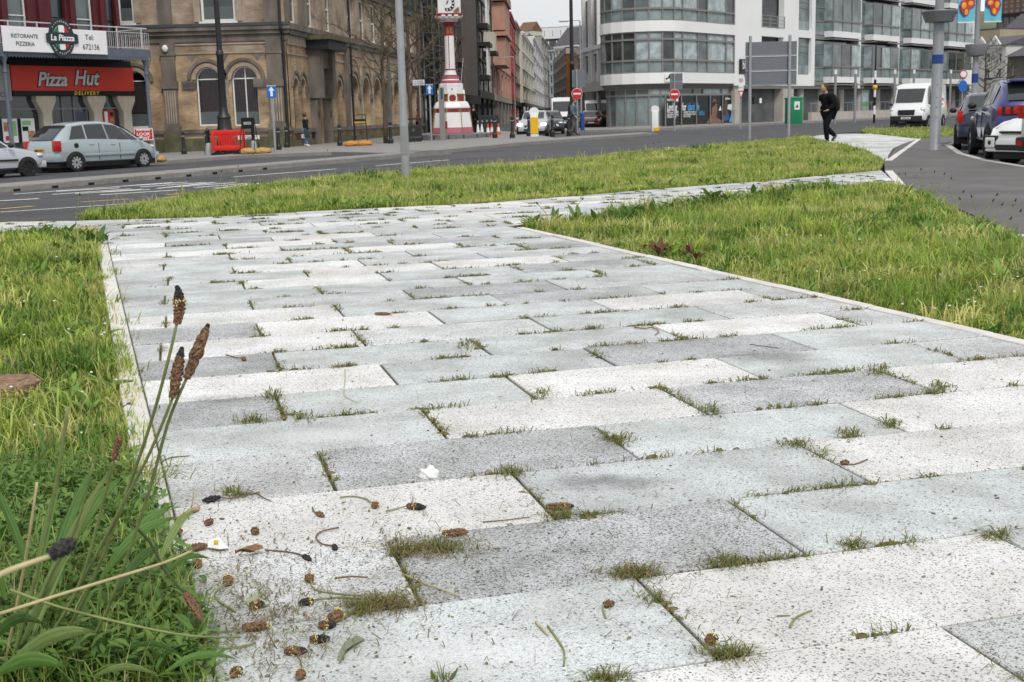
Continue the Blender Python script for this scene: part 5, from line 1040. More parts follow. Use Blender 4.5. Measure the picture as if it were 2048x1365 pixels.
# right side of the street, nearest first
rD, LD, zD = terrace('art_deco_building', 'white art deco building with two tall window strips', 1164, 128, 1232, 112, 92, mk('deco_white', (0.56, 0.545, 0.51), 0.8, 0.08, 0.5), 0, 1, whiter, gf=4.2, shop=mk('deco_shop', (0.42, 0.40, 0.36), 0.8, 0.05), group=None, depth=5.0)
for px0, px1 in ((1177, 1188), (1195, 1205)):
    t = lambda p: LD * (p - 1164) / 68.0
    z0, z1 = 5.2, 12.2; w = win(rD, rect(t(px0), t(px1), z0, z1), -0.02, glass_d, greyr, (t((px0 + px1) / 2),), [z0 + (z1 - z0) * q / 5 for q in range(1, 5)], 0.1)
    MB().box(t(px0) - 0.5, t(px0) - 0.02, -0.4, 0, 4.3, 13).box(t(px1) + 0.02, t(px1) + 0.5, -0.4, 0, 4.3, 13).build('fin', whiter, rD)
up_ = MB().box(t(1190), LD, 1.5, 4.5, zD, zD + 3.0).build('penthouse', whiter, rD)
for q in range(3): MB().box(t(1194) + q * 1.35, t(1194) + q * 1.35 + 1.1, 1.44, 1.52, zD + 0.9, zD + 2.2).build('penthouse_window', glass_d, up_)
terrace('cream_ornate_building', 'small cream building with ornate gable beside the art deco block', 1150, 176, 1167, 172, 100, creamr, 1, 2, white, wfrac=0.35, gable=2.5, group=None)
rC, LC, zC = terrace('concrete_office', 'concrete office block with rows of windows and ochre end wall', 1108, 290, 1134, 232, 112, mk('concrete_grey', (0.36, 0.34, 0.31), 0.85, 0.1, 0.5), 7, 4, greyr, wfrac=0.72, hfrac=0.7, frame=greyr, group=None, cornice=False)
terrace('ochre_end_wall', 'rust coloured blank end wall of the concrete block', 1134, 231, 1152, 229, 110, ochre, 0, 1, ochre, cornice=False, group=None)
terrace('mansard_house', 'white dormered house with dark slate roof above the concrete block', 1112, 330, 1158, 322, 92, whiter, 6, 1, white, gf=16, roofm=slate, gable=5.0, group=None)
terrace('hill_white_block', 'large plain white block standing high behind the street', 1068, 620, 1165, 610, 55, mk('bright_white', (0.74, 0.74, 0.75), 0.7, 0.05), 6, 1, white, gf=38, cornice=False, roofm=slate, group=None, wfrac=0.1)
terrace('hill_brown_roof_house', 'cream house with brown roof high on the left of the street end', 1040, 560, 1066, 556, 62, creamr, 3, 1, creamr, gf=34, cornice=False, roofm=browntile, gable=4, group=None)
terrace('slate_roofed_house', 'house under a steep dark slate roof above the art deco block', 1174, 240, 1222, 235, 74, slate, 0, 1, slate, cornice=False, roofm=slate, gable=3.5, group=None)
# ---------------------------------------------------------------- houses on the rising ground at the far right
hill = MB(); hx_ = [60 + 10 * i for i in range(30)]; hy = [150 + 15 * i for i in range(20)]
hill.v = [(x, y, -0.3 + 9 * sstep(150, 300, y) + 22 * sstep(230, 420, y)) for y in hy for x in hx_]
for j in range(len(hy) - 1):
    for i in range(len(hx_) - 1): a = j * len(hx_) + i; hill.f.append((a, a + 1, a + 1 + len(hx_), a + len(hx_))); hill.m.append(0)
hl = hill.build('hill', mk('hill_green', (0.10, 0.12, 0.06), 0.9, 0.3, 0.1)); hl['kind'] = 'structure'
rw_, lw_, zw_ = terrace('gabled_white_house', 'white house with two gables and dark sash windows behind the parked cars', 1938, 150, 2006, 146, 92, whiter, 3, 3, white, gf=2.0, wfrac=0.28, cornice=False, roofm=slate, gable=1.2, group=None)
for q in (0.28, 0.68): MB().slab([(lw_ * q - 1.1, zw_ - 0.3), (lw_ * q + 1.1, zw_ - 0.3), (lw_ * q, zw_ + 1.1)], -0.12, 0.1).build('gable', white, rw_)
terrace('grey_stone_house', 'dark grey stone house at the right edge behind the cars', 2010, 141, 2085, 137, 112, mk('dark_stone', (0.13, 0.12, 0.105), 0.9, 0.2, 0.8), 3, 2, sand, gf=2.0, wfrac=0.25, cornice=False, roofm=slate, gable=1.6, group=None)
terrace('white_cottage', 'white cottage with blue windows under a slate roof on the hill', 1992, 215, 2080, 205, 66, whiter, 4, 1, white, gf=8, wfrac=0.22, cornice=False, roofm=slate, gable=3.5, group=None, glass=mk('blue_shutters', (0.06, 0.12, 0.3), 0.4))
terrace('brick_apartments', 'brown brick apartment block high on the hill at the right edge', 1985, 300, 2090, 286, -10, mk('brown_brick', (0.15, 0.09, 0.065), 0.9, 0.15, 0.5), 9, 3, sand, gf=22, wfrac=0.5, cornice=False, group=None)
terrace('tan_house', 'tan gable end house beside the banner pole', 1930, 192, 1992, 187, 62, tancol, 2, 2, tancol, gf=4, wfrac=0.2, cornice=False, roofm=slate, gable=0, group=None)
terrace('pale_backdrop_house', 'pale low outbuilding behind the small bare tree', 1965, 132, 2030, 129, 160, mk('offwhite_render', (0.5, 0.5, 0.48), 0.85, 0.1), 3, 1, white, gf=0.9, wfrac=0.2, shop=mk('offwhite_render', (0, 0, 0)), cornice=False, group=None)
# ================================================================== clock tower
def clock_tower():
    P = W(905, 270, 66.0); zb = zp(P.x, P.y)
    r = root('clock_tower', 'white and red painted cast iron clock tower on granite plinth', 'clock tower', (P.x, P.y, zb), math.radians(8))
    k = 66.0 / F_PX / 4.708; z0 = W(905, 266.5, 66.0).z - zb
    Z = lambda y: z0 + (1240 - y) * k * 0.952; Rr = lambda w: w * k / 2 / math.cos(PI / 8)
    wt = mk('tower_white', (0.70, 0.69, 0.68), 0.45, 0.05, 3); pk = mk('tower_pink', (0.40, 0.12, 0.15), 0.5, 0.08, 3); rd = mk('tower_red', (0.24, 0.018, 0.03), 0.4, 0.1, 3); gd = mk('tower_gold', (0.23, 0.13, 0.035), 0.45, 0.2, 6); dk = mk('tower_dark', (0.02, 0.02, 0.02), 0.5, 0)
    gran = mk('grey_granite', (0.15, 0.15, 0.155), 0.7, 0.15, 5)
    n = 8; rot = PI / 8
    L = lambda name, mat, prof, n=n, rot=rot: MB().lathe([(Rr(w), Z(y)) for w, y in prof], n, (0, 0), rot).build(name, mat, r)
    MB().lathe([(2.05, -0.1), (2.05, z0 - 0.06), (1.98, z0 - 0.02), (0.5, z0 - 0.01)], 16).build('granite_plinth', gran, r, smooth=20)
    for i in range(16):
        a = 2 * PI * (i + 0.5) / 16; j = MB().box(-0.012, 0.012, -0.02, 0.02, 0.0, z0 - 0.07).build('plinth_joint', dk, bpy.data.objects['granite_plinth']); j.location = (2.03 * math.cos(a), 2.03 * math.sin(a), 0); j.rotation_euler = (0, 0, a)
    L('base_band', pk, [(372, 1240), (356, 1186)]); L('base', wt, [(354, 1185.9), (318, 1042)]); L('frieze', gd, [(322, 1041.9), (318, 1004)])
    fz = bpy.data.objects['frieze.002'] if 'frieze.002' in bpy.data.objects else None
    L('base_cornice', wt, [(326, 1003.9), (326, 992), (290, 950), (262, 940)])
    for i in range(8):
        a = rot + PI / 8 + 2 * PI * i / 8; p = MB().box(-0.02, 0.02, -0.27, 0.27, Z(1036), Z(1010)).build('frieze_panel', rd, r); p.location = (Rr(320) * math.cos(PI / 8) * math.cos(a), Rr(320) * math.cos(PI / 8) * math.sin(a), 0); p.rotation_euler = (0, 0, a)
        e = rot + 2 * PI * i / 8; MB().tube([(Rr(368) * math.cos(e), Rr(368) * math.sin(e), Z(1238)), (Rr(324) * math.cos(e), Rr(324) * math.sin(e), Z(1000))], 0.018, 6).build('edge_bead', gd, r)
    L('drum', gd, [(232, 939.9), (228, 880), (244, 876), (244, 868)])
    for i in range(8):
        a = rot + PI / 8 + 2 * PI * i / 8; d_ = Rr(230) * math.cos(PI / 8)
        if i % 2 == 0: p = MB().box(-0.03, 0.02, -0.16, 0.16, Z(934), Z(890)).build('drum_panel', rd, r)
        else:
            p = MB().slab([(-0.24, Z(938)), (0.24, Z(938)), (0.24, Z(880)), (0, Z(826)), (-0.24, Z(880))], -0.05, 0.03).build('pediment', wt, r); q = MB().slab([(0.15 * math.cos(2 * PI * t / 18), Z(908) + 0.15 * math.sin(2 * PI * t / 18)) for t in range(18)], -0.07, -0.05).build('roundel', rd, p); MB().slab([(0.19 * math.cos(2 * PI * t / 18), Z(908) + 0.19 * math.sin(2 * PI * t / 18)) for t in range(18)], -0.06, -0.051).build('roundel_rim', gd, p)
            MB().ell((0, -0.02, Z(822)), (0.04, 0.04, 0.05)).build('finial', gd, p, smooth='all')
        p.location = (d_ * math.cos(a), d_ * math.sin(a), 0); p.rotation_euler = (0, 0, a if i % 2 == 0 else a + PI / 2)
    L('stage', wt, [(220, 867.9), (214, 800), (214, 775), (190, 768)], 8)
    R2 = lambda name, mat, prof: MB().lathe([(w * k / 2, Z(y)) for w, y in prof], 24).build(name, mat, r, smooth=35)
    R2('ring', pk, [(170, 768), (184, 758), (184, 742), (168, 738)]); R2('ring_white', wt, [(160, 737.9), (152, 724)]); R2('ring', pk, [(158, 723.9), (164, 714), (160, 704), (140, 700)]); R2('ring', rd, [(138, 699.9), (142, 692), (128, 688)])
    R2('neck', wt, [(118, 687.9), (104, 660), (98, 642)]); R2('ring', rd, [(100, 641.9), (110, 636), (100, 630)])
    R2('shaft', wt, [(94, 629.9), (90, 480), (88, 318)])
    for i in range(4):
        a = PI / 2 * i + PI - 0.25; MB().tube([(93 * k / 2 * math.cos(a), 93 * k / 2 * math.sin(a), Z(625)), (88.5 * k / 2 * math.cos(a), 88.5 * k / 2 * math.sin(a), Z(322))], 0.02, 6).build('shaft_stripe', rd, r)
    R2('necking', rd, [(92, 317.9), (96, 310), (92, 300)]); R2('shaft_top', gd, [(86, 299.9), (84, 236)])
    for i in range(8):
        a = 2 * PI * i / 8; MB().tube([(86 * k / 2 * math.cos(a), 86 * k / 2 * math.sin(a), Z(298)), (86 * k / 2 * math.cos(a), 86 * k / 2 * math.sin(a), Z(238))], 0.03, 6).build('shaft_leaf', rd, r)
    R2('capital', rd, [(88, 235.9), (100, 215), (130, 198), (150, 192)]); R2('capital_ring', wt, [(150, 191.9), (176, 182), (150, 176)])
    sq = lambda w: w * k / 2 * math.sqrt(2)
    q4 = lambda name, mat, prof, parent=r: MB().lathe([(sq(w), Z(y)) for w, y in prof], 4, (0, 0), PI / 4).build(name, mat, parent)
    q4('bracket_block', wt, [(150, 175.9), (205, 160), (215, 140)])
    for sx in (-1, 1):
        for sy in (-1, 1): MB().ell((sx * 98 * k, sy * 98 * k, Z(165)), (0.09, 0.09, 0.1)).build('corbel', gd, r, smooth='all')
    q4('cornice', rd, [(222, 139.9), (236, 128), (236, 118), (214, 114)])
    for sx in (-0.33, 0, 0.33):
        for f in range(4):
            b = MB().box(sx - 0.1, sx + 0.1, -236 * k / 2 - 0.02, -236 * k / 2 + 0.02, Z(146), Z(130)).build('dentil', wt, r); b.rotation_euler = (0, 0, f * PI / 2)
    q4('clock_case', wt, [(206, 113.9), (206, -90)]); q4('clock_roof', rd, [(236, -90.1), (240, -110), (120, -170), (60, -210)])
    for f in range(4):
        face = MB().slab([(68 * k * math.cos(2 * PI * t / 32), Z(25) + 68 * k * math.sin(2 * PI * t / 32)) for t in range(32)], -103 * k - 0.03, -103 * k + 0.01).build('clock_face', dk, r); face.rotation_euler = (0, 0, f * PI / 2 - math.radians(10))
        MB().slab([(43 * k * math.cos(2 * PI * t / 32), Z(25) + 43 * k * math.sin(2 * PI * t / 32)) for t in range(32)], -103 * k - 0.04, -103 * k - 0.031).build('dial', wt, face)
        for h in range(12):
            a = 2 * PI * h / 12; c_, s_ = math.cos(a), math.sin(a); p = lambda rr, w: (rr * s_ + w * c_, Z(25) + rr * c_ - w * s_)
            MB().slab([p(47 * k, -0.022), p(47 * k, 0.022), p(64 * k, 0.03), p(64 * k, -0.03)], -103 * k - 0.04, -103 * k - 0.031).build('hour_mark', wt, face)
        for (ln, wd, ang, nm) in ((40, 0.022, 0.02, 'minute_hand'), (27, 0.03, 0.55, 'hour_hand')):
            c_, s_ = math.cos(ang), math.sin(ang); p = lambda rr, w: (rr * s_ + w * c_, Z(25) + rr * c_ - w * s_); MB().slab([p(-8 * k, -wd), p(-8 * k, wd), p(ln * k, wd * 0.4), p(ln * k, -wd * 0.4)], -103 * k - 0.055, -103 * k - 0.045).build(nm, dk, face)
        for sx in (-1, 1):
            for zz, y0_ in ((1, -70), (-1, 102)): MB().slab([(sx * 98 * k, Z(y0_)), (sx * 50 * k, Z(y0_)), (sx * 98 * k, Z(y0_) - (Z(0) - Z(42)) * zz * 1.0)], -103 * k - 0.02, -103 * k + 0.01).build('spandrel', gd, face)
    red_plaque = MB().box(-0.7, -0.35, -1.05, -0.75, Z(1190), Z(1125)).build('base_box', rd, r)
clock_tower()
# ================================================================== street furniture
def pole_sign_base(px, py, Y): 
    p = W(px, py, Y); z = zp(p.x, p.y); return p.x, p.y, z
alu = mk('sign_back_grey', (0.155, 0.17, 0.19), 0.5, 0.06, 3, metal=0.2); galv = mk('galvanised', (0.33, 0.345, 0.36), 0.45, 0.08, 5, metal=0.3); bluep = mk('sign_blue', (0.02, 0.13, 0.45), 0.4, 0.03); redsg = mk('traffic_red', (0.52, 0.02, 0.025), 0.4, 0.03); wsg = mk('traffic_white', (0.75, 0.75, 0.75), 0.4, 0.02)
# tall grey lamp pole in the grass strip
p = W(812, 355, 22.0); r = root('lamp_pole', 'tall slim grey lamp pole standing in the roadside grass', 'lamp post', (p.x, p.y, -0.03)); MB().lathe([(0.075, -0.2), (0.075, 1.1), (0.068, 1.15), (0.055, 8.0)], 16).build('shaft', galv, r, smooth=40); MB().tube([(0, 0, 7.95), (0.1, -0.4, 8.4), (0.2, -1.2, 8.6)], 0.03).build('arm', galv, r, smooth='all'); MB().rbox(0.1, 0.35, -1.8, -1.1, 8.52, 8.66, 0.04).build('lantern', galv, r); MB().box(-0.05, 0.05, -0.079, -0.07, 0.45, 0.95).build('access_door', steel, r)
# big poles with dish collars and blue bands at the right
def dish_pole(px, py, Y, zb, label, dish_y, w_dish, band_y, rad):
    p = W(px, py, Y); r = root('promenade_mast', label, 'mast', (p.x, p.y, zb)); Zq = lambda y: W(px, y, Y).z - zb
    MB().lathe([(rad * 1.06, -0.2), (rad * 1.06, 0.02), (rad, 0.03), (rad * 0.97, Zq(dish_y)), (rad * 0.78, Zq(dish_y) + 0.4), (rad * 0.75, 11)], 24).build('shaft', steel, r, smooth=40)
    d = MB().lathe([(rad * 1.02, Zq(dish_y + 7)), (w_dish * 0.78, Zq(dish_y + 5)), (w_dish, Zq(dish_y - 16)), (w_dish * 0.97, Zq(dish_y - 18)), (rad, Zq(dish_y - 6))], 28).build('dish_collar', mk('collar_grey', (0.17, 0.175, 0.185), 0.5, 0.05, metal=0.2), r, smooth=35)
    MB().lathe([(rad * 1.03, Zq(band_y + 9)), (rad * 1.03, Zq(band_y - 9))], 24).build('blue_band', mk('band_blue', (0.015, 0.045, 0.22), 0.4, 0.05), r, smooth=50)
    for q in (170, 195, 215, 235): MB().ell((rad * -0.2, -rad, Zq(q)), (0.012, 0.012, 0.012), 8, 4).build('bolt', black, r)
    return r, Zq
r1, Zq = dish_pole(1869, 298, 29.3, 0.0, 'thick grey steel mast with dish collar and blue band on the tarmac footway', 40, 0.40, 119, 0.125)
r2, Zq2 = dish_pole(1946, 255, 49.0, -0.1, 'slimmer grey mast with blue band carrying two bright banners', 107, 0.42, 157, 0.125)
bn_b = mk('banner_blue', (0.13, 0.45, 0.58), 0.6, 0.25, 1.2); bn_o = mk('banner_orange', (0.72, 0.24, 0.03), 0.6, 0.3, 3, col2=(0.8, 0.42, 0.05)); bn_r = mk('banner_red', (0.5, 0.04, 0.03), 0.6, 0.3, 4); bn_p = mk('banner_purple', (0.07, 0.05, 0.25), 0.6, 0.1)
for sx in (-1, 1):
    x0, x1 = (-0.85, -0.18) if sx < 0 else (0.18, 0.85); bn = root('banner', ('left' if sx < 0 else 'right') + ' one of two blue banners with orange abstract shape on the mast', 'banner', (r2.location.x, r2.location.y, -0.1)); bn['group'] = 'banners on the mast'
    m = MB(); z0, z1 = Zq2(44), Zq2(-40); cols = 8
    for i in range(cols):
        a = x0 + (x1 - x0) * i / cols; b = x0 + (x1 - x0) * (i + 1) / cols; ya, yb = 0.02 * math.sin(i * 1.1), 0.02 * math.sin((i + 1) * 1.1); m.face([(a, -0.2 + ya, z0), (b, -0.2 + yb, z0), (b, -0.2 + yb, z1), (a, -0.2 + ya, z1)])
    cl = m.build('cloth', bn_b, bn, smooth='all'); MB().box(x0, x1, -0.225, -0.19, z0 - 0.05, z0 - 0.01).build('hem_bar', wsg, bn); MB().box(min(0, x0), max(0, x1), -0.22, -0.19, z1 + 0.01, z1 + 0.04).build('top_arm', steel, bn)
    cx = (x0 + x1) / 2; fl = lambda pts: [(cx + sx * -1 * x, z0 + z) for x, z in pts]
    blob = [(-0.22, 0.42), (-0.26, 0.62), (-0.2, 0.78), (-0.05, 0.82), (0.02, 1.1), (-0.14, 1.3), (0.06, 1.4), (0.16, 1.15), (0.14, 0.86), (0.27, 0.8), (0.28, 0.6), (0.12, 0.5), (0.06, 0.26), (-0.08, 0.2)]
    MB().slab(fl([(x * 1.12, z * 1.03 - 0.02) for x, z in blob]), -0.245, -0.235).build('print_outline', bn_p, bn); MB().slab(fl(blob), -0.256, -0.246).build('print_shape', bn_r, bn)
    for (a, b, w, h) in ((-0.12, 0.6, 0.09, 0.13), (0.13, 0.68, 0.1, 0.09), (-0.02, 0.36, 0.07, 0.12), (0.08, 1.15, 0.045, 0.16)): MB().slab(fl([(a + w * math.cos(2 * PI * t / 12), b + h * math.sin(2 * PI * t / 12)) for t in range(12)]), -0.266, -0.257).build('print_patch', bn_o, bn)
# big sign seen from behind on two posts
def W0(px, py, Y): return W(px, py, Y)
pa, pb = W(1499, 278, 45.0), W(1577, 276, 45.0); r = root('large_road_sign', 'large grey road sign seen from behind on two posts', 'road sign', (pa.x, 45.0, 0.0), math.atan2(0.0, 1)); w = pb.x - pa.x; Zq = lambda y: W(1540, y, 45.0).z
for x in (0, w): MB().lathe([(0.055, -0.2), (0.055, Zq(72)), (0.04, Zq(71))], 14, (x, 0)).build('post', galv, r, smooth=40)
pl = MB().rbox(-0.14, w + 0.25, -0.05, -0.03, Zq(172), Zq(83), 0.004)
for i in range(3):
    z0 = Zq(172) + (Zq(83) - Zq(172)) * i / 3; z1 = Zq(172) + (Zq(83) - Zq(172)) * (i + 1) / 3; MB().rbox(-0.16, w + 0.27, 0.06, 0.09, z0 + 0.01, z1 - 0.01, 0.006).build('sign_panel', alu, r); MB().box(-0.16, w + 0.27, 0.03, 0.06, z0 + 0.005, z0 + 0.05).build('stiffener', steel, r)
# other signs
def post_sign(name, label, px, py, Y, ytop, rad, mat=galv, zoff=None):
    p = W(px, py, Y); z = zp(p.x, p.y) if zoff is None else zoff; r = root(name, label, 'sign', (p.x, p.y, z)); Zq = lambda y: W(px, y, Y).z - z
    MB().lathe([(rad, -0.15), (rad, Zq(ytop)), (rad * 0.5, Zq(ytop) + 0.02)], 12).build('post', mat, r, smooth=40); return r, Zq
def arrow_sign(px, py, Y, y0, y1, wd, label):
    r, Zq = post_sign('one_way_sign', label, px, py, Y, y0 + 2, 0.045); pl = MB().rbox(-wd, wd, -0.07, -0.05, Zq(y1), Zq(y0), 0.004).build('plate', bluep, r)
    zc, h = (Zq(y0) + Zq(y1)) / 2, (Zq(y0) - Zq(y1)); MB().slab([(-0.05, zc - h * 0.38), (0.05, zc - h * 0.38), (0.05, zc + h * 0.1), (0.13, zc + h * 0.05), (0, zc + h * 0.4), (-0.13, zc + h * 0.05), (-0.05, zc + h * 0.1)], -0.08, -0.071).build('arrow', wsg, pl)
    MB().box(-wd, wd, -0.075, -0.0701, Zq(y0) - 0.025, Zq(y0) - 0.005).build('border', wsg, pl)
arrow_sign(551, 308, 51.5, 171, 196, 0.19, 'blue one-way arrow sign on grey post near the red barrier'); arrow_sign(863, 283, 62.0, 169, 190, 0.18, 'blue one-way arrow sign on grey post beside the clock tower')
def no_entry(px, py, Y, yc, rad_, label, panel=None):
    r, Zq = post_sign('no_entry_sign', label, px, py, Y, (panel[0] if panel else yc - 16), 0.05); n = 24
    d = MB().slab([(rad_ * math.cos(2 * PI * t / n), Zq(yc) + rad_ * math.sin(2 * PI * t / n)) for t in range(n)], -0.09, -0.07).build('disc', redsg, r); MB().box(-rad_ * 0.72, rad_ * 0.72, -0.1, -0.091, Zq(yc) - rad_ * 0.16, Zq(yc) + rad_ * 0.16).build('bar', wsg, d); MB().slab([(rad_ * 1.07 * math.cos(2 * PI * t / n), Zq(yc) + rad_ * 1.07 * math.sin(2 * PI * t / n)) for t in range(n)], -0.069, -0.055).build('rim', wsg, d)
    if panel: 
        for i in range(2): a = panel[1] + (panel[0] - panel[1]) * i / 2; b = panel[1] + (panel[0] - panel[1]) * (i + 1) / 2; MB().box(-0.38 + 0.12, 0.38 + 0.12 + 0.0, 0.06, 0.08, Zq(a) + 0.005, Zq(b) - 0.005).build('sign_panel', alu, r)
no_entry(1155, 262, 73.0, 188, 0.30, 'red no-entry sign below a grey panel behind the man in plaid', (140, 175)); no_entry(1349, 263, 76.0, 189, 0.30, 'red no-entry sign in front of the office poster', (147, 180))
r, Zq = post_sign('speed_sign', 'tall speed limit sign post beside the large road sign', 1481, 260, 79.0, 150, 0.05)
pl = MB().box(-0.15, 0.16, -0.08, -0.06, Zq(182), Zq(150)).build('plate', wsg, r); n = 20
MB().slab([(0.13 * math.cos(2 * PI * t / n), Zq(161) + 0.13 * math.sin(2 * PI * t / n)) for t in range(n)], -0.09, -0.081).build('ring', redsg, pl); MB().slab([(0.10 * math.cos(2 * PI * t / n), Zq(161) + 0.10 * math.sin(2 * PI * t / n)) for t in range(n)], -0.1, -0.091).build('disc', wsg, pl); txt('20', 0.13, 0, Zq(161), black, pl, y=-0.104, bold=0.004); txt('ZONE', 0.09, 0, Zq(176), black, pl, y=-0.085)
MB().slab([(-0.17, Zq(182.5)), (0.17, Zq(182.5)), (0, Zq(198))], -0.08, -0.06).build('triangle', redsg, r); MB().slab([(-0.11, Zq(184.5)), (0.11, Zq(184.5)), (0, Zq(194.5))], -0.09, -0.081).build('triangle_face', wsg, r)
for px, label in ((1922, 'blue roundel sign beside the white van'),):
    r, Zq = post_sign('roundel_sign', label, px, 250, 78.0, 140, 0.04, zoff=-0.1); MB().slab([(0.28 * math.cos(2 * PI * t / n), Zq(173) + 0.36 * math.sin(2 * PI * t / n)) for t in range(n)], -0.08, -0.06).build('disc', bluep, r); MB().slab([(0.25 * math.cos(2 * PI * t / n), Zq(149) + 0.25 * math.sin(2 * PI * t / n)) for t in range(n)], -0.08, -0.06).build('ring', redsg, r); MB().slab([(0.19 * math.cos(2 * PI * t / n), Zq(149) + 0.19 * math.sin(2 * PI * t / n)) for t in range(n)], -0.09, -0.081).build('disc', wsg, r)
    MB().box(0.15, 0.75, 0.0, 0.03, Zq(169), Zq(141)).build('panel', wsg, r)
# black cast lamp column with the big base; a plainer one down the street
def iron_lamp(px, py, Y, label, k=1.0):
    p = W(px, py, Y); z = zp(p.x, p.y); r = root('iron_lamp_column', label, 'lamp post', (p.x, p.y, z))
    MB().lathe([(0.40 * k, -0.1), (0.40 * k, 0.5), (0.36 * k, 0.55), (0.34 * k, 0.95), (0.38 * k, 1.0), (0.33 * k, 1.12), (0.30 * k, 1.5), (0.34 * k, 1.55), (0.22 * k, 1.75), (0.18 * k, 2.0)], 20).build('base', blackiron, r, smooth=35)
    MB().lathe([(0.175 * k, 1.99), (0.155 * k, 4.2), (0.19 * k, 4.25), (0.17 * k, 4.4), (0.13 * k, 4.45), (0.10 * k, 10.0)], 16).build('shaft', blackiron, r, smooth=35); MB().tube([(0, 0, 9.95), (0.3, 0, 10.5), (1.1, 0, 10.7)], 0.05).build('arm', blackiron, r, smooth='all'); MB().ell((1.2, 0, 10.55), (0.28, 0.2, 0.16)).build('lantern', blackiron, r, smooth='all')
iron_lamp(451, 280, 55.0, 'black cast iron lamp column behind the red barrier', 0.95); iron_lamp(1146, 255, 82.0, 'black lamp column rising behind the grey sign panel in the street', 1.0)
for px, Y, top, label in ((1163, 95, 42, 'slim grey street light with side arm near the art deco block'), (1031, 140, 115, 'slim grey street light before the red building')):
    p = W(px, 250, Y); r = root('street_light', label, 'street light', (p.x, p.y, -0.1)); h = W(px, top, Y).z + 0.1; MB().lathe([(0.09, 0), (0.09, 1.3), (0.06, 1.4), (0.05, h)], 10).build('shaft', galv, r, smooth=40); MB().tube([(0, 0, h), (-0.2, 0, h + 0.05), (-1.0, 0, h)], 0.035).build('arm', galv, r); MB().rbox(-1.6, -0.9, -0.12, 0.12, h - 0.06, h + 0.05, 0.03).build('lantern', galv, r)
# bollards
def bollard(px, py, Y, label, h=1.05, first=[None]):
    p = W(px, py, Y); z = zp(p.x, p.y)
    if first[0] is None:
        r = root('bollard', label, 'bollard', (p.x, p.y, z), 0, 'black bollards along the pavements'); MB().lathe([(0.13, -0.1), (0.13, 0.16), (0.10, 0.2), (0.085, 0.25), (0.065, 0.85), (0.085, 0.87), (0.085, 0.92)], 14).build('shaft', blackiron, r, smooth=35); MB().lathe([(0.07, 0.921), (0.085, 0.97), (0.05, 1.03), (0.01, 1.05)], 14).build('cap', blackiron, r, smooth=60); MB().lathe([(0.088, 0.80), (0.088, 0.845)], 14).build('band', mk('band_grey', (0.25, 0.27, 0.3), 0.4), r)
        first[0] = r
    else: clone(first[0], None, (p.x, p.y, z), 0, label)
for a in ((368, 303, 57, 'black bollard behind the red road works sign'), (415, 305, 55, 'black bollard left of the red barrier'), (558, 300, 57, 'black bollard just right of the one-way sign post'), (574, 298, 62, 'black bollard at the corner downpipe of the brick office'), (680, 292, 60, 'black bollard left of the yellow frame sign'), (782, 290, 60, 'black bollard beside the street tree'), (990, 276, 62, 'black bollard right of the clock tower plinth'), (1025, 280, 60, 'black bollard in front of the orange cones'), (1058, 274, 64, 'black bollard left of the yellow keep-left bollard'), (1105, 272, 65, 'black bollard in front of the black car'), (1138, 270, 66, 'black bollard next to the man in plaid')): bollard(*a)
bw = W(1040, 275, 63); 
def sleeve(px, py, Y, label):
    p = W(px, py, Y); r = root('marker_bollard', label, 'bollard', (p.x, p.y, zp(p.x, p.y))); MB().lathe([(0.17, -0.05), (0.17, 0.1), (0.11, 0.45), (0.09, 0.5)], 14).build('skirt', galv, r, smooth=40); MB().lathe([(0.075, 0.49), (0.075, 1.0), (0.09, 1.02), (0.03, 1.12)], 14).build('shaft', blackiron, r, smooth=40)
sleeve(418, 307, 52.5, 'dark bollard with pale skirted foot beside the red barrier'); sleeve(508, 303, 54, 'dark bollard with pale skirted foot behind the black frame sign')
# illuminated traffic bollards
def keep_left(px, py, Y, label, yellow):
    p = W(px, py, Y); r = root('traffic_bollard', label, 'bollard', (p.x, p.y, zr(p.x, p.y) + 0.12)); MB().rbox(-0.2, 0.2, -0.15, 0.15, -0.1, 1.15, 0.06).build('body', wsg, r, smooth=40); MB().slab([(0.24 * math.cos(2 * PI * t / 24), 1.2 + 0.24 * math.sin(2 * PI * t / 24)) for t in range(24)], -0.12, 0.12).build('head', wsg, r)
    ym = mk('traffic_yellow', (0.72, 0.42, 0.01), 0.4, 0.02)
    if yellow: MB().rbox(-0.19, 0.19, -0.18, -0.151, 0.15, 0.95, 0.01).build('yellow_panel', ym, r)
    else: MB().rbox(-0.1, 0.24, -0.2, -0.151, -0.05, 0.15, 0.01).build('yellow_base', ym, r)
keep_left(1069, 274, 62.0, 'white bollard with yellow panel in front of the silver car', True); keep_left(1310, 262, 74.0, 'plain white rounded traffic bollard before the glazed corner', False)
# zebra crossing beacon
p = W(1748, 249, 80.0); r = root('belisha_beacon', 'striped beacon pole with yellow globe and black lamp arm', 'beacon', (p.x, p.y, 0.0)); Zq = lambda y: W(1748, y, 80.0).z
for i in range(6): MB().lathe([(0.075, Zq(249) * 0 + i * 0.55), (0.075, i * 0.55 + 0.55)], 12).build('stripe', black if i % 2 == 0 else wsg, r)
MB().lathe([(0.05, 3.3), (0.04, Zq(88))], 10).build('shaft', black, r); MB().ell((0, 0, Zq(175)), (0.16, 0.16, 0.16), 16, 10).build('globe', mk('globe_yellow', (0.75, 0.42, 0.02), 0.3, 0.02), r, smooth='all'); MB().tube([(0, 0, Zq(88)), (0.2, 0, Zq(86)), (0.8, 0, Zq(84))], 0.035).build('arm', black, r); MB().rbox(-0.1, 0.75, -0.1, 0.1, Zq(87.5), Zq(84), 0.03).build('lantern', black, r)
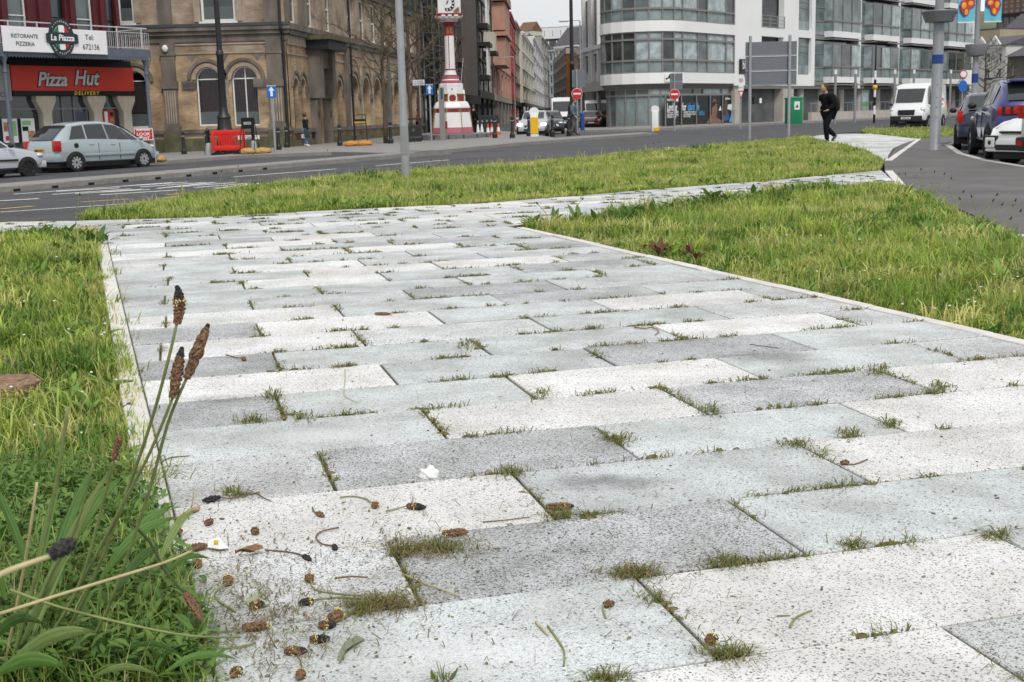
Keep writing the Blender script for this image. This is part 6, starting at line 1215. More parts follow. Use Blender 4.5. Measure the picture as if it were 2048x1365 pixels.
for px, Y, lab in ((1669, 83, 'slim grey post with white cap in front of the first glazed bay'), (1709, 88, 'slim grey post with white cap left of the beacon'), (1787, 92, 'slim grey post with white cap behind the white van'), (1825, 98, 'slim grey post with white cap behind the thick mast'), (1898, 105, 'slim grey post with white cap right of the thick mast')):
    p = W(px, 245, Y); r = root('promenade_light', lab, 'lamp post', (p.x, p.y, 0.0), 0, 'slim posts along the office front'); h = W(px, 140, Y).z; MB().lathe([(0.09, 0), (0.09, h - 0.3)], 10).build('shaft', steel, r, smooth=40); MB().lathe([(0.1, h - 0.299), (0.1, h)], 10).build('cap', wsg, r)
# green cabinet
p = W(1587, 248, 86.0); gm = mk('cabinet_green', (0.01, 0.20, 0.085), 0.45, 0.06, 2); r = root('green_cabinet', 'tall green recycling cabinet with white labels by the office', 'cabinet', (p.x, p.y, 0.02), math.radians(15)); h = W(1587, 194, 86).z
MB().rbox(-0.45, 0.45, -0.45, 0.45, 0, h - 0.15, 0.03).build('body', gm, r, smooth=30); MB().lathe([(0.68, h - 0.16), (0.68, h - 0.08), (0.1, h)], 4, (0, 0), PI / 4).build('lid', gm, r)
for rz, dx in ((0, 0), (PI / 2, 0)):
    q = MB().box(-0.2, 0.2, -0.475, -0.452, h - 0.9, h - 0.35).build('label_plate', wsg, r); q.rotation_euler = (0, 0, rz); MB().slab([(-0.12, h - 0.75), (0.12, h - 0.75), (0.04, h - 0.62), (0, h - 0.48), (-0.04, h - 0.62)], -0.485, -0.476).build('label_mark', black, q)
# litter bin
p = W(828, 282, 62.0); r = root('litter_bin', 'black square litter bin next to the clock tower', 'bin', (p.x, p.y, zp(p.x, p.y)), math.radians(4)); bk = mk('bin_black', (0.018, 0.019, 0.02), 0.5, 0.1)
MB().rbox(-0.40, 0.40, -0.3, 0.3, 0.0, 0.82, 0.02).build('body', bk, r); MB().rbox(-0.42, 0.42, -0.32, 0.32, 1.08, 1.18, 0.03).build('hood', bk, r); each('hood_post', bk, r, [(sx * 0.38 - 0.03, sx * 0.38 + 0.03, sy * 0.27 - 0.03, sy * 0.27 + 0.03, 0.8, 1.1) for sx in (-1, 1) for sy in (-1, 1)]); MB().box(-0.4, 0.4, -0.31, -0.301, 0.22, 0.235).build('seam', steel, r)
q = MB().slab([(-0.06, 0.52), (0.06, 0.52), (0.05, 0.60), (0.0, 0.68), (-0.05, 0.60)], -0.308, -0.301).build('emblem', mk('bin_gold', (0.12, 0.11, 0.05), 0.5), r)
# grey slab post beside the tower, street sign plate on a tree side post
p = W(886, 284, 61.5); r = root('monolith_post', 'flat grey metal slab post in front of the clock tower', 'post', (p.x, p.y, zp(p.x, p.y)), math.radians(-20)); MB().rbox(-0.13, 0.13, -0.05, 0.05, -0.1, W(886, 175, 61.5).z - zp(p.x, p.y), 0.01).build('slab', mk('monolith_grey', (0.24, 0.235, 0.23), 0.5, 0.05), r); MB().box(-0.02, 0.09, -0.053, -0.0505, 2.0, 2.55).build('inset_strip', mk('monolith_green', (0.03, 0.09, 0.07), 0.4), r)
r, Zq = post_sign('fingerpost', 'small white sign plate on a thin post behind the bin', 843, 281, 70.0, 160, 0.04); pl = MB().box(-0.36, 0.30, -0.06, -0.04, Zq(171), Zq(160)).build('plate', wsg, r); txt('To Parking', 0.11, -0.03, Zq(163.5), mk('sign_blue', (0, 0, 0)), pl, y=-0.065); txt('PROMENADE', 0.10, -0.03, Zq(168), mk('sign_blue', (0, 0, 0)), pl, y=-0.065)
# red plastic barrier
p = W(458, 303, 52.0); r = root('plastic_barrier', 'red plastic pedestrian barrier round the lamp column', 'barrier', (p.x, p.y, zp(p.x, p.y)), math.radians(8)); rp = mk('barrier_red', (0.62, 0.018, 0.012), 0.4, 0.06, 3)
MB().rbox(-0.70, 0.70, -0.03, 0.03, 0.82, 1.0, 0.025).build('top_rail', rp, r, smooth=30); MB().rbox(-0.68, 0.68, -0.03, 0.03, 0.16, 0.36, 0.025).build('bottom_rail', rp, r, smooth=30)
for sx in (-1, 1): MB().rbox(sx * 0.63 - 0.06, sx * 0.63 + 0.06, -0.035, 0.035, 0.14, 0.98, 0.02).build('end_post', rp, r, smooth=30); MB().slab([(sx * 0.45 - 0.3, 0.0), (sx * 0.45 + 0.3, 0.0), (sx * 0.45 + 0.05, 0.18), (sx * 0.45 - 0.05, 0.18)], -0.25, 0.25).build('foot', black, r)
slat = MB().rbox(-0.025, 0.025, -0.022, 0.022, 0.35, 0.83, 0.008).build('slat', rp, r, loc=(-0.5, 0, 0))
for i in range(1, 10): inst(slat, r, (-0.5 + i * 0.11, 0, 0))
r2b = root('plastic_barrier', 'second red plastic barrier panel standing behind the first', 'barrier', (p.x - 0.3, p.y + 1.0, zp(p.x, p.y)), math.radians(80))
for ch in list(r.children): c_ = ch.copy(); COL.objects.link(c_); c_.parent = r2b
# A-frame signs
def a_frame(name, label, px, py, Y, h, w, board, boardz, mat_leg, rz, writing=(), bags=None, cat='sign'):
    p = W(px, py, Y); z = zp(p.x, p.y); r = root(name, label, cat, (p.x, p.y, z), rz)
    for sx in (-1, 1):
        for dy in (-0.38, 0.35): MB().tube([(sx * w / 2 + 0.06 * sx, dy, 0.0), (sx * w / 2, 0, h)], 0.018, 6).build('leg', mat_leg, r)
    MB().tube([(-w / 2, 0, h), (w / 2, 0, h)], 0.018, 6).build('top_bar', mat_leg, r); MB().tube([(-w / 2, -0.22, h * 0.42), (w / 2, -0.22, h * 0.42)], 0.014, 6).build('cross_bar', mat_leg, r)
    b0, b1 = boardz; slope = 0.38 / h; M = Matrix.Identity(4)
    bd = MB().box(-w / 2 - 0.01, w / 2 + 0.01, -0.03, 0.0, b0, b1).build('board', board, r); bd.location = (0, -slope * (h - (b0 + b1) / 2) - 0.03, 0)
    for (s_, sz, z_, mt, sx) in writing: txt(s_, sz, 0, z_, mt, bd, y=-0.036, sx=sx, bold=0.003)
    return r, bd
rr, bd = a_frame('road_works_sign', 'red look right warning sign on a metal folding frame', 291, 312, 44.0, 1.2, 0.62, redsg, (0.78, 1.2), galv, math.radians(12), (('PEDESTRIANS', 0.085, 1.14, wsg, 0.9), ('LOOK', 0.15, 1.0, wsg, 1.1), ('RIGHT', 0.14, 0.86, wsg, 1.0)))
for a in ((-0.32, 0.32, -0.036, -0.0305, 0.79, 0.81), (-0.32, 0.32, -0.036, -0.0305, 1.175, 1.195), (-0.32, -0.30, -0.036, -0.0305, 0.81, 1.175), (0.30, 0.32, -0.036, -0.0305, 0.81, 1.175)): bx('border', wsg, bd, *a)
rr, bd = a_frame('black_frame_sign', 'black folding frame sign with white notice near the red barrier', 500, 305, 51.0, 1.45, 0.5, black, (1.02, 1.45), black, math.radians(-6)); MB().box(-0.16, 0.16, -0.037, -0.031, 1.18, 1.3).build('notice', mk('notice_grey', (0.25, 0.26, 0.27), 0.5), bd)
rr, bd = a_frame('yellow_frame_sign', 'black folding frame sign with yellow strip outside the brick wing', 722, 290, 58.0, 1.42, 0.52, black, (0.98, 1.22), black, math.radians(6)); MB().box(-0.25, 0.25, -0.037, -0.031, 1.02, 1.12).build('strip', mk('strip_yellow', (0.35, 0.25, 0.03), 0.5), bd)
def sandbags(px, py, Y, n, label, tan):
    p = W(px, py, Y); z = zp(p.x, p.y)
    for i in range(n):
        r = MB(); bm = bmesh.new(); bmesh.ops.create_icosphere(bm, subdivisions=3, radius=1.0)
        for v in bm.verts:
            c = v.co; nn = 0.10 * math.sin(c.x * 5 + i) * math.cos(c.y * 6 + i * 2) + 0.06 * math.sin(c.z * 9 + c.x * 4); v.co = Vector((c.x * 0.36 * (1 + nn), c.y * 0.22 * (1 + nn), max(-0.10, c.z * 0.15 * (1 + nn)) + 0.10))
        r.bm(bm); bm.free(); o = r.build('sandbag', tan, None, smooth='all'); o.location = (p.x + (i - (n - 1) / 2) * 0.62, p.y - 0.3, z); o.rotation_euler = (0, 0, random.uniform(-.3, .3)); props(o, label[i], 'sandbag', 'sandbags weighting the frame signs')
tanm = mk('sandbag_tan', (0.42, 0.26, 0.09), 0.9, 0.25, 8, 0.4); orm = mk('sandbag_orange', (0.50, 0.22, 0.04), 0.85, 0.2, 8, 0.3)
sandbags(514, 306, 51.0, 2, ('tan sandbag at the left foot of the black frame sign', 'tan sandbag at the right foot of the black frame sign'), tanm); sandbags(718, 292, 58.0, 2, ('orange sandbag at the left foot of the yellow frame sign', 'orange sandbag at the right foot of the yellow frame sign'), orm); sandbags(318, 313, 44.5, 1, ('brown sandbag at the foot of the red warning sign',), tanm)
# cones and dark barrier panels by the side street
conem = mk('cone_orange', (0.65, 0.09, 0.02), 0.5, 0.06); 
def cone(px, py, Y, label, first=[None], white_cone=False):
    p = W(px, py, Y); z = zp(p.x, p.y) - 0.06; r = root('traffic_cone', label, 'cone', (p.x, p.y, z), 0, 'traffic cones beside the clock tower'); cm = wsg if white_cone else conem
    MB().rbox(-0.2, 0.2, -0.2, 0.2, 0, 0.05, 0.01).build('base', black if white_cone else conem, r); MB().lathe([(0.15, 0.05), (0.11, 0.25)], 14).build('lower', conem, r, smooth=60); MB().lathe([(0.11, 0.2501), (0.07, 0.5)], 14).build('sleeve', wsg, r, smooth=60); MB().lathe([(0.07, 0.5001), (0.03, 0.72)], 14).build('tip', conem if not white_cone else wsg, r, smooth=60)
for i, a in enumerate(((956, 264, 72), (964, 264, 72.5), (976, 267, 71), (984, 266, 72), (989, 267, 71.5), (997, 266, 72.5), (1034, 262, 80), (1042, 262, 81), (1047, 263, 80))):
    cone(*a, ('leftmost white-sleeved cone by the tower plinth', 'second cone from the tower plinth', 'orange cone in front of the dark panels', 'cone behind the orange one at the dark panels', 'cone touching the bollard right of the tower', 'last cone at the right end of the dark panels', 'cone left of the silver car in the street', 'red and white cone nearest the silver car', 'rearmost cone beside the silver car')[i], white_cone=i < 2)
pm = mk('hoarding_navy', (0.02, 0.022, 0.03), 0.5, 0.1)
for i in range(6):
    p = W(947 + i * 9, 262, 76.0 + i * 0.6); r = root('hoarding_panel', ('first', 'second', 'third', 'fourth', 'fifth', 'sixth')[i] + ' dark navy hoarding panel counted from the clock tower', 'barrier', (p.x, p.y, zp(p.x, p.y) - 0.1), 0.2, 'dark hoarding panels behind the cones'); MB().rbox(-0.16, 0.16, -0.04, 0.04, 0.05, 1.25, 0.02).build('panel', pm, r); MB().box(-0.2, 0.2, -0.2, 0.2, 0, 0.06).build('foot', black, r); MB().box(-0.05, 0.05, -0.047, -0.041, 0.85, 0.97).build('reflector', mk('notice_grey', (0.25, 0.26, 0.27)), r)
# planter and blue post in the side street
p = W(1204, 246, 103.0); r = root('planter', 'dark planter box with yellow-green flowers in the side street', 'planter', (p.x, p.y, -0.1)); MB().rbox(-0.8, 0.8, -0.4, 0.4, 0, 0.75, 0.03).build('box', black, r)
m = MB()
for i in range(60): a = random.uniform(0, 2 * PI); m.ell((random.uniform(-.7, .7), random.uniform(-.3, .3), 0.8 + random.uniform(0, .25)), (0.09, 0.09, 0.07), 6, 4)
o = m.build('flowers', mk('flower_green', (0.16, 0.17, 0.03), 0.8, 0.4, 9), r); o['kind'] = 'stuff'
p = W(1165, 258, 80.0); r = root('blue_post', 'short blue post beside the no-entry sign in the street', 'post', (p.x, p.y, zp(p.x, p.y))); MB().lathe([(0.14, 0), (0.14, 1.0)], 12).build('shaft', mk('post_blue', (0.02, 0.07, 0.25), 0.4), r); MB().lathe([(0.16, 1.001), (0.16, 1.08), (0.08, 1.15)], 12).build('cap', mk('post_blue', (0, 0, 0)), r)
# ================================================================== trees
bark = mk('bark', (0.095, 0.075, 0.055), 0.9, 0.25, 6, 0.4); bud_m = mk_leaf('bud_leaves', 0.3, 0.6)
def bare_tree(px, py, Y, h, label, seed, spread=0.35, lean=0.0, zb=None, name='street_tree', twig=3, rtr=0.11, first=0.3):
    rnd = random.Random(seed); p = W(px, py, Y); z = zp(p.x, p.y) if zb is None else zb; r = root(name, label, 'tree', (p.x, p.y, z))
    tr = MB(); n = 9; pts = [(lean * i / n * h * 0.1 + rnd.uniform(-.06, .06), rnd.uniform(-.06, .06), h * i / n) for i in range(n + 1)]; tr.tube(pts, [rtr * (1.1 - 0.8 * i / n) for i in range(n + 1)], 8); tr.build('trunk', bark, r, smooth='all')
    br = MB(); tips = []
    def branch(p0, d, ln, rad, lev):
        k = 5; P = [Vector(p0)]; dd = Vector(d)
        for i in range(k): dd = (dd + Vector((rnd.uniform(-.22, .22), rnd.uniform(-.22, .22), rnd.uniform(-.05, .16)))).normalized(); P.append(P[-1] + dd * ln / k)
        br.tube(P, [rad * (1 - 0.75 * i / k) for i in range(k + 1)], 5 if lev == 0 else 4, caps=False); tips.extend(P[2:])
        if lev < twig:
            for i in range(1, k + 1):
                for _ in range(1 if lev else 2):
                    if rnd.random() < 0.85: a = rnd.uniform(0, 2 * PI); nd = (dd * 0.6 + Vector((math.cos(a), math.sin(a), rnd.uniform(-.1, .5))) * 0.75).normalized(); branch(P[i], nd, ln * rnd.uniform(0.38, 0.55), rad * 0.62, lev + 1)
    for i in range(16):
        t = first + (1 - first) * i / 16 * 0.95; a = i * 2.4 + rnd.uniform(-.3, .3); ii = min(n - 1, int(t * n)); f = t * n - ii; p0 = Vector(pts[ii]).lerp(Vector(pts[ii + 1]), f)
        branch(p0, Vector((math.cos(a), math.sin(a), 0.35)).normalized(), h * spread * (1.05 - t) + 0.5, 0.06 * (1.25 - t), 1)
    br.build('branches', bark, r)
    N = min(len(tips), 4000); T = np.array([tips[i] for i in rnd.sample(range(len(tips)), N)]); Q = np.repeat(T, 2, 0) + RNG.normal(0, 0.06, (2 * N, 3)); M_ = len(Q)
    V = leaves(Q, RNG.uniform(.06, .13, M_), RNG.uniform(.03, .06, M_), RNG.uniform(0, 2 * PI, M_), RNG.uniform(-.5, 1.2, M_), RNG.uniform(0, 1, M_), np.array([[0.13, 0.12, 0.045]]) * RNG.uniform(0.6, 1.3, (M_, 1)), 3); o = arrays_mesh('crown', *V, bud_m, r, None)
bare_tree(773, 291, 61.0, 9.5, 'slender bare street tree in front of the brick wing', 3); bare_tree(822, 280, 70.0, 10.0, 'bare street tree behind the litter bin', 5, 0.3); bare_tree(842, 279, 73.0, 10.5, 'bushy budding street tree left of the clock tower', 8, 0.34, first=0.22)
bare_tree(1968, 232, 118.0, 7.0, 'small bare spreading tree in front of the white gabled house', 12, 0.55, zb=-0.2, rtr=0.14, first=0.18)
# ================================================================== vehicles
rubber = mk('tyre_rubber', (0.014, 0.014, 0.015), 0.8, 0.1); carglass = mk('car_glass', (0.022, 0.026, 0.028), 0.05, 0.2, 1, spec=0.9); lampred = mk('lamp_red', (0.42, 0.012, 0.012), 0.2, 0.05); lampclear = mk('lamp_clear', (0.55, 0.57, 0.6), 0.12, 0.05, metal=0.3); plast = mk('black_plastic', (0.016, 0.016, 0.017), 0.55, 0.1); alloy = mk('alloy', (0.42, 0.43, 0.45), 0.35, 0.08, metal=0.5); platey = mk('plate_yellow', (0.55, 0.30, 0.02), 0.5, 0.02); hl_on = mk('headlight_lit', (0.9, 0.9, 0.88), 0.2, 0)
_hl = MATS['headlight_lit'].node_tree.nodes['Principled BSDF']; _hl.inputs['Emission Color'].default_value = (1, 0.97, 0.9, 1); _hl.inputs['Emission Strength'].default_value = 3.0
def paint(name, col, metal=0.0): return mk('paint_' + name, col, 0.32, 0.03, 2, metal=metal, coat=0.8, spec=0.5)
_wheel = {}
def wheel_parts(r, x, y, rad, w, side, spokes=9, rimm=alloy):
    key = (round(rad, 2), round(w, 2), spokes, rimm.name)
    if key not in _wheel:
        t = MB(); prof = [(rad * 0.66, -w / 2), (rad * 0.92, -w / 2), (rad, -w * 0.36), (rad, w * 0.36), (rad * 0.92, w / 2), (rad * 0.66, w / 2)]; n = 24
        t.ring([[(a * math.cos(2 * PI * j / n), b, a * math.sin(2 * PI * j / n)) for j in range(n)] for a, b in prof], True, False, False); tm = t.build('tyre', rubber, None, smooth=40)
        q = MB(); q.ring([[(a * math.cos(2 * PI * j / n), b, a * math.sin(2 * PI * j / n)) for j in range(n)] for a, b in ((rad * 0.67, -w * 0.45), (rad * 0.60, -w * 0.30), (rad * 0.2, -w * 0.25), (rad * 0.16, -w * 0.34), (0.001, -w * 0.34))], True, False, True); 
        rm = q.build('rim', plast if spokes else rimm, None, smooth=40); s_ = MB()
        for k in range(spokes or 1):
            a = 2 * PI * k / (spokes or 1); c_, d_ = math.cos(a), math.sin(a); pp = lambda rr, ww: (rr * c_ - ww * d_, rr * d_ + ww * c_)
            A = [pp(rad * 0.12, -rad * 0.07), pp(rad * 0.65, -rad * 0.13), pp(rad * 0.65, rad * 0.13), pp(rad * 0.12, rad * 0.07)]; s_.ring([[(x_, -w * 0.40, z_) for x_, z_ in A], [(x_, -w * 0.28, z_) for x_, z_ in A]])
        sp = s_.build('spokes', rimm, None); _wheel[key] = (tm.data, rm.data, sp.data)
        for o in (tm, rm, sp): bpy.data.objects.remove(o)
    T, Rm, Sp = _wheel[key]; wh = bpy.data.objects.new('wheel', T); COL.objects.link(wh); wh.parent = r; wh.location = (x, y, rad); wh.rotation_euler = (0, 0, 0 if side < 0 else PI)
    for nm, d in (('rim', Rm), ('spokes', Sp)): o = bpy.data.objects.new(nm, d); COL.objects.link(o); o.parent = wh
def vehicle(name, label, cat, loc, heading, L_, Wd, st, pm, wheels, rad, cab, wins, front=None, rear=None, tyre_w=0.2, lit=False, plate_txt='', spokes=9, rimm=alloy, group=None, trim=True, lower=None, glass=True, door_x=(), front_plate=True):
    """st: stations (x from rear 0..1, z sill, z belt, z top, half width factor, roof half width factor); local x forward"""
    r = root(name, label, cat, loc, heading, group); hw = Wd / 2; rings = []
    def prof(s):
        x, zs, zb, zt, wf, rf = s; X = (x - 0.5) * L_; w = hw * wf; rw = hw * rf; zm = zs + (zb - zs) * 0.45
        half = [(w * 0.82, zs), (w * 0.97, zs + 0.07), (w, zm), (w * 0.985, zb - 0.06), (w * 0.955, zb), (rw, zt - 0.05), (rw * 0.82, zt), (rw * 0.4, zt + 0.012)]
        return [(X, -a, b) for a, b in half] + [(X, a, b) for a, b in reversed(half)]
    R_ = [prof(s) for s in st]; m = MB(); m.ring(R_); body = m.build('body', pm, r, smooth=38)
    def lerp_pt(i, t, k): a = Vector(R_[i][k]); b = Vector(R_[i + 1][k]); return a.lerp(b, t)
    def at(x, k):
        for i in range(len(st) - 1):
            if st[i][0] <= x <= st[i + 1][0]: return lerp_pt(i, (x - st[i][0]) / max(1e-6, st[i + 1][0] - st[i][0]), k)
        return Vector(R_[-1][k])
    nP = len(R_[0])
    for x0b, x0t, x1t, x1b in wins:            # side windows, both sides: (rear bottom, rear top, front top, front bottom)
        for side in (-1, 1):
            kb, kt = (4, 5) if side < 0 else (nP - 5, nP - 6); n = 5; bot = [at(x0b + (x1b - x0b) * i / n, kb) for i in range(n + 1)]; top = [at(x0t + (x1t - x0t) * i / n, kt) for i in range(n + 1)]; mm = MB()
            B = [b.lerp(t, 0.09) + Vector((0, side * 0.012, 0)) for b, t in zip(bot, top)]; T = [b.lerp(t, 0.93) + Vector((0, side * 0.012, 0)) for b, t in zip(bot, top)]
            for i in range(n): q = [B[i], B[i + 1], T[i + 1], T[i]]; mm.face(q if side < 0 else q[::-1])
            mm.build('side_window', carglass, r, smooth='all')
    for nm, (xa, xb), e0, e1 in cab:           # windscreen / rear window between stations xa (low) and xb (high)
        def edge(x, k, f): return at(x, k)
        n = 6; nr = 6; rows_ = []; mm = MB(); sgn = 1 if xa > xb else -1
        for q in range(nr + 1):
            u = 0.04 + 0.92 * q / nr; x = xa + (xb - xa) * u; a_, b_ = at(x, 5), at(x, nP - 6); row = []
            for i in range(n + 1): t = 0.05 + 0.9 * i / n; bow = math.sin(PI * t); row.append(a_.lerp(b_, t) + Vector((sgn * 0.03 * bow + sgn * 0.02, 0, 0.062 + 0.01 * bow + e0)))
            rows_.append(row)
        for q in range(nr):
            for i in range(n): f4 = [rows_[q][i], rows_[q][i + 1], rows_[q + 1][i + 1], rows_[q + 1][i]]; mm.face(f4 if sgn > 0 else f4[::-1])
        mm.build(nm, carglass, r, smooth='all')
    for wx in wheels:
        X = (wx - 0.5) * L_
        for side in (-1, 1):
            n = 20; R2 = rad * 1.13; yy = side * hw * 1.0; a = MB(); P = [(X + R2 * math.cos(PI * j / n), R2 * math.sin(PI * j / n) + rad) for j in range(n + 1)] + [(X - R2, rad * 0.5), (X + R2, rad * 0.5)]
            if side < 0: a.slab(P, yy - 0.008, yy + 0.25)
            else: a.slab(P, yy - 0.25, yy + 0.008)
            a.build('wheel_arch', plast, r); wheel_parts(r, X, side * (hw - tyre_w / 2 + 0.045), rad, tyre_w, side, spokes, rimm)
    bx('underbody', plast, r, -L_ * 0.46, L_ * 0.46, -hw * 0.8, hw * 0.8, rad * 0.45, rad * 0.9)
    if trim:
        for side in (-1, 1):
            for x in door_x:
                X = (x - 0.5) * L_; p = at(x, 3 if side < 0 else nP - 4); bx('door_handle', plast if trim == 'dark' else pm, r, X - 0.09, X + 0.09, p.y - (0.02 if side < 0 else 0.0), p.y + (0.0 if side < 0 else 0.02), p.z - 0.09, p.z - 0.06)
            for x in [d + 0.065 for d in door_x]:
                X = (x - 0.5) * L_; z0 = at(x, 1).z + 0.05; z1 = at(x, 4).z; bx('door_seam', plast, r, X - 0.006, X + 0.006, side * (hw * 0.985) - 0.015, side * (hw * 0.985) + 0.018, z0, z1 - 0.08)
            ms = at(wins[-1][3] - 0.01, 4 if side < 0 else nP - 5); MB().ell((ms.x, ms.y + side * 0.14, ms.z + 0.09), (0.09, 0.10, 0.075)).build('mirror', plast if trim == 'dark' else pm, r, smooth='all')
    if front:
        X = L_ / 2
        for side in (-1, 1):
            fx, fy, fz, sx, sy, sz = front['lamp']; MB().ell((X - fx, side * (hw - fy), fz), (sx, sy, sz), 14, 8).build('headlight', hl_on if lit else lampclear, r, smooth='all')
        gz0, gz1 = front['grille']; MB().rbox(X - 0.14, X + 0.012, -hw * 0.45, hw * 0.45, gz0, gz1, 0.02).build('grille', plast, r); b0, b1 = front['bumper']; MB().rbox(X - 0.3, X + 0.03, -hw * 0.86, hw * 0.86, b0, b1, 0.05).build('bumper', lower or pm, r, smooth=40); MB().rbox(X - 0.2, X + 0.04, -hw * 0.5, hw * 0.5, b0 + 0.03, b0 + 0.14, 0.02).build('air_intake', plast, r)
        if front_plate: pl = MB().box(X + 0.031, X + 0.045, -0.26, 0.26, b0 + 0.16, b0 + 0.27).build('number_plate', wsg, r)
        if front_plate and plate_txt: t = txt(plate_txt, 0.1, 0, 0, black, pl); t.location = (X + 0.05, 0, b0 + 0.215); t.rotation_euler = (PI / 2, 0, PI / 2)
    if rear:
        X = -L_ / 2
        for side in (-1, 1):
            for (fx, fy, fz, sx, sy, sz) in rear['lamps']: MB().rbox(X + fx - sx, X + fx + sx, min(side * (hw - fy - sy), side * (hw - fy + sy)), max(side * (hw - fy - sy), side * (hw - fy + sy)), fz - sz, fz + sz, 0.02).build('tail_light', lampred, r, smooth=40)
        b0, b1 = rear['bumper']; MB().rbox(X - 0.06, X + 0.3, -hw * 0.95, hw * 0.95, b0, b1, 0.05).build('rear_bumper', lower or pm, r, smooth=40)
        if 'plate' in rear: z = rear['plate']; pl = MB().box(X - 0.012 + rear.get('px', 0), X + 0.02 + rear.get('px', 0), -0.26, 0.26, z, z + 0.115).build('number_plate', platey, r); 
        if 'plate' in rear and plate_txt: t = txt(plate_txt, 0.1, 0, 0, black, pl); t.location = (X - 0.016 + rear.get('px', 0), 0, z + 0.057); t.rotation_euler = (PI / 2, 0, -PI / 2)
    return r, at, hw
HS = math.atan2(ES[1], ES[0])
# silver-blue people carrier
c = (-14.2, 42.7); pmv = paint('silver_blue', (0.34, 0.405, 0.42), 0.25)
ST = [(0.0, 0.42, 0.72, 0.76, 0.80, 0.70), (0.012, 0.34, 0.92, 1.00, 0.90, 0.76), (0.05, 0.30, 0.99, 1.16, 0.96, 0.76), (0.12, 0.28, 1.02, 1.42, 0.99, 0.74), (0.19, 0.27, 1.03, 1.56, 1.0, 0.74), (0.32, 0.26, 1.02, 1.63, 1.0, 0.745), (0.46, 0.26, 1.0, 1.64, 1.0, 0.745), (0.58, 0.26, 0.98, 1.58, 1.0, 0.74), (0.70, 0.26, 0.96, 1.38, 0.995, 0.74), (0.80, 0.27, 0.93, 1.12, 0.98, 0.76), (0.87, 0.28, 0.87, 0.95, 0.96, 0.80), (0.95, 0.30, 0.72, 0.78, 0.90, 0.76), (0.99, 0.34, 0.58, 0.62, 0.80, 0.66), (1.0, 0.42, 0.52, 0.54, 0.74, 0.6)]
r, at, hw = vehicle('parked_car', 'silver-blue people carrier parked in front of the takeaway', 'car', (c[0], c[1], zr(*c)), HS, 4.28, 1.76, ST, pmv, (0.175, 0.82), 0.315, [('rear_window', (0.016, 0.17), 0, 0), ('windscreen', (0.845, 0.60), 0.0, 0)], [(0.13, 0.20, 0.285, 0.285), (0.30, 0.30, 0.47, 0.49), (0.505, 0.485, 0.60, 0.72), (0.735, 0.615, 0.65, 0.80)], dict(lamp=(0.30, 0.2, 0.72, 0.18, 0.14, 0.09), grille=(0.5, 0.6), bumper=(0.3, 0.55)), dict(lamps=((0.12, 0.10, 0.86, 0.12, 0.09, 0.17),), bumper=(0.34, 0.62), plate=0.66, px=-0.0), plate_txt='MAN 147 T', door_x=(0.33, 0.53), group=None)
for side in (-1, 1): MB().rbox(-1.05, 1.0, side * (hw + 0.005) - 0.02, side * (hw + 0.005) + 0.02, 0.50, 0.58, 0.015).build('side_moulding', pmv, r)
MB().slab([(0.085 * math.cos(2 * PI * t / 16) - 1.33, 0.86 + 0.085 * math.sin(2 * PI * t / 16)) for t in range(16)], -hw * 1.0 - 0.004, -hw + 0.1).build('fuel_cap', plast, r)
# silver saloon cut by the left edge
c2 = (SN(0, 0)[0], 0); f = (-15.0, 38.6); c = (f[0] - ES[0] * 1.25 + EN[0] * 0.75, f[1] - ES[1] * 1.25 + EN[1] * 0.75)
STH = [(0.0, 0.42, 0.75, 0.78, 0.82, 0.7), (0.015, 0.32, 0.88, 0.95, 0.92, 0.76), (0.06, 0.28, 0.92, 1.05, 0.97, 0.76), (0.18, 0.26, 0.93, 1.38, 1.0, 0.72), (0.30, 0.25, 0.93, 1.43, 1.0, 0.72), (0.48, 0.25, 0.92, 1.43, 1.0, 0.72), (0.58, 0.25, 0.91, 1.33, 1.0, 0.73), (0.70, 0.25, 0.90, 1.02, 0.99, 0.76), (0.76, 0.25, 0.88, 0.93, 0.985, 0.80), (0.88, 0.27, 0.80, 0.85, 0.95, 0.78), (0.96, 0.29, 0.68, 0.72, 0.88, 0.72), (0.99, 0.33, 0.55, 0.58, 0.80, 0.64), (1.0, 0.40, 0.5, 0.52, 0.74, 0.6)]
CABH = [('rear_window', (0.03, 0.17), 0, 0), ('windscreen', (0.725, 0.56), 0, 0)]; WINH = [(0.16, 0.20, 0.35, 0.36), (0.38, 0.37, 0.55, 0.68)]
FRH = dict(lamp=(0.20, 0.2, 0.66, 0.16, 0.17, 0.09), grille=(0.5, 0.62), bumper=(0.28, 0.5)); RRH = dict(lamps=((0.10, 0.12, 0.84, 0.10, 0.10, 0.13),), bumper=(0.32, 0.6), plate=0.64)
r, at, hw = vehicle('parked_car', 'silver hatchback cut off by the left edge of the picture', 'car', (c[0], c[1], zr(*c)), HS, 4.0, 1.66, STH, paint('silver', (0.52, 0.54, 0.58), 0.2), (0.18, 0.82), 0.30, CABH, WINH, FRH, RRH, spokes=7, rimm=plast, trim='dark', door_x=(0.34,), plate_txt='')
for side in (-1, 1): MB().box(-0.9, 0.95, side * (hw + 0.004) - 0.015, side * (hw + 0.004) + 0.015, 0.52, 0.58).build('side_moulding', plast, r)
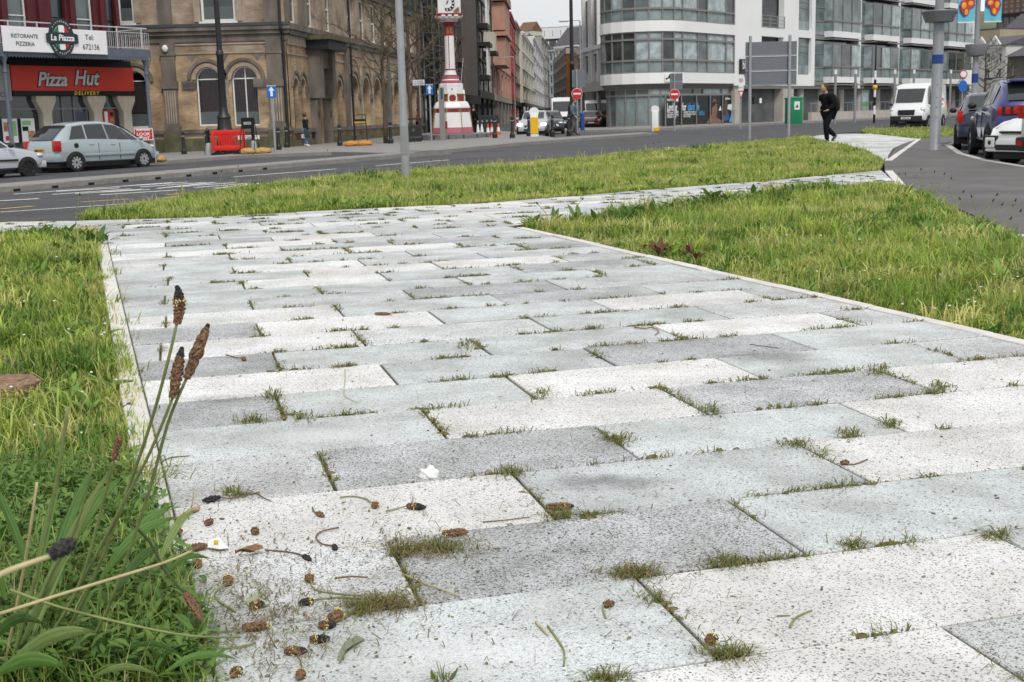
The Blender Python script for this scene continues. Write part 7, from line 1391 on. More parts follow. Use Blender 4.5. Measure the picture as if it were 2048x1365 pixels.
# cars coming out of the side street
def street_car(px, py, Y, heading, label, col, k=1.0, lit=False, name='car', metal=0.1, **kw):
    p = W(px, py, Y); return vehicle(name, label, 'car', (p.x, p.y, zr(p.x, p.y)), heading, 4.0 * k, 1.74, STH, paint(label[:14].replace(' ', '_'), col, metal), (0.18, 0.82), 0.31, CABH, WINH, FRH, RRH, lit=lit, door_x=(0.34, 0.55), **kw)
street_car(1071, 262, 72.0, math.radians(262), 'silver hatchback with lit headlights leaving the side street', (0.40, 0.41, 0.43), lit=True, plate_txt='')
street_car(1100, 258, 79.0, math.radians(268), 'black hatchback waiting beside the silver one', (0.018, 0.018, 0.02))
street_car(1092, 247, 104.0, math.radians(268), 'dark grey car queued behind the black hatchback', (0.07, 0.075, 0.09)); street_car(1182, 246, 100.0, math.radians(266), 'red car parked in the side street beneath the white van', (0.22, 0.012, 0.014)); street_car(1106, 241, 130.0, math.radians(268), 'pale grey car far back in the street queue', (0.3, 0.32, 0.32))
# vans
STV = [(0.0, 0.45, 1.2, 2.20, 0.90, 0.80), (0.008, 0.40, 1.22, 2.35, 0.97, 0.86), (0.04, 0.38, 1.25, 2.44, 1.0, 0.88), (0.30, 0.36, 1.26, 2.48, 1.0, 0.88), (0.62, 0.36, 1.26, 2.48, 1.0, 0.88), (0.74, 0.36, 1.26, 2.40, 1.0, 0.86), (0.80, 0.36, 1.25, 2.15, 0.99, 0.84), (0.88, 0.38, 1.22, 1.52, 0.98, 0.82), (0.915, 0.38, 1.16, 1.28, 0.96, 0.80), (0.97, 0.40, 1.02, 1.10, 0.92, 0.74), (0.99, 0.42, 0.85, 0.9, 0.86, 0.7), (1.0, 0.48, 0.75, 0.78, 0.8, 0.66)]
def van(px, py, Y, heading, label, k=1.0, **kw):
    p = W(px, py, Y); z = kw.pop('z', zr(p.x, p.y)); return vehicle('van', label, 'van', (p.x, p.y, z), heading, 5.5 * k, 2.0, STV, paint('van_white', (0.70, 0.70, 0.70)), (0.19, 0.82), 0.34, [('windscreen', (0.90, 0.795), 0, 0)], [(0.70, 0.70, 0.765, 0.84)], dict(lamp=(0.25, 0.18, 1.0, 0.14, 0.14, 0.15), grille=(0.72, 1.02), bumper=(0.36, 0.7)), dict(lamps=((0.04, 0.08, 1.1, 0.05, 0.07, 0.3),), bumper=(0.4, 0.62)), lower=plast, spokes=6, trim='dark', door_x=(0.7,), **kw)
pv_ = W(1836, 252, 71.0); r, at, hw = van(1836, 252, 71.0, math.radians(238), 'white high-roof delivery van driving past the office', plate_txt='KMN 704', z=-0.2)
rdl = mk('van_lettering_red', (0.55, 0.05, 0.05), 0.5, 0)
for s_, sz, x, z in (('EXPRESS', 0.24, -1.2, 1.55), ('deliveries', 0.16, -1.2, 1.3), ('24hr', 0.2, 0.75, 1.02)):
    t = txt(s_, sz, 0, 0, rdl, r); t.location = (x, hw + 0.014, z); t.rotation_euler = (PI / 2, 0, PI)
van(1126, 246, 98.0, math.radians(267), 'white panel van in the middle of the side street'); van(1188, 243, 122.0, math.radians(266), 'white van parked behind the red car'); 
# cars parked on the right
PB = paint('deep_blue', (0.015, 0.024, 0.16), 0.1); PD = paint('dark_blue', (0.012, 0.016, 0.045), 0.2); PW = paint('car_white', (0.74, 0.74, 0.74)); 
STS = [(0.0, 0.50, 0.86, 0.90, 0.84, 0.72), (0.012, 0.36, 1.06, 1.14, 0.93, 0.78), (0.05, 0.33, 1.10, 1.30, 0.97, 0.77), (0.13, 0.31, 1.12, 1.55, 1.0, 0.75), (0.22, 0.30, 1.10, 1.62, 1.0, 0.75), (0.40, 0.30, 1.06, 1.64, 1.0, 0.75), (0.55, 0.30, 1.03, 1.56, 1.0, 0.75), (0.68, 0.30, 1.02, 1.16, 0.99, 0.77), (0.74, 0.30, 1.00, 1.05, 0.985, 0.82), (0.90, 0.32, 0.93, 0.98, 0.95, 0.80), (0.97, 0.35, 0.80, 0.84, 0.88, 0.74), (1.0, 0.45, 0.6, 0.62, 0.78, 0.64)]
h = math.radians(76); c = (11.42, 27.4)
r, at, hw = vehicle('parked_car', 'deep blue SUV with triple red tail lights parked at the right', 'car', (c[0], c[1], zr(*c)), h, 4.45, 1.86, STS, PB, (0.18, 0.80), 0.36, [('rear_window', (0.02, 0.14), 0.0, 0), ('windscreen', (0.70, 0.53), 0, 0)], [(0.14, 0.18, 0.36, 0.37), (0.39, 0.38, 0.55, 0.66)], dict(lamp=(0.25, 0.2, 0.82, 0.16, 0.17, 0.08), grille=(0.5, 0.75), bumper=(0.35, 0.6)), dict(lamps=((0.03, 0.12, 1.0, 0.03, 0.05, 0.08), (0.01, 0.27, 1.0, 0.03, 0.05, 0.08), (0.0, 0.42, 1.0, 0.03, 0.05, 0.08)), bumper=(0.34, 0.64), plate=0.70), lower=plast, trim='dark', door_x=(0.36, 0.56), spokes=5)
MB().rbox(-4.45 / 2 - 0.01, -4.45 / 2 + 0.12, -hw * 0.83, hw * 0.83, 0.90, 1.10, 0.02).build('tail_panel', plast, r); 
for side in (-1, 1): MB().box(-4.45 / 2 - 0.065, -4.45 / 2 - 0.03, side * 0.72 - 0.1, side * 0.72 + 0.1, 0.44, 0.53).build('reflector', lampred, r); MB().tube([(-1.4, side * 0.62, 1.66), (0.3, side * 0.64, 1.67)], 0.02, 6).build('roof_rail', alloy, r)
MB().rbox(-4.45 / 2 + 0.28, -4.45 / 2 + 0.75, -hw * 0.66, hw * 0.66, 1.58, 1.64, 0.02).build('spoiler', PB, r); MB().tube([(-4.45 / 2 + 0.06, 0.0, 1.12), (-4.45 / 2 + 0.12, 0.45, 1.2)], 0.012, 6).build('wiper', plast, r); MB().box(-4.45 / 2 - 0.02, -4.45 / 2, -0.16, 0.16, 0.86, 0.885).build('badge', alloy, r)
c = (12.9, 33.1); r, at, hw = vehicle('parked_car', 'dark navy hatchback parked ahead of the blue SUV', 'car', (c[0], c[1], zr(*c)), math.radians(70), 4.0, 1.72, STH, PD, (0.18, 0.82), 0.31, CABH, WINH, FRH, dict(lamps=((0.05, 0.09, 0.84, 0.05, 0.07, 0.15),), bumper=(0.32, 0.6), plate=0.64), door_x=(0.34, 0.55), trim='dark')
c = (10.9, 23.15); r, at, hw = vehicle('parked_car', 'small white car with black fog lamp frame facing the footway', 'car', (c[0], c[1], zr(*c)), math.radians(200), 3.6, 1.64, STH, PW, (0.18, 0.82), 0.29, CABH, WINH, dict(lamp=(0.34, 0.24, 0.68, 0.2, 0.12, 0.075), grille=(0.60, 0.64), bumper=(0.26, 0.5)), RRH, door_x=(0.4,), trim='dark', front_plate=False)
for side in (-1, 1):
    MB().rbox(1.60, 1.835, side * 0.56 - 0.17, side * 0.56 + 0.17, 0.30, 0.56, 0.04).build('fog_frame', plast, r, smooth=40); MB().rbox(1.62, 1.845, side * 0.56 - 0.13, side * 0.56 + 0.13, 0.33, 0.53, 0.03).build('fog_panel', PW, r); MB().ell((1.84, side * 0.56, 0.43), (0.02, 0.045, 0.045)).build('fog_lamp', plast, r, smooth='all')
c = (11.2, 21.3); r, at, hw = vehicle('parked_car', 'white car nearest the footway cut off by the right edge', 'car', (c[0], c[1], zr(*c)), math.radians(8), 4.2, 1.76, STS, PW, (0.19, 0.80), 0.34, [('rear_window', (0.02, 0.14), 0.0, 0), ('windscreen', (0.70, 0.53), 0, 0)], [(0.14, 0.18, 0.36, 0.37), (0.39, 0.38, 0.55, 0.66)], None, dict(lamps=((0.05, 0.12, 0.98, 0.06, 0.10, 0.12),), bumper=(0.30, 0.55), plate=0.7), lower=plast, trim='dark', door_x=(0.36, 0.56))
for side in (-1, 1): MB().box(-2.1 - 0.065, -2.1 - 0.03, side * 0.68 - 0.1, side * 0.68 + 0.1, 0.40, 0.48).build('reflector', lampred, r)
# ================================================================== people
skin_m = mk('skin', (0.42, 0.25, 0.18), 0.6, 0.08, 5)
def skinned(name, joints, edges, radii, mat, parent, sub=2, rootv=0):
    me = bpy.data.meshes.new(name); me.from_pydata(joints, edges, []); o = bpy.data.objects.new(name, me); COL.objects.link(o); o.parent = parent
    sk = o.modifiers.new('skin', 'SKIN'); 
    if not me.skin_vertices: me.attributes.new('x', 'FLOAT', 'POINT')
    for i, rr in enumerate(radii): v = me.skin_vertices[0].data[i]; v.radius = (rr, rr) if not hasattr(rr, '__len__') else rr; v.use_root = (i == rootv)
    sk.use_smooth_shade = True; sb = o.modifiers.new('sub', 'SUBSURF'); sb.levels = sub; sb.render_levels = sub; me.materials.append(mat); return o
def person(label, loc, heading, J, cloth, height=1.75, hair=None, hair_m=None, group=None, sleeve=True):
    """J: joint name -> (forward, left, up) for a 1.75 m figure. heading: direction faced"""
    r = root('person', label, 'person', loc, heading, group); k = height / 1.75; P = {n: (a * k, b * k, c * k) for n, (a, b, c) in J.items()}
    names = ['pelvis', 'waist', 'chest', 'neckb', 'neck', 'head', 'hipL', 'kneeL', 'ankL', 'toeL', 'hipR', 'kneeR', 'ankR', 'toeR', 'shL', 'elL', 'wrL', 'haL', 'shR', 'elR', 'wrR', 'haR']
    E_ = [(0, 1), (1, 2), (2, 3), (3, 4), (4, 5), (0, 6), (6, 7), (7, 8), (8, 9), (0, 10), (10, 11), (11, 12), (12, 13), (3, 14), (14, 15), (15, 16), (16, 17), (3, 18), (18, 19), (19, 20), (20, 21)]
    R_ = dict(pelvis=.09, waist=.085, chest=.09, neckb=.055, neck=.05, head=.07, hip=.05, knee=.04, ank=.035, toe=.025, sh=.035, el=.03, wr=.03, ha=.032)
    rad = [k * R_[n.rstrip('LR') if n not in R_ else n] for n in names]; skinned('body', [P[n] for n in names], E_, rad, skin_m, r)
    hd = Vector(P['head']); nk = Vector(P['neck']); up = (hd - nk).normalized()
    m = MB(); m.ell(tuple(hd + up * 0.05 * k), (0.098 * k, 0.077 * k, 0.122 * k), 14, 10); m.ell(tuple(hd + Vector((0.095 * k, 0, 0.035 * k))), (0.022 * k, 0.014 * k, 0.022 * k), 8, 5)
    for s in (-1, 1): m.ell(tuple(hd + Vector((0.0, s * 0.078 * k, 0.045 * k))), (0.02 * k, 0.01 * k, 0.032 * k), 8, 5)
    m.build('face', skin_m, r, smooth='all')
    for s in (-1, 1): MB().ell(tuple(hd + Vector((0.086 * k, s * 0.032 * k, 0.06 * k))), (0.012 * k, 0.014 * k, 0.009 * k), 8, 5).build('eye', black, r, smooth='all')
    if hair: m = MB(); hair(m, hd, k); m.build('hair', hair_m, r, smooth='all')
    top = ['pelvis', 'waist', 'chest', 'neckb', 'shL', 'elL', 'wrL', 'shR', 'elR', 'wrR']; te = [(0, 1), (1, 2), (2, 3), (3, 4), (4, 5), (5, 6), (3, 7), (7, 8), (8, 9)]; tr_ = [.165, .155, .18, .125, .10, .07, .052, .10, .07, .052]
    skinned('jacket', [P[n] for n in top], te, [a * k * cloth.get('bulk', 1.0) for a in tr_], cloth['top'], r)
    bot = ['pelvis', 'hipL', 'kneeL', 'ankL', 'hipR', 'kneeR', 'ankR']; be = [(0, 1), (1, 2), (2, 3), (0, 4), (4, 5), (5, 6)]; br_ = [.145, .105, .075, .058, .105, .075, .058]
    skinned('trousers', [P[n] for n in bot], be, [a * k * cloth.get('leg', 1.0) for a in br_], cloth['leg_m'], r)
    for s in 'LR':
        a = Vector(P['ank' + s]); t = Vector(P['toe' + s]); d = (t - a); d.normalize(); m = MB(); m.tube([a - d * 0.05 * k + Vector((0, 0, -0.01)), a + d * 0.05 * k + Vector((0, 0, -0.02)), t, t + d * 0.05 * k], [0.045 * k, 0.052 * k, 0.042 * k, 0.02 * k], 10); m.build('shoe', cloth['shoe'], r, smooth='all')
    for s in 'LR':
        w_ = Vector(P['wr' + s]); h_ = Vector(P['ha' + s]); d = (h_ - w_).normalized(); sd = d.cross(Vector((1, 0, 0))).normalized(); fw = Vector((1, 0, 0)); m = MB()
        for q, ln in ((-0.028, .07), (-0.01, .082), (0.01, .078), (0.027, .062)): b0 = h_ + fw * q * k; m.tube([b0, b0 + d * ln * 0.55 * k, b0 + (d * ln + sd * 0.015) * k], [0.0095 * k, 0.009 * k, 0.006 * k], 6)
        b0 = w_.lerp(h_, 0.5) + fw * 0.03 * k; m.tube([b0, b0 + (d * 0.03 + fw * 0.028) * k, b0 + (d * 0.06 + fw * 0.03) * k], [0.011 * k, 0.01 * k, 0.007 * k], 6); m.build('fingers', skin_m, r, smooth='all')
    return r, P, k
STAND = dict(pelvis=(0, 0, .95), waist=(0, 0, 1.1), chest=(0, 0, 1.28), neckb=(0, 0, 1.42), neck=(.01, 0, 1.5), head=(.02, 0, 1.6), hipL=(0, .09, .88), kneeL=(.02, .1, .5), ankL=(-.01, .1, .09), toeL=(.12, .12, .035), hipR=(0, -.09, .88), kneeR=(.02, -.1, .5), ankR=(-.01, -.1, .09), toeR=(.12, -.12, .035), shL=(0, .18, 1.4), elL=(-.03, .24, 1.14), wrL=(.04, .25, .9), haL=(.06, .25, .82), shR=(0, -.18, 1.4), elR=(-.03, -.24, 1.14), wrR=(.04, -.25, .9), haR=(.06, -.25, .82))
def hair_short(m, hd, k): m.ell((hd.x - 0.022 * k, hd.y, hd.z + 0.085 * k), (0.108 * k, 0.094 * k, 0.112 * k), 14, 10)
def hair_bun(m, hd, k): m.ell((hd.x - 0.02 * k, hd.y, hd.z + 0.07 * k), (0.108 * k, 0.092 * k, 0.12 * k), 14, 10); m.ell((hd.x - 0.12 * k, hd.y, hd.z + 0.11 * k), (0.06 * k, 0.06 * k, 0.06 * k), 10, 8)
brownh = mk('brown_hair', (0.055, 0.03, 0.018), 0.6, 0.2, 20)
# man in black striding left across the path with a rucksack
p = W(1655, 284, 38.0); WALK = dict(STAND); WALK.update(pelvis=(-.02, 0, .94), waist=(.0, 0, 1.1), chest=(.03, 0, 1.29), neckb=(.06, 0, 1.43), neck=(.09, 0, 1.5), head=(.14, 0, 1.585), hipL=(-.02, .09, .88), kneeL=(.14, .1, .50), ankL=(.08, .1, .085), toeL=(.2, .11, .035), hipR=(-.02, -.09, .88), kneeR=(.0, -.1, .47), ankR=(-.34, -.1, .20), toeR=(-.25, -.1, .09), shL=(.05, .19, 1.4), elL=(-.05, .25, 1.15), wrL=(.12, .2, .98), haL=(.19, .17, .96), shR=(.05, -.19, 1.4), elR=(-.05, -.25, 1.15), wrR=(.12, -.2, .98), haR=(.19, -.17, .96))
jk = mk('black_jacket', (0.009, 0.009, 0.010), 0.9, 0.3, 12, spec=0.1); tr = mk('black_trousers', (0.008, 0.009, 0.012), 0.9, 0.2, 9, spec=0.1)
r, P, k = person('man in black jacket and trousers walking with a rucksack across the path', (p.x, p.y, -0.02), math.radians(200), WALK, dict(top=jk, leg_m=tr, shoe=mk('dark_trainer', (0.05, 0.05, 0.055), 0.6), bulk=1.28, leg=1.2), 1.78, hair_short, mk('dark_brown_hair', (0.05, 0.025, 0.016), 0.6, 0.2, 20))
for z, a in ((0.14, 0),): pass
MB().tube([(-0.40, -0.1, 0.165), (-0.30, -0.1, 0.07)], [0.05, 0.05], 8).build('shoe_sole', mk('white_sole', (0.6, 0.6, 0.58), 0.6), r)
bg = root('rucksack', 'black rucksack on the back of the walking man', 'rucksack', (p.x, p.y, -0.02), math.radians(200)); m = MB(); bm = bmesh.new(); bmesh.ops.create_icosphere(bm, subdivisions=3, radius=1)
for v in bm.verts:
    q = v.co.copy(); s = lambda t: math.copysign(abs(t) ** 0.65, t); v.co = Vector((s(q.x) * 0.12 - 0.23 + 0.05 * q.z, s(q.y) * 0.17, s(q.z) * 0.25 + 1.20))
m.bm(bm); bm.free(); m.build('bag', black, bg, smooth='all')
for s in (-1, 1): MB().tube([(-0.13, s * 0.12, 1.42), (0.02, s * 0.13, 1.49), (0.16, s * 0.14, 1.36), (0.14, s * 0.16, 1.2)], 0.022, 6).build('strap', black, bg, smooth='all')
# woman in jeans at the office door
p = W(613, 293, 63.5); WO = dict(STAND); WO.update(kneeL=(.05, .1, .5), ankL=(.0, .12, .09), toeL=(.1, .16, .035), elL=(.04, .27, 1.16), wrL=(.2, .18, 1.25), haL=(.24, .14, 1.3))
r, P, k = person('woman in black top and blue jeans standing by the brick office', (p.x, p.y, zp(p.x, p.y)), math.radians(35), WO, dict(top=mk('black_top', (0.014, 0.013, 0.015), 0.8, 0.2), leg_m=mk('blue_jeans', (0.16, 0.22, 0.36), 0.8, 0.2, 8), shoe=wsg, bulk=0.98), 1.64, hair_bun, brownh)
gb = root('shopping_bag', 'dark green patterned bag held by the woman in jeans', 'bag', (p.x + 0.12, p.y - 0.22, zp(p.x, p.y)), 0.3); MB().rbox(-0.11, 0.11, -0.05, 0.05, 0.42, 0.78, 0.03).build('bag', mk('bag_green', (0.012, 0.075, 0.04), 0.6, 0.4, 14, col2=(0.02, 0.02, 0.02)), gb, smooth=30); MB().tube([(-0.07, 0, 0.77), (-0.03, 0, 0.9), (0.03, 0, 0.9), (0.07, 0, 0.77)], 0.012, 6).build('handle', black, gb)
# man in plaid shirt
p = W(1148, 272, 62.5); plaid = mk('plaid_shirt', (0.05, 0.075, 0.11), 0.85, 0.1, 4)
n_ = plaid.node_tree.nodes; l_ = plaid.node_tree.links; ck = n_.new('ShaderNodeTexChecker'); ck.inputs['Scale'].default_value = 14; ck.inputs[1].default_value = (0.03, 0.055, 0.09, 1); ck.inputs[2].default_value = (0.14, 0.19, 0.25, 1); tcx = n_.new('ShaderNodeTexCoord'); l_.new(tcx.outputs['Object'], ck.inputs[0]); l_.new(ck.outputs[0], n_['Principled BSDF'].inputs['Base Color'])
PM = dict(STAND); PM.update(kneeL=(.07, .08, .5), ankL=(.1, .09, .09), toeL=(.22, .1, .035), ankR=(-.12, -.09, .1), toeR=(.0, -.1, .035), elR=(-.02, -.28, 1.16), wrR=(.12, -.3, .95), haR=(.17, -.3, .88))
r, P, k = person('bearded man in blue plaid shirt and grey trousers on the pavement corner', (p.x, p.y, zp(p.x, p.y)), math.radians(-15), PM, dict(top=plaid, leg_m=mk('grey_trousers', (0.10, 0.10, 0.115), 0.85, 0.15), shoe=mk('brown_shoe', (0.06, 0.035, 0.02), 0.6), bulk=1.12, leg=1.12), 1.78, hair_short, mk('auburn_hair', (0.09, 0.03, 0.015), 0.6, 0.2, 20)); MB().ell((0.02 * k + 0.045, 0, 1.565 * k), (0.055, 0.062, 0.06), 10, 8).build('beard', mk('auburn_hair', (0, 0, 0)), r, smooth='all')
# worker in orange behind the bin
p = W(838, 278, 78.0); person('worker in black and orange hi-vis jacket behind the litter bin', (p.x, p.y, zp(p.x, p.y)), math.radians(20), STAND, dict(top=mk('hivis_orange', (0.75, 0.12, 0.02), 0.7, 0.1), leg_m=tr, shoe=black), 1.75, hair_short, mk('black_hair', (0.012, 0.011, 0.011), 0.6))
p = W(948, 272, 70.0); person('worker in dark overalls by the hoarding panels', (p.x, p.y, zp(p.x, p.y)), math.radians(70), STAND, dict(top=jk, leg_m=tr, shoe=black), 1.72, hair_short, brownh)
cols_ = [((0.03, 0.03, 0.035), 'pedestrian in charcoal coat walking in the side street'), ((0.12, 0.03, 0.07), 'pedestrian in dark pink coat beside the planter'), ((0.02, 0.03, 0.05), 'pedestrian in navy coat nearest the glazed corner'), ((0.05, 0.05, 0.05), 'pedestrian in black coat at the left of the red car')]
for i, (px, Y) in enumerate(((1216, 104), (1210, 112), (1224, 108), (1170, 118))):
    p = W(px, 245, Y); person(cols_[i][1], (p.x, p.y, -0.1), math.radians((80, 260, 250, 95)[i]), WALK if i % 2 else STAND, dict(top=mk('coat%d' % i, cols_[i][0], 0.85, 0.1), leg_m=tr, shoe=black), 1.7, hair_short, brownh, 'pedestrians in the side street')
# ================================================================== foreground plants and litter on the paving
seed_br = mk('seed_brown', (0.125, 0.062, 0.034), 0.9, 0.45, 220, 0.8, coords='World', col2=(0.24, 0.14, 0.08)); seed_bk = mk('seed_black', (0.022, 0.021, 0.022), 0.85, 0.4, 260, 0.8, coords='World', col2=(0.05, 0.048, 0.045)); stam = mk('stamen_cream', (0.66, 0.60, 0.28), 0.8, 0.15, 60, coords='World')
stalk_g = mk('stalk_green', (0.20, 0.235, 0.085), 0.6, 0.2, 30, coords='World'); stalk_s = mk('stalk_straw', (0.42, 0.36, 0.19), 0.7, 0.2, 30, coords='World'); stalk_b = mk('stalk_brown', (0.15, 0.10, 0.06), 0.8, 0.25, 40, coords='World')
def bumpy(m, pts, rads, n=12, amp=0.19, rnd=random):
    P = [Vector(p) for p in pts]; L_ = []; prev = None
    for i, p in enumerate(P):
        t = (P[min(i + 1, len(P) - 1)] - P[max(i - 1, 0)]).normalized(); a = t.orthogonal().normalized() if prev is None else (prev - t * prev.dot(t)).normalized(); prev = a; b = t.cross(a)
        L_.append([p + (a * math.cos(2 * PI * (j + 0.5 * (i % 2)) / n) + b * math.sin(2 * PI * (j + 0.5 * (i % 2)) / n)) * rads[i] * (1 + rnd.uniform(-amp, amp) + (amp if (i + j) % 2 else -amp)) for j in range(n)])
    m.ring(L_)
def seed_head(parent, p0, p1, rad, tip=0.25, cream=0.0, bend=None):
    """brown spike from p0 (stalk end) to p1; the last share `tip` is black; cream stamens ring at position `cream`"""
    p0, p1 = Vector(p0), Vector(p1); d = p1 - p0; mid = bend if bend is not None else Vector((0, 0, 0)); f = lambda t: p0 + d * t + mid * math.sin(PI * t)
    prof = lambda t: rad * (0.45 + 0.55 * math.sin(PI * min(1, (t + 0.12) * 1.6) / 2)) if t < 0.5 else rad * (1 - 0.72 * ((t - 0.5) / 0.5) ** 2.2)
    cut = 1 - tip; n = 14
    if tip < 0.99: m = MB(); bumpy(m, [f(cut * i / n) for i in range(n + 1)], [prof(cut * i / n) for i in range(n + 1)]); m.build('seed_head', seed_br, parent)
    if tip > 0.01: m = MB(); k = 8; bumpy(m, [f(cut + tip * i / k) for i in range(k + 1)], [prof(cut + tip * i / k) * 0.98 for i in range(k + 1)]); m.build('tip' if tip < 0.99 else 'seed_head', seed_bk, parent)
    if cream > 0:
        m = MB(); ax = d.normalized(); a = ax.orthogonal().normalized(); b = ax.cross(a)
        for i in range(34): t = cream + random.uniform(-.09, .09); q = random.uniform(0, 2 * PI); rr = prof(t) * random.uniform(1.05, 1.6); c = f(t) + (a * math.cos(q) + b * math.sin(q)) * rr; s = rad * random.uniform(.10, .17); m.ell(tuple(c), (s, s, s * 1.4), 6, 4)
        o = m.build('stamens', stam, parent); o['kind'] = 'stuff'
def plantain_stem(label, path, rad, head=None, mat=None, group='plantain stems at the left of the path', hr=0.008, tip=0.25, cream=0.0, bend=None, name='plantain_flower'):
    P = [W(*q) for q in path]; o0 = P[0].copy(); o0.z = -0.03; r = root(name, label, 'flower', o0, 0, group)
    pts = [p - o0 for p in P]; S_ = []
    for i in range(len(pts) - 1):
        for t in (0, .25, .5, .75):                    # Catmull-Rom through the surveyed points
            a, b, c, d = pts[max(i - 1, 0)], pts[i], pts[i + 1], pts[min(i + 2, len(pts) - 1)]; S_.append(0.5 * ((2 * b) + (c - a) * t + (2 * a - 5 * b + 4 * c - d) * t * t + (3 * b - a - 3 * c + d) * t ** 3))
    S_.append(pts[-1]); n = len(S_); MB().tube(S_, [rad * (1.15 - 0.4 * i / n) for i in range(n)], 8).build('stalk', mat or stalk_g, r, smooth='all')
    if head: h0, h1 = W(*head[0]) - o0, W(*head[1]) - o0; seed_head(r, h0, h1, hr, tip, cream, bend)
    return r
plantain_stem('tall plantain stem with brown seed head and bent black tip', [(60, 1345, 2.3), (150, 1235, 2.25), (228, 1055, 2.15), (298, 857, 2.05), (334, 730, 2.0), (354, 645, 2.0)], 0.0034, ((354, 648, 2.0), (354, 571, 2.0)), hr=0.0085, tip=0.33, cream=0.56, bend=Vector((0.004, 0, 0)))
plantain_stem('plantain stem with the lower of three brown seed heads', [(40, 1360, 2.3), (130, 1225, 2.25), (245, 1010, 2.12), (300, 905, 2.05), (346, 795, 2.0)], 0.0032, ((345, 796, 2.0), (364, 694, 2.0)), hr=0.0088, tip=0.16, cream=0.0)
plantain_stem('plantain stem with seed head leaning to the right', [(90, 1350, 2.3), (190, 1270, 2.25), (285, 1025, 2.12), (335, 850, 2.03), (374, 755, 2.0)], 0.0034, ((373, 757, 2.0), (417, 648, 2.0)), hr=0.0088, tip=0.05, cream=0.0)
plantain_stem('plantain stem with short fuzzy brown head among the leaves', [(60, 1330, 2.3), (150, 1190, 2.2), (205, 1010, 2.15), (228, 918, 2.1)], 0.003, ((228, 920, 2.1), (240, 868, 2.1)), hr=0.006, tip=0.0)
plantain_stem('headless pale plantain stem rising left of the others', [(20, 1340, 2.2), (70, 1160, 2.15), (110, 980, 2.1), (136, 815, 2.05)], 0.0036, None)
plantain_stem('short broken straw-coloured stem at the left edge', [(10, 1330, 2.2), (40, 1180, 2.15), (62, 1050, 2.1), (74, 965, 2.1)], 0.003, None, stalk_s)
plantain_stem('second pale stem leaning across the leaves', [(30, 1345, 2.25), (95, 1165, 2.2), (150, 1060, 2.15), (186, 930, 2.1)], 0.0028, None)
plantain_stem('out of focus plantain stem with black head close to the camera', [(-60, 1190, 0.80), (0, 1150, 0.80), (55, 1128, 0.81), (103, 1112, 0.82)], 0.0022, ((100, 1113, 0.82), (152, 1080, 0.83)), stalk_s, hr=0.0055, tip=1.0)
plantain_stem('long straw stem lying slantwise over the leaves', [(0, 1228, 2.0), (120, 1190, 2.05), (250, 1150, 2.1), (330, 1125, 2.15), (384, 1102, 2.2)], 0.0030, None, stalk_s)
plantain_stem('bent dark stem with brown head drooping onto the paving', [(262, 1045, 2.25), (300, 1085, 2.28), (330, 1140, 2.28), (371, 1188, 2.28)], 0.0028, ((370, 1186, 2.28), (405, 1243, 2.25)), hr=0.0085, tip=0.0, mat=mk('stalk_dark', (0.07, 0.085, 0.03), 0.7, 0.2))
plantain_stem('thin stem arching through the leaf clump', [(20, 1180, 2.1), (120, 1215, 2.1), (260, 1250, 2.12), (380, 1272, 2.15), (480, 1275, 2.25)], 0.0026, None)
# the leaf clump: large leaves are parts, small ground cover is stuff
o0 = G(110, 1300); o0.z = -0.03; r = root('plantain_plant', 'clump of long ribbed plantain leaves in the lower left corner', 'plant', o0)
def one_leaf(px0, py0, Y0, px1, py1, Y1, wpx, sag=0.02, col=(0.10, 0.19, 0.035)):
    a, b = W(px0, py0, Y0) - o0, W(px1, py1, Y1) - o0; d = b - a; s = d.cross(Vector((0, -1, 0.3))).normalized(); wd = wpx * (Y0 + Y1) / 2 / F_PX; m = MB(); n = 9; rows = []
    for i in range(n):
        t = i / (n - 1); c = a + d * t + Vector((0, 0, sag * math.sin(PI * t))); w = wd * 0.5 * (math.sin(PI * min(1, 0.06 + t * 0.94)) ** 0.75 * 0.92 + 0.06 * (1 - t)); fold = Vector((0, -1, 0)) * w * 0.35
        rows.append([c + s * w * q - fold * q * q + Vector((0, 0, 0.0012 * (k_ % 2))) for k_, q in enumerate((-1, -.68, -.34, 0, .34, .68, 1))])
    for i in range(n - 1):
        for j in range(6): m.face([rows[i][j], rows[i][j + 1], rows[i + 1][j + 1], rows[i + 1][j]])
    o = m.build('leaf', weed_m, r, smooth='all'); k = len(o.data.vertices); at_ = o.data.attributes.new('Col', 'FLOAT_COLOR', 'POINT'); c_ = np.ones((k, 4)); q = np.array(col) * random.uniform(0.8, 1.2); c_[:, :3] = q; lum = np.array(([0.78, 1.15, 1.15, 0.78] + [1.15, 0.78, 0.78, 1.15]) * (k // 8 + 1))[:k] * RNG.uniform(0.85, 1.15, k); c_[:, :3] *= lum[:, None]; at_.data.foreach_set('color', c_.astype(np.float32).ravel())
gl_ = (0.095, 0.19, 0.04); gd_ = (0.065, 0.135, 0.03); gp_ = (0.20, 0.27, 0.09)
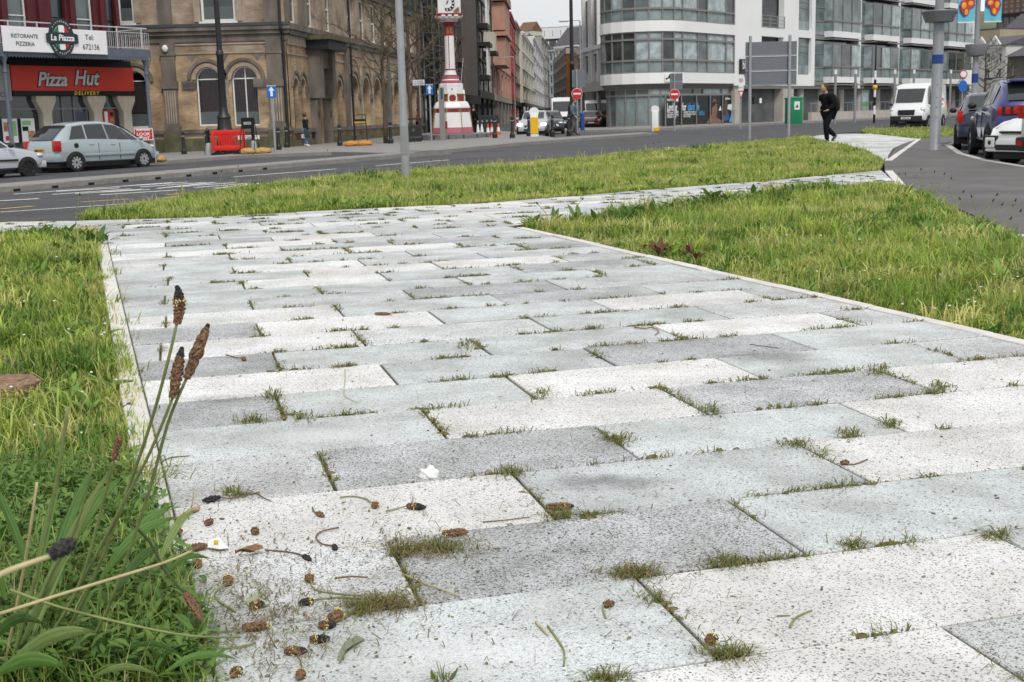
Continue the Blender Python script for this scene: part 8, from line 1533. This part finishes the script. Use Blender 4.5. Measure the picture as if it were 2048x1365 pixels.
for a in ((40, 1300, 2.2, 226, 930, 2.25, 24, 0.02, gp_), (60, 1290, 2.25, 205, 960, 2.4, 20, 0.02, gp_), (80, 1240, 2.3, 192, 925, 2.5, 24, 0.03, gl_), (70, 1180, 2.4, 120, 960, 2.6, 20, 0.02, gl_), (230, 1130, 2.4, 345, 1012, 2.5, 26, 0.02, gl_), (200, 1160, 2.35, 352, 1035, 2.45, 24, 0.03, gl_), (235, 1180, 2.3, 330, 1090, 2.4, 22, 0.02, gd_),
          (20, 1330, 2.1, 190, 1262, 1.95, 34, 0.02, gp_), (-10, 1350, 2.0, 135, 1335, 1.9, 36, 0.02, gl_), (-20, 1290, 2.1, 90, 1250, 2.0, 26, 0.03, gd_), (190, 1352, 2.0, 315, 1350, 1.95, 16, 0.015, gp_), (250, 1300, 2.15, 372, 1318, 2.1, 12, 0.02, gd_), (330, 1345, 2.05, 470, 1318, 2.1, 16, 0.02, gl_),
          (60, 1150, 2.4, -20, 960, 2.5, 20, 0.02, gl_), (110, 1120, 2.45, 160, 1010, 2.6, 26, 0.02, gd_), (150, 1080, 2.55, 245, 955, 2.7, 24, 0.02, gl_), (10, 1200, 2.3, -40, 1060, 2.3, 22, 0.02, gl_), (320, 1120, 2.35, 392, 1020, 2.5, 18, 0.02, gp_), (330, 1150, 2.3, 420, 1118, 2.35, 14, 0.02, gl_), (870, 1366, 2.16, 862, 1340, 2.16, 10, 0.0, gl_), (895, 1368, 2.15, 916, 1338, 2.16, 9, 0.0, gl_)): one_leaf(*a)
# dense low herbs spilling over the edging
N = 7000; px = RNG.uniform(-30, 430, N); py = RNG.uniform(960, 1400, N); lim = 285 + (py - 960) * 0.36 + 22 * np.sin(py * 0.05) + RNG.normal(0, 14, N); kp = (px < lim); px, py = px[kp], py[kp]; N = len(px)
B = np.array([tuple(G(a, b, -0.02)) for a, b in zip(px, py)]); B[:, 2] = RNG.uniform(-0.02, 0.075, N); kk = RNG.uniform(0, 1, (N, 1))
Vq = leaves(B, RNG.uniform(.018, .045, N), RNG.uniform(.009, .018, N), RNG.uniform(0, 2 * PI, N), RNG.uniform(0.0, 1.2, N), RNG.uniform(0.2, 1.2, N), np.array([[0.065, 0.145, 0.028]]) * (1 - kk) + np.array([[0.16, 0.26, 0.055]]) * kk)
N2 = 3600; px = RNG.uniform(-30, 400, N2); py = RNG.uniform(930, 1420, N2); lim = 262 + (py - 930) * 0.33 + RNG.normal(0, 14, N2); kp = px < lim; px, py = px[kp], py[kp]; N2 = len(px)
B2 = np.array([tuple(G(a, b, -0.03)) for a, b in zip(px, py)]); kk = RNG.uniform(0, 1, (N2, 1)); cc = np.array([[0.10, 0.20, 0.035]]) * (1 - kk) + np.array([[0.24, 0.33, 0.08]]) * kk
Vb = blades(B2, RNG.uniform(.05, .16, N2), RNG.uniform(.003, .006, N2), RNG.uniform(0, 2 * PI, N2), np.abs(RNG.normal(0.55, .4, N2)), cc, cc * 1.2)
arrays_mesh('herbs', *merge([Vq, Vb]), weed_m)['label'] = 'dense low herbs and grass spilling over the edging in the lower left corner'
# straw tuft at the foot of the clump
N = 220; px = RNG.normal(30, 35, N); py = RNG.normal(1255, 45, N); B = np.array([tuple(G(a, b, -0.02)) for a, b in zip(px, py)]); cc = np.array([[0.45, 0.38, 0.2]]) * RNG.uniform(.6, 1.1, (N, 1))
arrays_mesh('dry_grass', *blades(B, RNG.uniform(.05, .13, N), RNG.uniform(.003, .005, N), RNG.uniform(0, 2 * PI, N), np.abs(RNG.normal(.4, .3, N)), cc, cc), weed_m)['label'] = 'dry straw blades at the foot of the plantain clump'
# fallen seed heads
def fallen(label, hx, hy, ang, ln, tip, cream=0.0, stalk=None, hr=7.0, smat=None):
    c = G(hx, hy); sc = c.y / F_PX; d = (G(hx + 8 * math.cos(ang), hy - 8 * math.sin(ang)) - c); d.z = 0; d.normalize(); L_ = max(ln * sc * 0.95, 0.012); rad = hr * sc
    r = root('fallen_seed_head', label, 'seed head', (c.x, c.y, 0.001), 0, 'fallen plantain heads on the paving'); h0, h1 = -d * L_ / 2 + Vector((0, 0, rad)), d * L_ / 2 + Vector((0, 0, rad * 0.8)); seed_head(r, h0, h1, rad, tip, cream)
    if stalk:
        P = [h0] + [(lambda g: Vector((g.x - c.x, g.y - c.y, 0.0035)))(G(*q)) for q in stalk]; S_ = []
        for i in range(len(P) - 1):
            for t in (0, .33, .67): a, b, e, f = P[max(i - 1, 0)], P[i], P[i + 1], P[min(i + 2, len(P) - 1)]; S_.append(0.5 * ((2 * b) + (e - a) * t + (2 * a - 5 * b + 4 * e - f) * t * t + (3 * b - a - 3 * e + f) * t ** 3))
        S_.append(P[-1]); MB().tube(S_, 0.0021, 6).build('stalk', smat or stalk_g, r, smooth='all')
for a in (('black-tipped head with cream ring on the white paver', 833, 1020, -0.05, 44, 0.45, 0.42, [(800, 1019), (772, 1026)]), ('cream-fringed head on a green curved stalk on the white paver', 751, 1016, 0.9, 24, 0.4, 0.3, [(735, 1003), (708, 996), (680, 998)]), ('small brown head with a thin upturned stalk', 641, 1034, -0.3, 28, 0.0, 0, [(628, 1026), (625, 1018)], 5.0, stalk_b), ('black head on a hooked purplish stalk', 670, 1101, -0.9, 24, 1.0, 0, [(645, 1092), (632, 1078), (645, 1066), (678, 1059)], 6.0, stalk_b),
          ('long brown head lying beside the joint tuft', 911, 1072, 0.1, 58, 0.0, 0.08, None, 7.5), ('dark head on a long brown stalk by the curled leaf', 615, 1122, -0.4, 32, 1.0, 0, [(590, 1110), (560, 1106), (530, 1104)], 6.0, stalk_b), ('brown head with cream top and long green stalk', 619, 1165, 2.2, 28, 0.0, 0.8, [(630, 1183), (670, 1191), (722, 1195)], 9.0), ('black head with cream collar and stalk to the right', 612, 1212, 3.3, 34, 0.7, 0.22, [(640, 1202), (680, 1199), (722, 1202)], 8.5),
          ('brown head with cream fringe on a bent stalk', 457, 1170, 1.1, 36, 0.0, 0.8, [(430, 1190), (440, 1208), (472, 1228)], 10.0), ('squat head with cream blossoms and pale leaf', 515, 1218, 0.2, 34, 0.3, 0.3, None, 9.5), ('thick brown head with cream fringe near the moss tuft', 672, 1243, 0.5, 44, 0.0, 0.75, None, 12.0), ('twin of the thick head lying across it', 655, 1258, 0.1, 40, 0.4, 0.45, None, 9.0), ('black head with cream blossoms at the path corner', 640, 1286, 0.1, 46, 0.6, 0.3, None, 9.0),
          ('long horizontal brown head with cream end and green stalk', 513, 1262, 0.1, 62, 0.0, 0.95, [(450, 1268), (400, 1266)], 9.5), ('brown head with cream blossoms near the lower edge', 592, 1310, 0.05, 52, 0.3, 0.35, None, 9.0), ('cream blossom head at the lower left of the paving', 474, 1352, 0.6, 36, 0.3, 0.4, None, 10.0), ('cream tipped head cut by the lower edge', 602, 1357, 0.9, 34, 0.2, 0.6, None, 9.5), ('small brown head beside the dry leaf strip', 419, 1050, 0.5, 26, 0.25, 0, None, 6.5),
          ('black head on a thin brown stalk above the white paver', 423, 1004, 3.3, 40, 1.0, 0, [(460, 1000), (500, 992), (520, 988)], 6.0, stalk_b), ('round brown fragment on the white paver', 511, 1069, 0.3, 18, 0.0, 0, None, 8.0), ('long brown head in the moss between white and green pavers', 1120, 1020, 0.06, 62, 0.12, 0.6, None, 7.5), ('black and yellow lump beside the nearest grass tuft', 1424, 1288, 0.4, 34, 0.55, 0.4, None, 11.0), ('brown head with a green shred in the lower middle', 1218, 1215, 0.2, 28, 0.0, 0, [(1206, 1224), (1212, 1240)], 8.0),
          ('brown ball with a thin stalk on the right white paver', 1690, 931, 0.1, 20, 0.0, 0, [(1708, 932), (1735, 922)], 6.0, stalk_b), ('brown head resting in the herbs at the path edge', 395, 1101, 0.2, 46, 0.0, 0.1, None, 7.5), ('cream fringed head half hidden by the herbs', 395, 1135, 2.0, 36, 0.0, 0.7, None, 9.0), ('dangling cream blossom head at the edge of the herbs', 408, 1290, 1.9, 36, 0.0, 0.5, [(440, 1300), (480, 1298), (512, 1290)], 8.5), ('cream fringed head on bare soil at the edging', 352, 1070, 0.2, 32, 0.0, 0.3, None, 7.0), ('reddish head on a purple stalk across the middle pavers', 488, 722, -0.3, 16, 0.0, 0, [(470, 717), (452, 711)], 4.0, mk('stalk_purple', (0.12, 0.025, 0.03), 0.7)), ('brown stick-like head on the far white paver', 766, 631, 0.0, 36, 0.0, 0, None, 3.2)): fallen(*a)
# curled dead leaf
c = G(500, 1113); m = MB(); n = 10; wv = 12; rows = []
for i in range(n):
    t = i / (n - 1); row = []
    for j in range(7): a = -0.4 + 3.4 * j / 6 * (0.75 + 0.25 * t); rr = 0.011 * (0.5 + 0.7 * math.sin(PI * (0.15 + 0.75 * t))); row.append((-0.034 + 0.068 * t, rr * math.cos(a) + 0.004 * math.sin(9 * t), 0.011 + rr * math.sin(a) + 0.003 * math.sin(7 * t + j)))
    rows.append(row)
for i in range(n - 1):
    for j in range(6): m.face([rows[i][j], rows[i + 1][j], rows[i + 1][j + 1], rows[i][j + 1]])
o = m.build('dead_leaf', mk('dead_leaf', (0.21, 0.125, 0.065), 0.75, 0.35, 60, 0.4), None, smooth='all'); o.location = (c.x, c.y, 0.002); o.rotation_euler = (0, 0, 0.5); props(o, 'curled dry brown leaf lying on the paving among the fallen heads', 'leaf')
def flat_bit(name, label, pts, mat, cat, z=0.004, lift=0.006):
    P = [G(*q) for q in pts]; c = sum(P, Vector()) / len(P); m = MB(); k = len(P); m.face([(p.x - c.x, p.y - c.y, z + lift * ((i % 3) / 2)) for i, p in enumerate(P)]); m.face([(p.x - c.x, p.y - c.y, z - 0.002 + lift * ((i % 3) / 2)) for i, p in reversed(list(enumerate(P)))]); o = m.build(name, mat); o.location = (c.x, c.y, 0); props(o, label, cat); return o
petal = mk('petal_white', (0.78, 0.78, 0.76), 0.6, 0.06, 30)
c = G(858, 955); m = MB(); random.seed(3); bm = bmesh.new(); bmesh.ops.create_icosphere(bm, subdivisions=3, radius=1)
for v in bm.verts: q = v.co; nn = 1 + 0.28 * math.sin(q.x * 4 + 1) * math.sin(q.y * 5) + 0.18 * math.sin(q.z * 7 + q.x * 5); v.co = Vector((q.x * 0.026 * nn, q.y * 0.022 * nn, max(0, q.z * 0.022 * nn + 0.007)))
m.bm(bm); bm.free(); o = m.build('crumpled_petals', petal, None, smooth='all'); o.location = (c.x, c.y, 0); props(o, 'crumpled white petals lying where grey and white pavers meet', 'petals')
o = flat_bit('white_petal', 'white petal with yellow centre beside the herbs', [(412, 1098), (420, 1086), (438, 1082), (458, 1100), (440, 1104)], petal, 'petal'); MB().ell((0.0, -0.004, 0.012), (0.006, 0.004, 0.008), 8, 6).build('yellow_centre', mk('petal_yellow', (0.65, 0.42, 0.01), 0.6), o, smooth='all')
flat_bit('leaf_strip', 'pale tan leaf strip on the edging beside the white paver', [(340, 1044), (372, 1028), (402, 1016), (398, 1023), (368, 1037)], mk('tan_strip', (0.36, 0.25, 0.15), 0.8, 0.2), 'leaf')
flat_bit('torn_leaf', 'torn grey-green leaf on the greenish paver at the bottom', [(676, 1312), (690, 1290), (716, 1280), (730, 1282), (708, 1296), (692, 1310), (680, 1330)], mk('grey_green_leaf', (0.20, 0.23, 0.15), 0.8, 0.2), 'leaf'); flat_bit('torn_leaf', 'pale green torn leaf under the squat cream head', [(492, 1212), (500, 1196), (528, 1186), (532, 1190), (518, 1200), (540, 1216), (510, 1222)], mk('pale_green_leaf', (0.36, 0.42, 0.30), 0.8, 0.2), 'leaf')
# twigs, straws and stalk pieces
def twig(label, pts, rad, mat, name='twig', cat='twig'):
    P = [G(*q) for q in pts]; c = P[0]; S_ = []; Q = [Vector((p.x - c.x, p.y - c.y, rad * 1.2)) for p in P]
    for i in range(len(Q) - 1):
        for t in (0, .33, .67): a, b, e, f = Q[max(i - 1, 0)], Q[i], Q[i + 1], Q[min(i + 2, len(Q) - 1)]; S_.append(0.5 * ((2 * b) + (e - a) * t + (2 * a - 5 * b + 4 * e - f) * t * t + (3 * b - a - 3 * e + f) * t ** 3))
    S_.append(Q[-1]); o = MB().tube(S_, [rad * (1 - 0.4 * i / len(S_)) for i in range(len(S_))], 6).build(name, mat, None, smooth='all'); o.location = (c.x, c.y, 0); props(o, label, cat)
for a in (('olive curved twig on the greenish paver at the bottom', [(1096, 1256), (1112, 1278), (1128, 1305), (1128, 1334)], 0.0026, stalk_g), ('short straw-coloured twig beside the olive one', [(1072, 1248), (1084, 1262), (1096, 1274)], 0.003, stalk_s), ('straw stalk crossing the paver corner by the moss', [(808, 1152), (850, 1170), (885, 1182), (918, 1194)], 0.0026, stalk_s), ('dark straight twig on the joint of the white paver', [(965, 1046), (1010, 1042), (1060, 1036)], 0.0018, stalk_b), ('green grass blade piece on the white paver at the lower right', [(1580, 1258), (1590, 1240), (1608, 1230), (1624, 1224)], 0.0028, stalk_g), ('thin dark twig on the right white paver', [(1554, 1234), (1580, 1233)], 0.0015, stalk_b),
          ('forked brown twig near the left edging', [(480, 992), (510, 988), (528, 998), (542, 1004)], 0.002, stalk_b), ('long dry stalk along the paver joint in the debris', [(660, 1098), (740, 1096), (810, 1094), (886, 1090)], 0.002, stalk_s), ('brown twig fragment on the grey paver', [(670, 1160), (700, 1156), (735, 1158)], 0.0028, stalk_b), ('thin brown twig lying across the edging joint', [(282, 922), (312, 930), (340, 918), (380, 914)], 0.0026, stalk_b), ('pinkish stem bit on the white middle paver', [(1268, 657), (1290, 659), (1302, 657), (1318, 664), (1310, 672)], 0.004, mk('stem_pink', (0.25, 0.13, 0.11), 0.7)), ('thin looping straw on the middle white paver', [(690, 740), (690, 762), (688, 790), (700, 800), (716, 806)], 0.0018, stalk_s), ('dry bent stalk beside the tall white paver', [(1500, 690), (1530, 694), (1560, 698)], 0.002, stalk_b), ('reddish stem lying in the left grass', [(4, 752), (30, 735), (52, 708), (68, 700)], 0.005, mk('stem_red', (0.28, 0.12, 0.09), 0.7, 0.2)), ('second reddish stem by the left frame edge', [(-10, 720), (14, 722), (30, 732), (50, 742)], 0.004, mk('stem_red', (0, 0, 0)))): twig(*a)
# broken brick in the left grass
A_ = [G(-60, 806), G(62, 786), G(84, 776), G(66, 764), G(-60, 766)]; c = sum(A_, Vector()) / 5; pts = [(p.x - c.x, p.y - c.y) for p in A_]
if parea(pts) < 0: pts.reverse()
o = MB().ring([[(x, y, -0.03) for x, y in pts], [(x, y, 0.030) for x, y in pts], [(x * 0.98, y * 0.98, 0.034) for x, y in pts]]).build('brick_piece', mk('worn_brick', (0.17, 0.085, 0.055), 0.95, 0.35, 30, 0.9, col2=(0.26, 0.16, 0.11)), None); o.location = (c.x, c.y, 0); props(o, 'worn red-brown brick piece lying in the grass at the left edge', 'brick')
# crumbs and bits
m = MB(); random.seed(21)
for i in range(700):
    if i < 330: px, py = random.gauss(560, 190), random.gauss(1190, 110)
    else: px, py = random.uniform(260, 2048), random.uniform(500, 1360)
    g = G(px, py)
    if not pip(PATH, np.array([g.x]), np.array([g.y]))[0]: continue
    s = random.uniform(.0008, .0034) * (1 + g.y * 0.08); m.ell((g.x, g.y, s * 0.5), (s * random.uniform(.8, 2.2), s * random.uniform(.6, 1.2), s * 0.6), 6, 4, Matrix.Rotation(random.uniform(0, PI), 3, 'Z'))
o = m.build('debris', mk('crumb_brown', (0.115, 0.085, 0.048), 0.9, 0.5, 60, coords='World', col2=(0.22, 0.19, 0.09)), None); o['kind'] = 'stuff'; o['label'] = 'small dry plant crumbs scattered over the paving'
N = 2400; px = np.concatenate([RNG.normal(500, 110, 1100), RNG.normal(850, 60, 450), RNG.normal(770, 45, 350), RNG.normal(1270, 35, 150), RNG.uniform(400, 1500, 350)]); py = np.concatenate([RNG.normal(1240, 70, 1100), RNG.normal(1095, 14, 450), RNG.normal(1212, 12, 350), RNG.normal(1148, 9, 150), RNG.uniform(950, 1340, 350)]); B = np.array([tuple(G(a, b, 0.003)) for a, b in zip(px, py)]); kp = pip(PATH, B[:, 0], B[:, 1]); B = B[kp]; N = len(B); kk = RNG.uniform(0, 1, (N, 1)); cc = np.array([[0.13, 0.13, 0.045]]) * kk + np.array([[0.33, 0.25, 0.13]]) * (1 - kk)
arrays_mesh('clippings', *blades(B, RNG.uniform(.006, .03, N), RNG.uniform(.0012, .003, N), RNG.uniform(0, 2 * PI, N), RNG.uniform(1.2, 2.2, N), cc, cc), weed_m)['label'] = 'dry grass clippings strewn on the near pavers'
# standing flower spikes along the verges
sp_m = mk('spike_dark', (0.035, 0.022, 0.015), 0.9, 0.3, 90)
def spike(x0, y0, x1, y1, label, hs=1.0):
    a = G(x0, y0); Y = a.y; b = W(x1, y1, Y) - Vector((a.x, a.y, 0)); r = root('plantain_spike', label, 'flower', (a.x, a.y, -0.02), 0, 'plantain spikes standing in the verges'); e = b + Vector((0, 0, 0.02)); md = e * 0.5 + Vector((-(e.x) * 0.12, 0, 0.02))
    d = (e - md).normalized(); MB().tube([(0, 0, 0), md, e], [0.0022 + Y * 0.0001, 0.002 + Y * 0.0001, 0.0016 + Y * 0.0001], 5).build('stalk', stalk_g, r); L_ = 0.03 * hs; rr = 0.0055 * hs + Y * 0.00012; m = MB(); bumpy(m, [e + d * L_ * t for t in (0, .2, .5, .8, 1)], [rr * .5, rr, rr, rr * .7, rr * .2], 7); m.build('seed_head', sp_m, r)
SPK = [(1872, 396, 1888, 350), (1905, 420, 1925, 386), (1948, 447, 1992, 392), (1962, 452, 1985, 404), (1985, 458, 2003, 412), (2010, 470, 2030, 404), (1840, 386, 1842, 341), (1862, 384, 1869, 346), (1792, 372, 1797, 350), (1815, 373, 1811, 350), (1932, 432, 1921, 400), (1975, 445, 2024, 412), (2000, 480, 2020, 440), (1955, 440, 1944, 396), (2020, 480, 2040, 425), (1890, 410, 1902, 360), (150, 462, 159, 392), (645, 353, 655, 302), (440, 396, 443, 345), (1224, 404, 1237, 366), (1150, 426, 1164, 400), (1272, 332, 1306, 288), (1290, 332, 1318, 286), (1100, 446, 1076, 409), (470, 362, 476, 334), (600, 340, 590, 318), (860, 350, 862, 322), (1080, 330, 1082, 317), (712, 360, 728, 340), (885, 345, 884, 322)]
ORD = 'first second third fourth fifth sixth seventh eighth ninth tenth eleventh twelfth thirteenth fourteenth fifteenth sixteenth'.split()
foot_ = sorted(SPK[:16], key=lambda q: q[2]); road_ = sorted([SPK[i] for i in range(17, 30) if i not in (19, 20, 23)], key=lambda q: q[2]); junc = [SPK[i] for i in (23, 20, 19)]
for i, q in enumerate(foot_): spike(*q, ORD[i] + ' plantain spike from the left along the tarmac footway')
for i, q in enumerate(road_): spike(*q, ORD[i] + ' plantain spike from the left in the roadside grass strip')
for q, t in zip(junc, ('short plantain spike at the corner of the triangular grass', 'plantain spike in the leafy weeds beside the branching path', 'rightmost plantain spike beside the branching path')): spike(*q, t)
spike(*SPK[16], 'tall lone plantain spike at the far left end of the path', 1.1)
# daisies
m = MB(); random.seed(5)
for i in range(70):
    q = random.choice([(random.uniform(20, 240), random.uniform(500, 900)), (random.uniform(1350, 2040), random.uniform(480, 640)), (random.uniform(1150, 2040), random.uniform(400, 660)), (random.uniform(1500, 2040), random.uniform(540, 680))]); g = G(*q); 
    if not (pip(GL, np.array([g.x]), np.array([g.y]))[0] or pip(GR, np.array([g.x]), np.array([g.y]))[0]): continue
    s = 0.0035 + 0.0006 * g.y; z = random.uniform(.01, .07); m.ell((g.x, g.y, z), (s, s, s * 0.6), 7, 4)
o = m.build('daisies', petal, None); o['kind'] = 'stuff'; o['label'] = 'tiny white daisies dotted through the grass'

# ================================================================== lettering becomes mesh
_dg = bpy.context.evaluated_depsgraph_get()
for o in [o for o in scene.objects if o.type == 'FONT']:
    me = bpy.data.meshes.new_from_object(o.evaluated_get(_dg)); nm = o.name
    n = bpy.data.objects.new('lettering', me); COL.objects.link(n); n.parent = o.parent; n.location = o.location; n.rotation_euler = o.rotation_euler; n.scale = o.scale
    bpy.data.objects.remove(o)
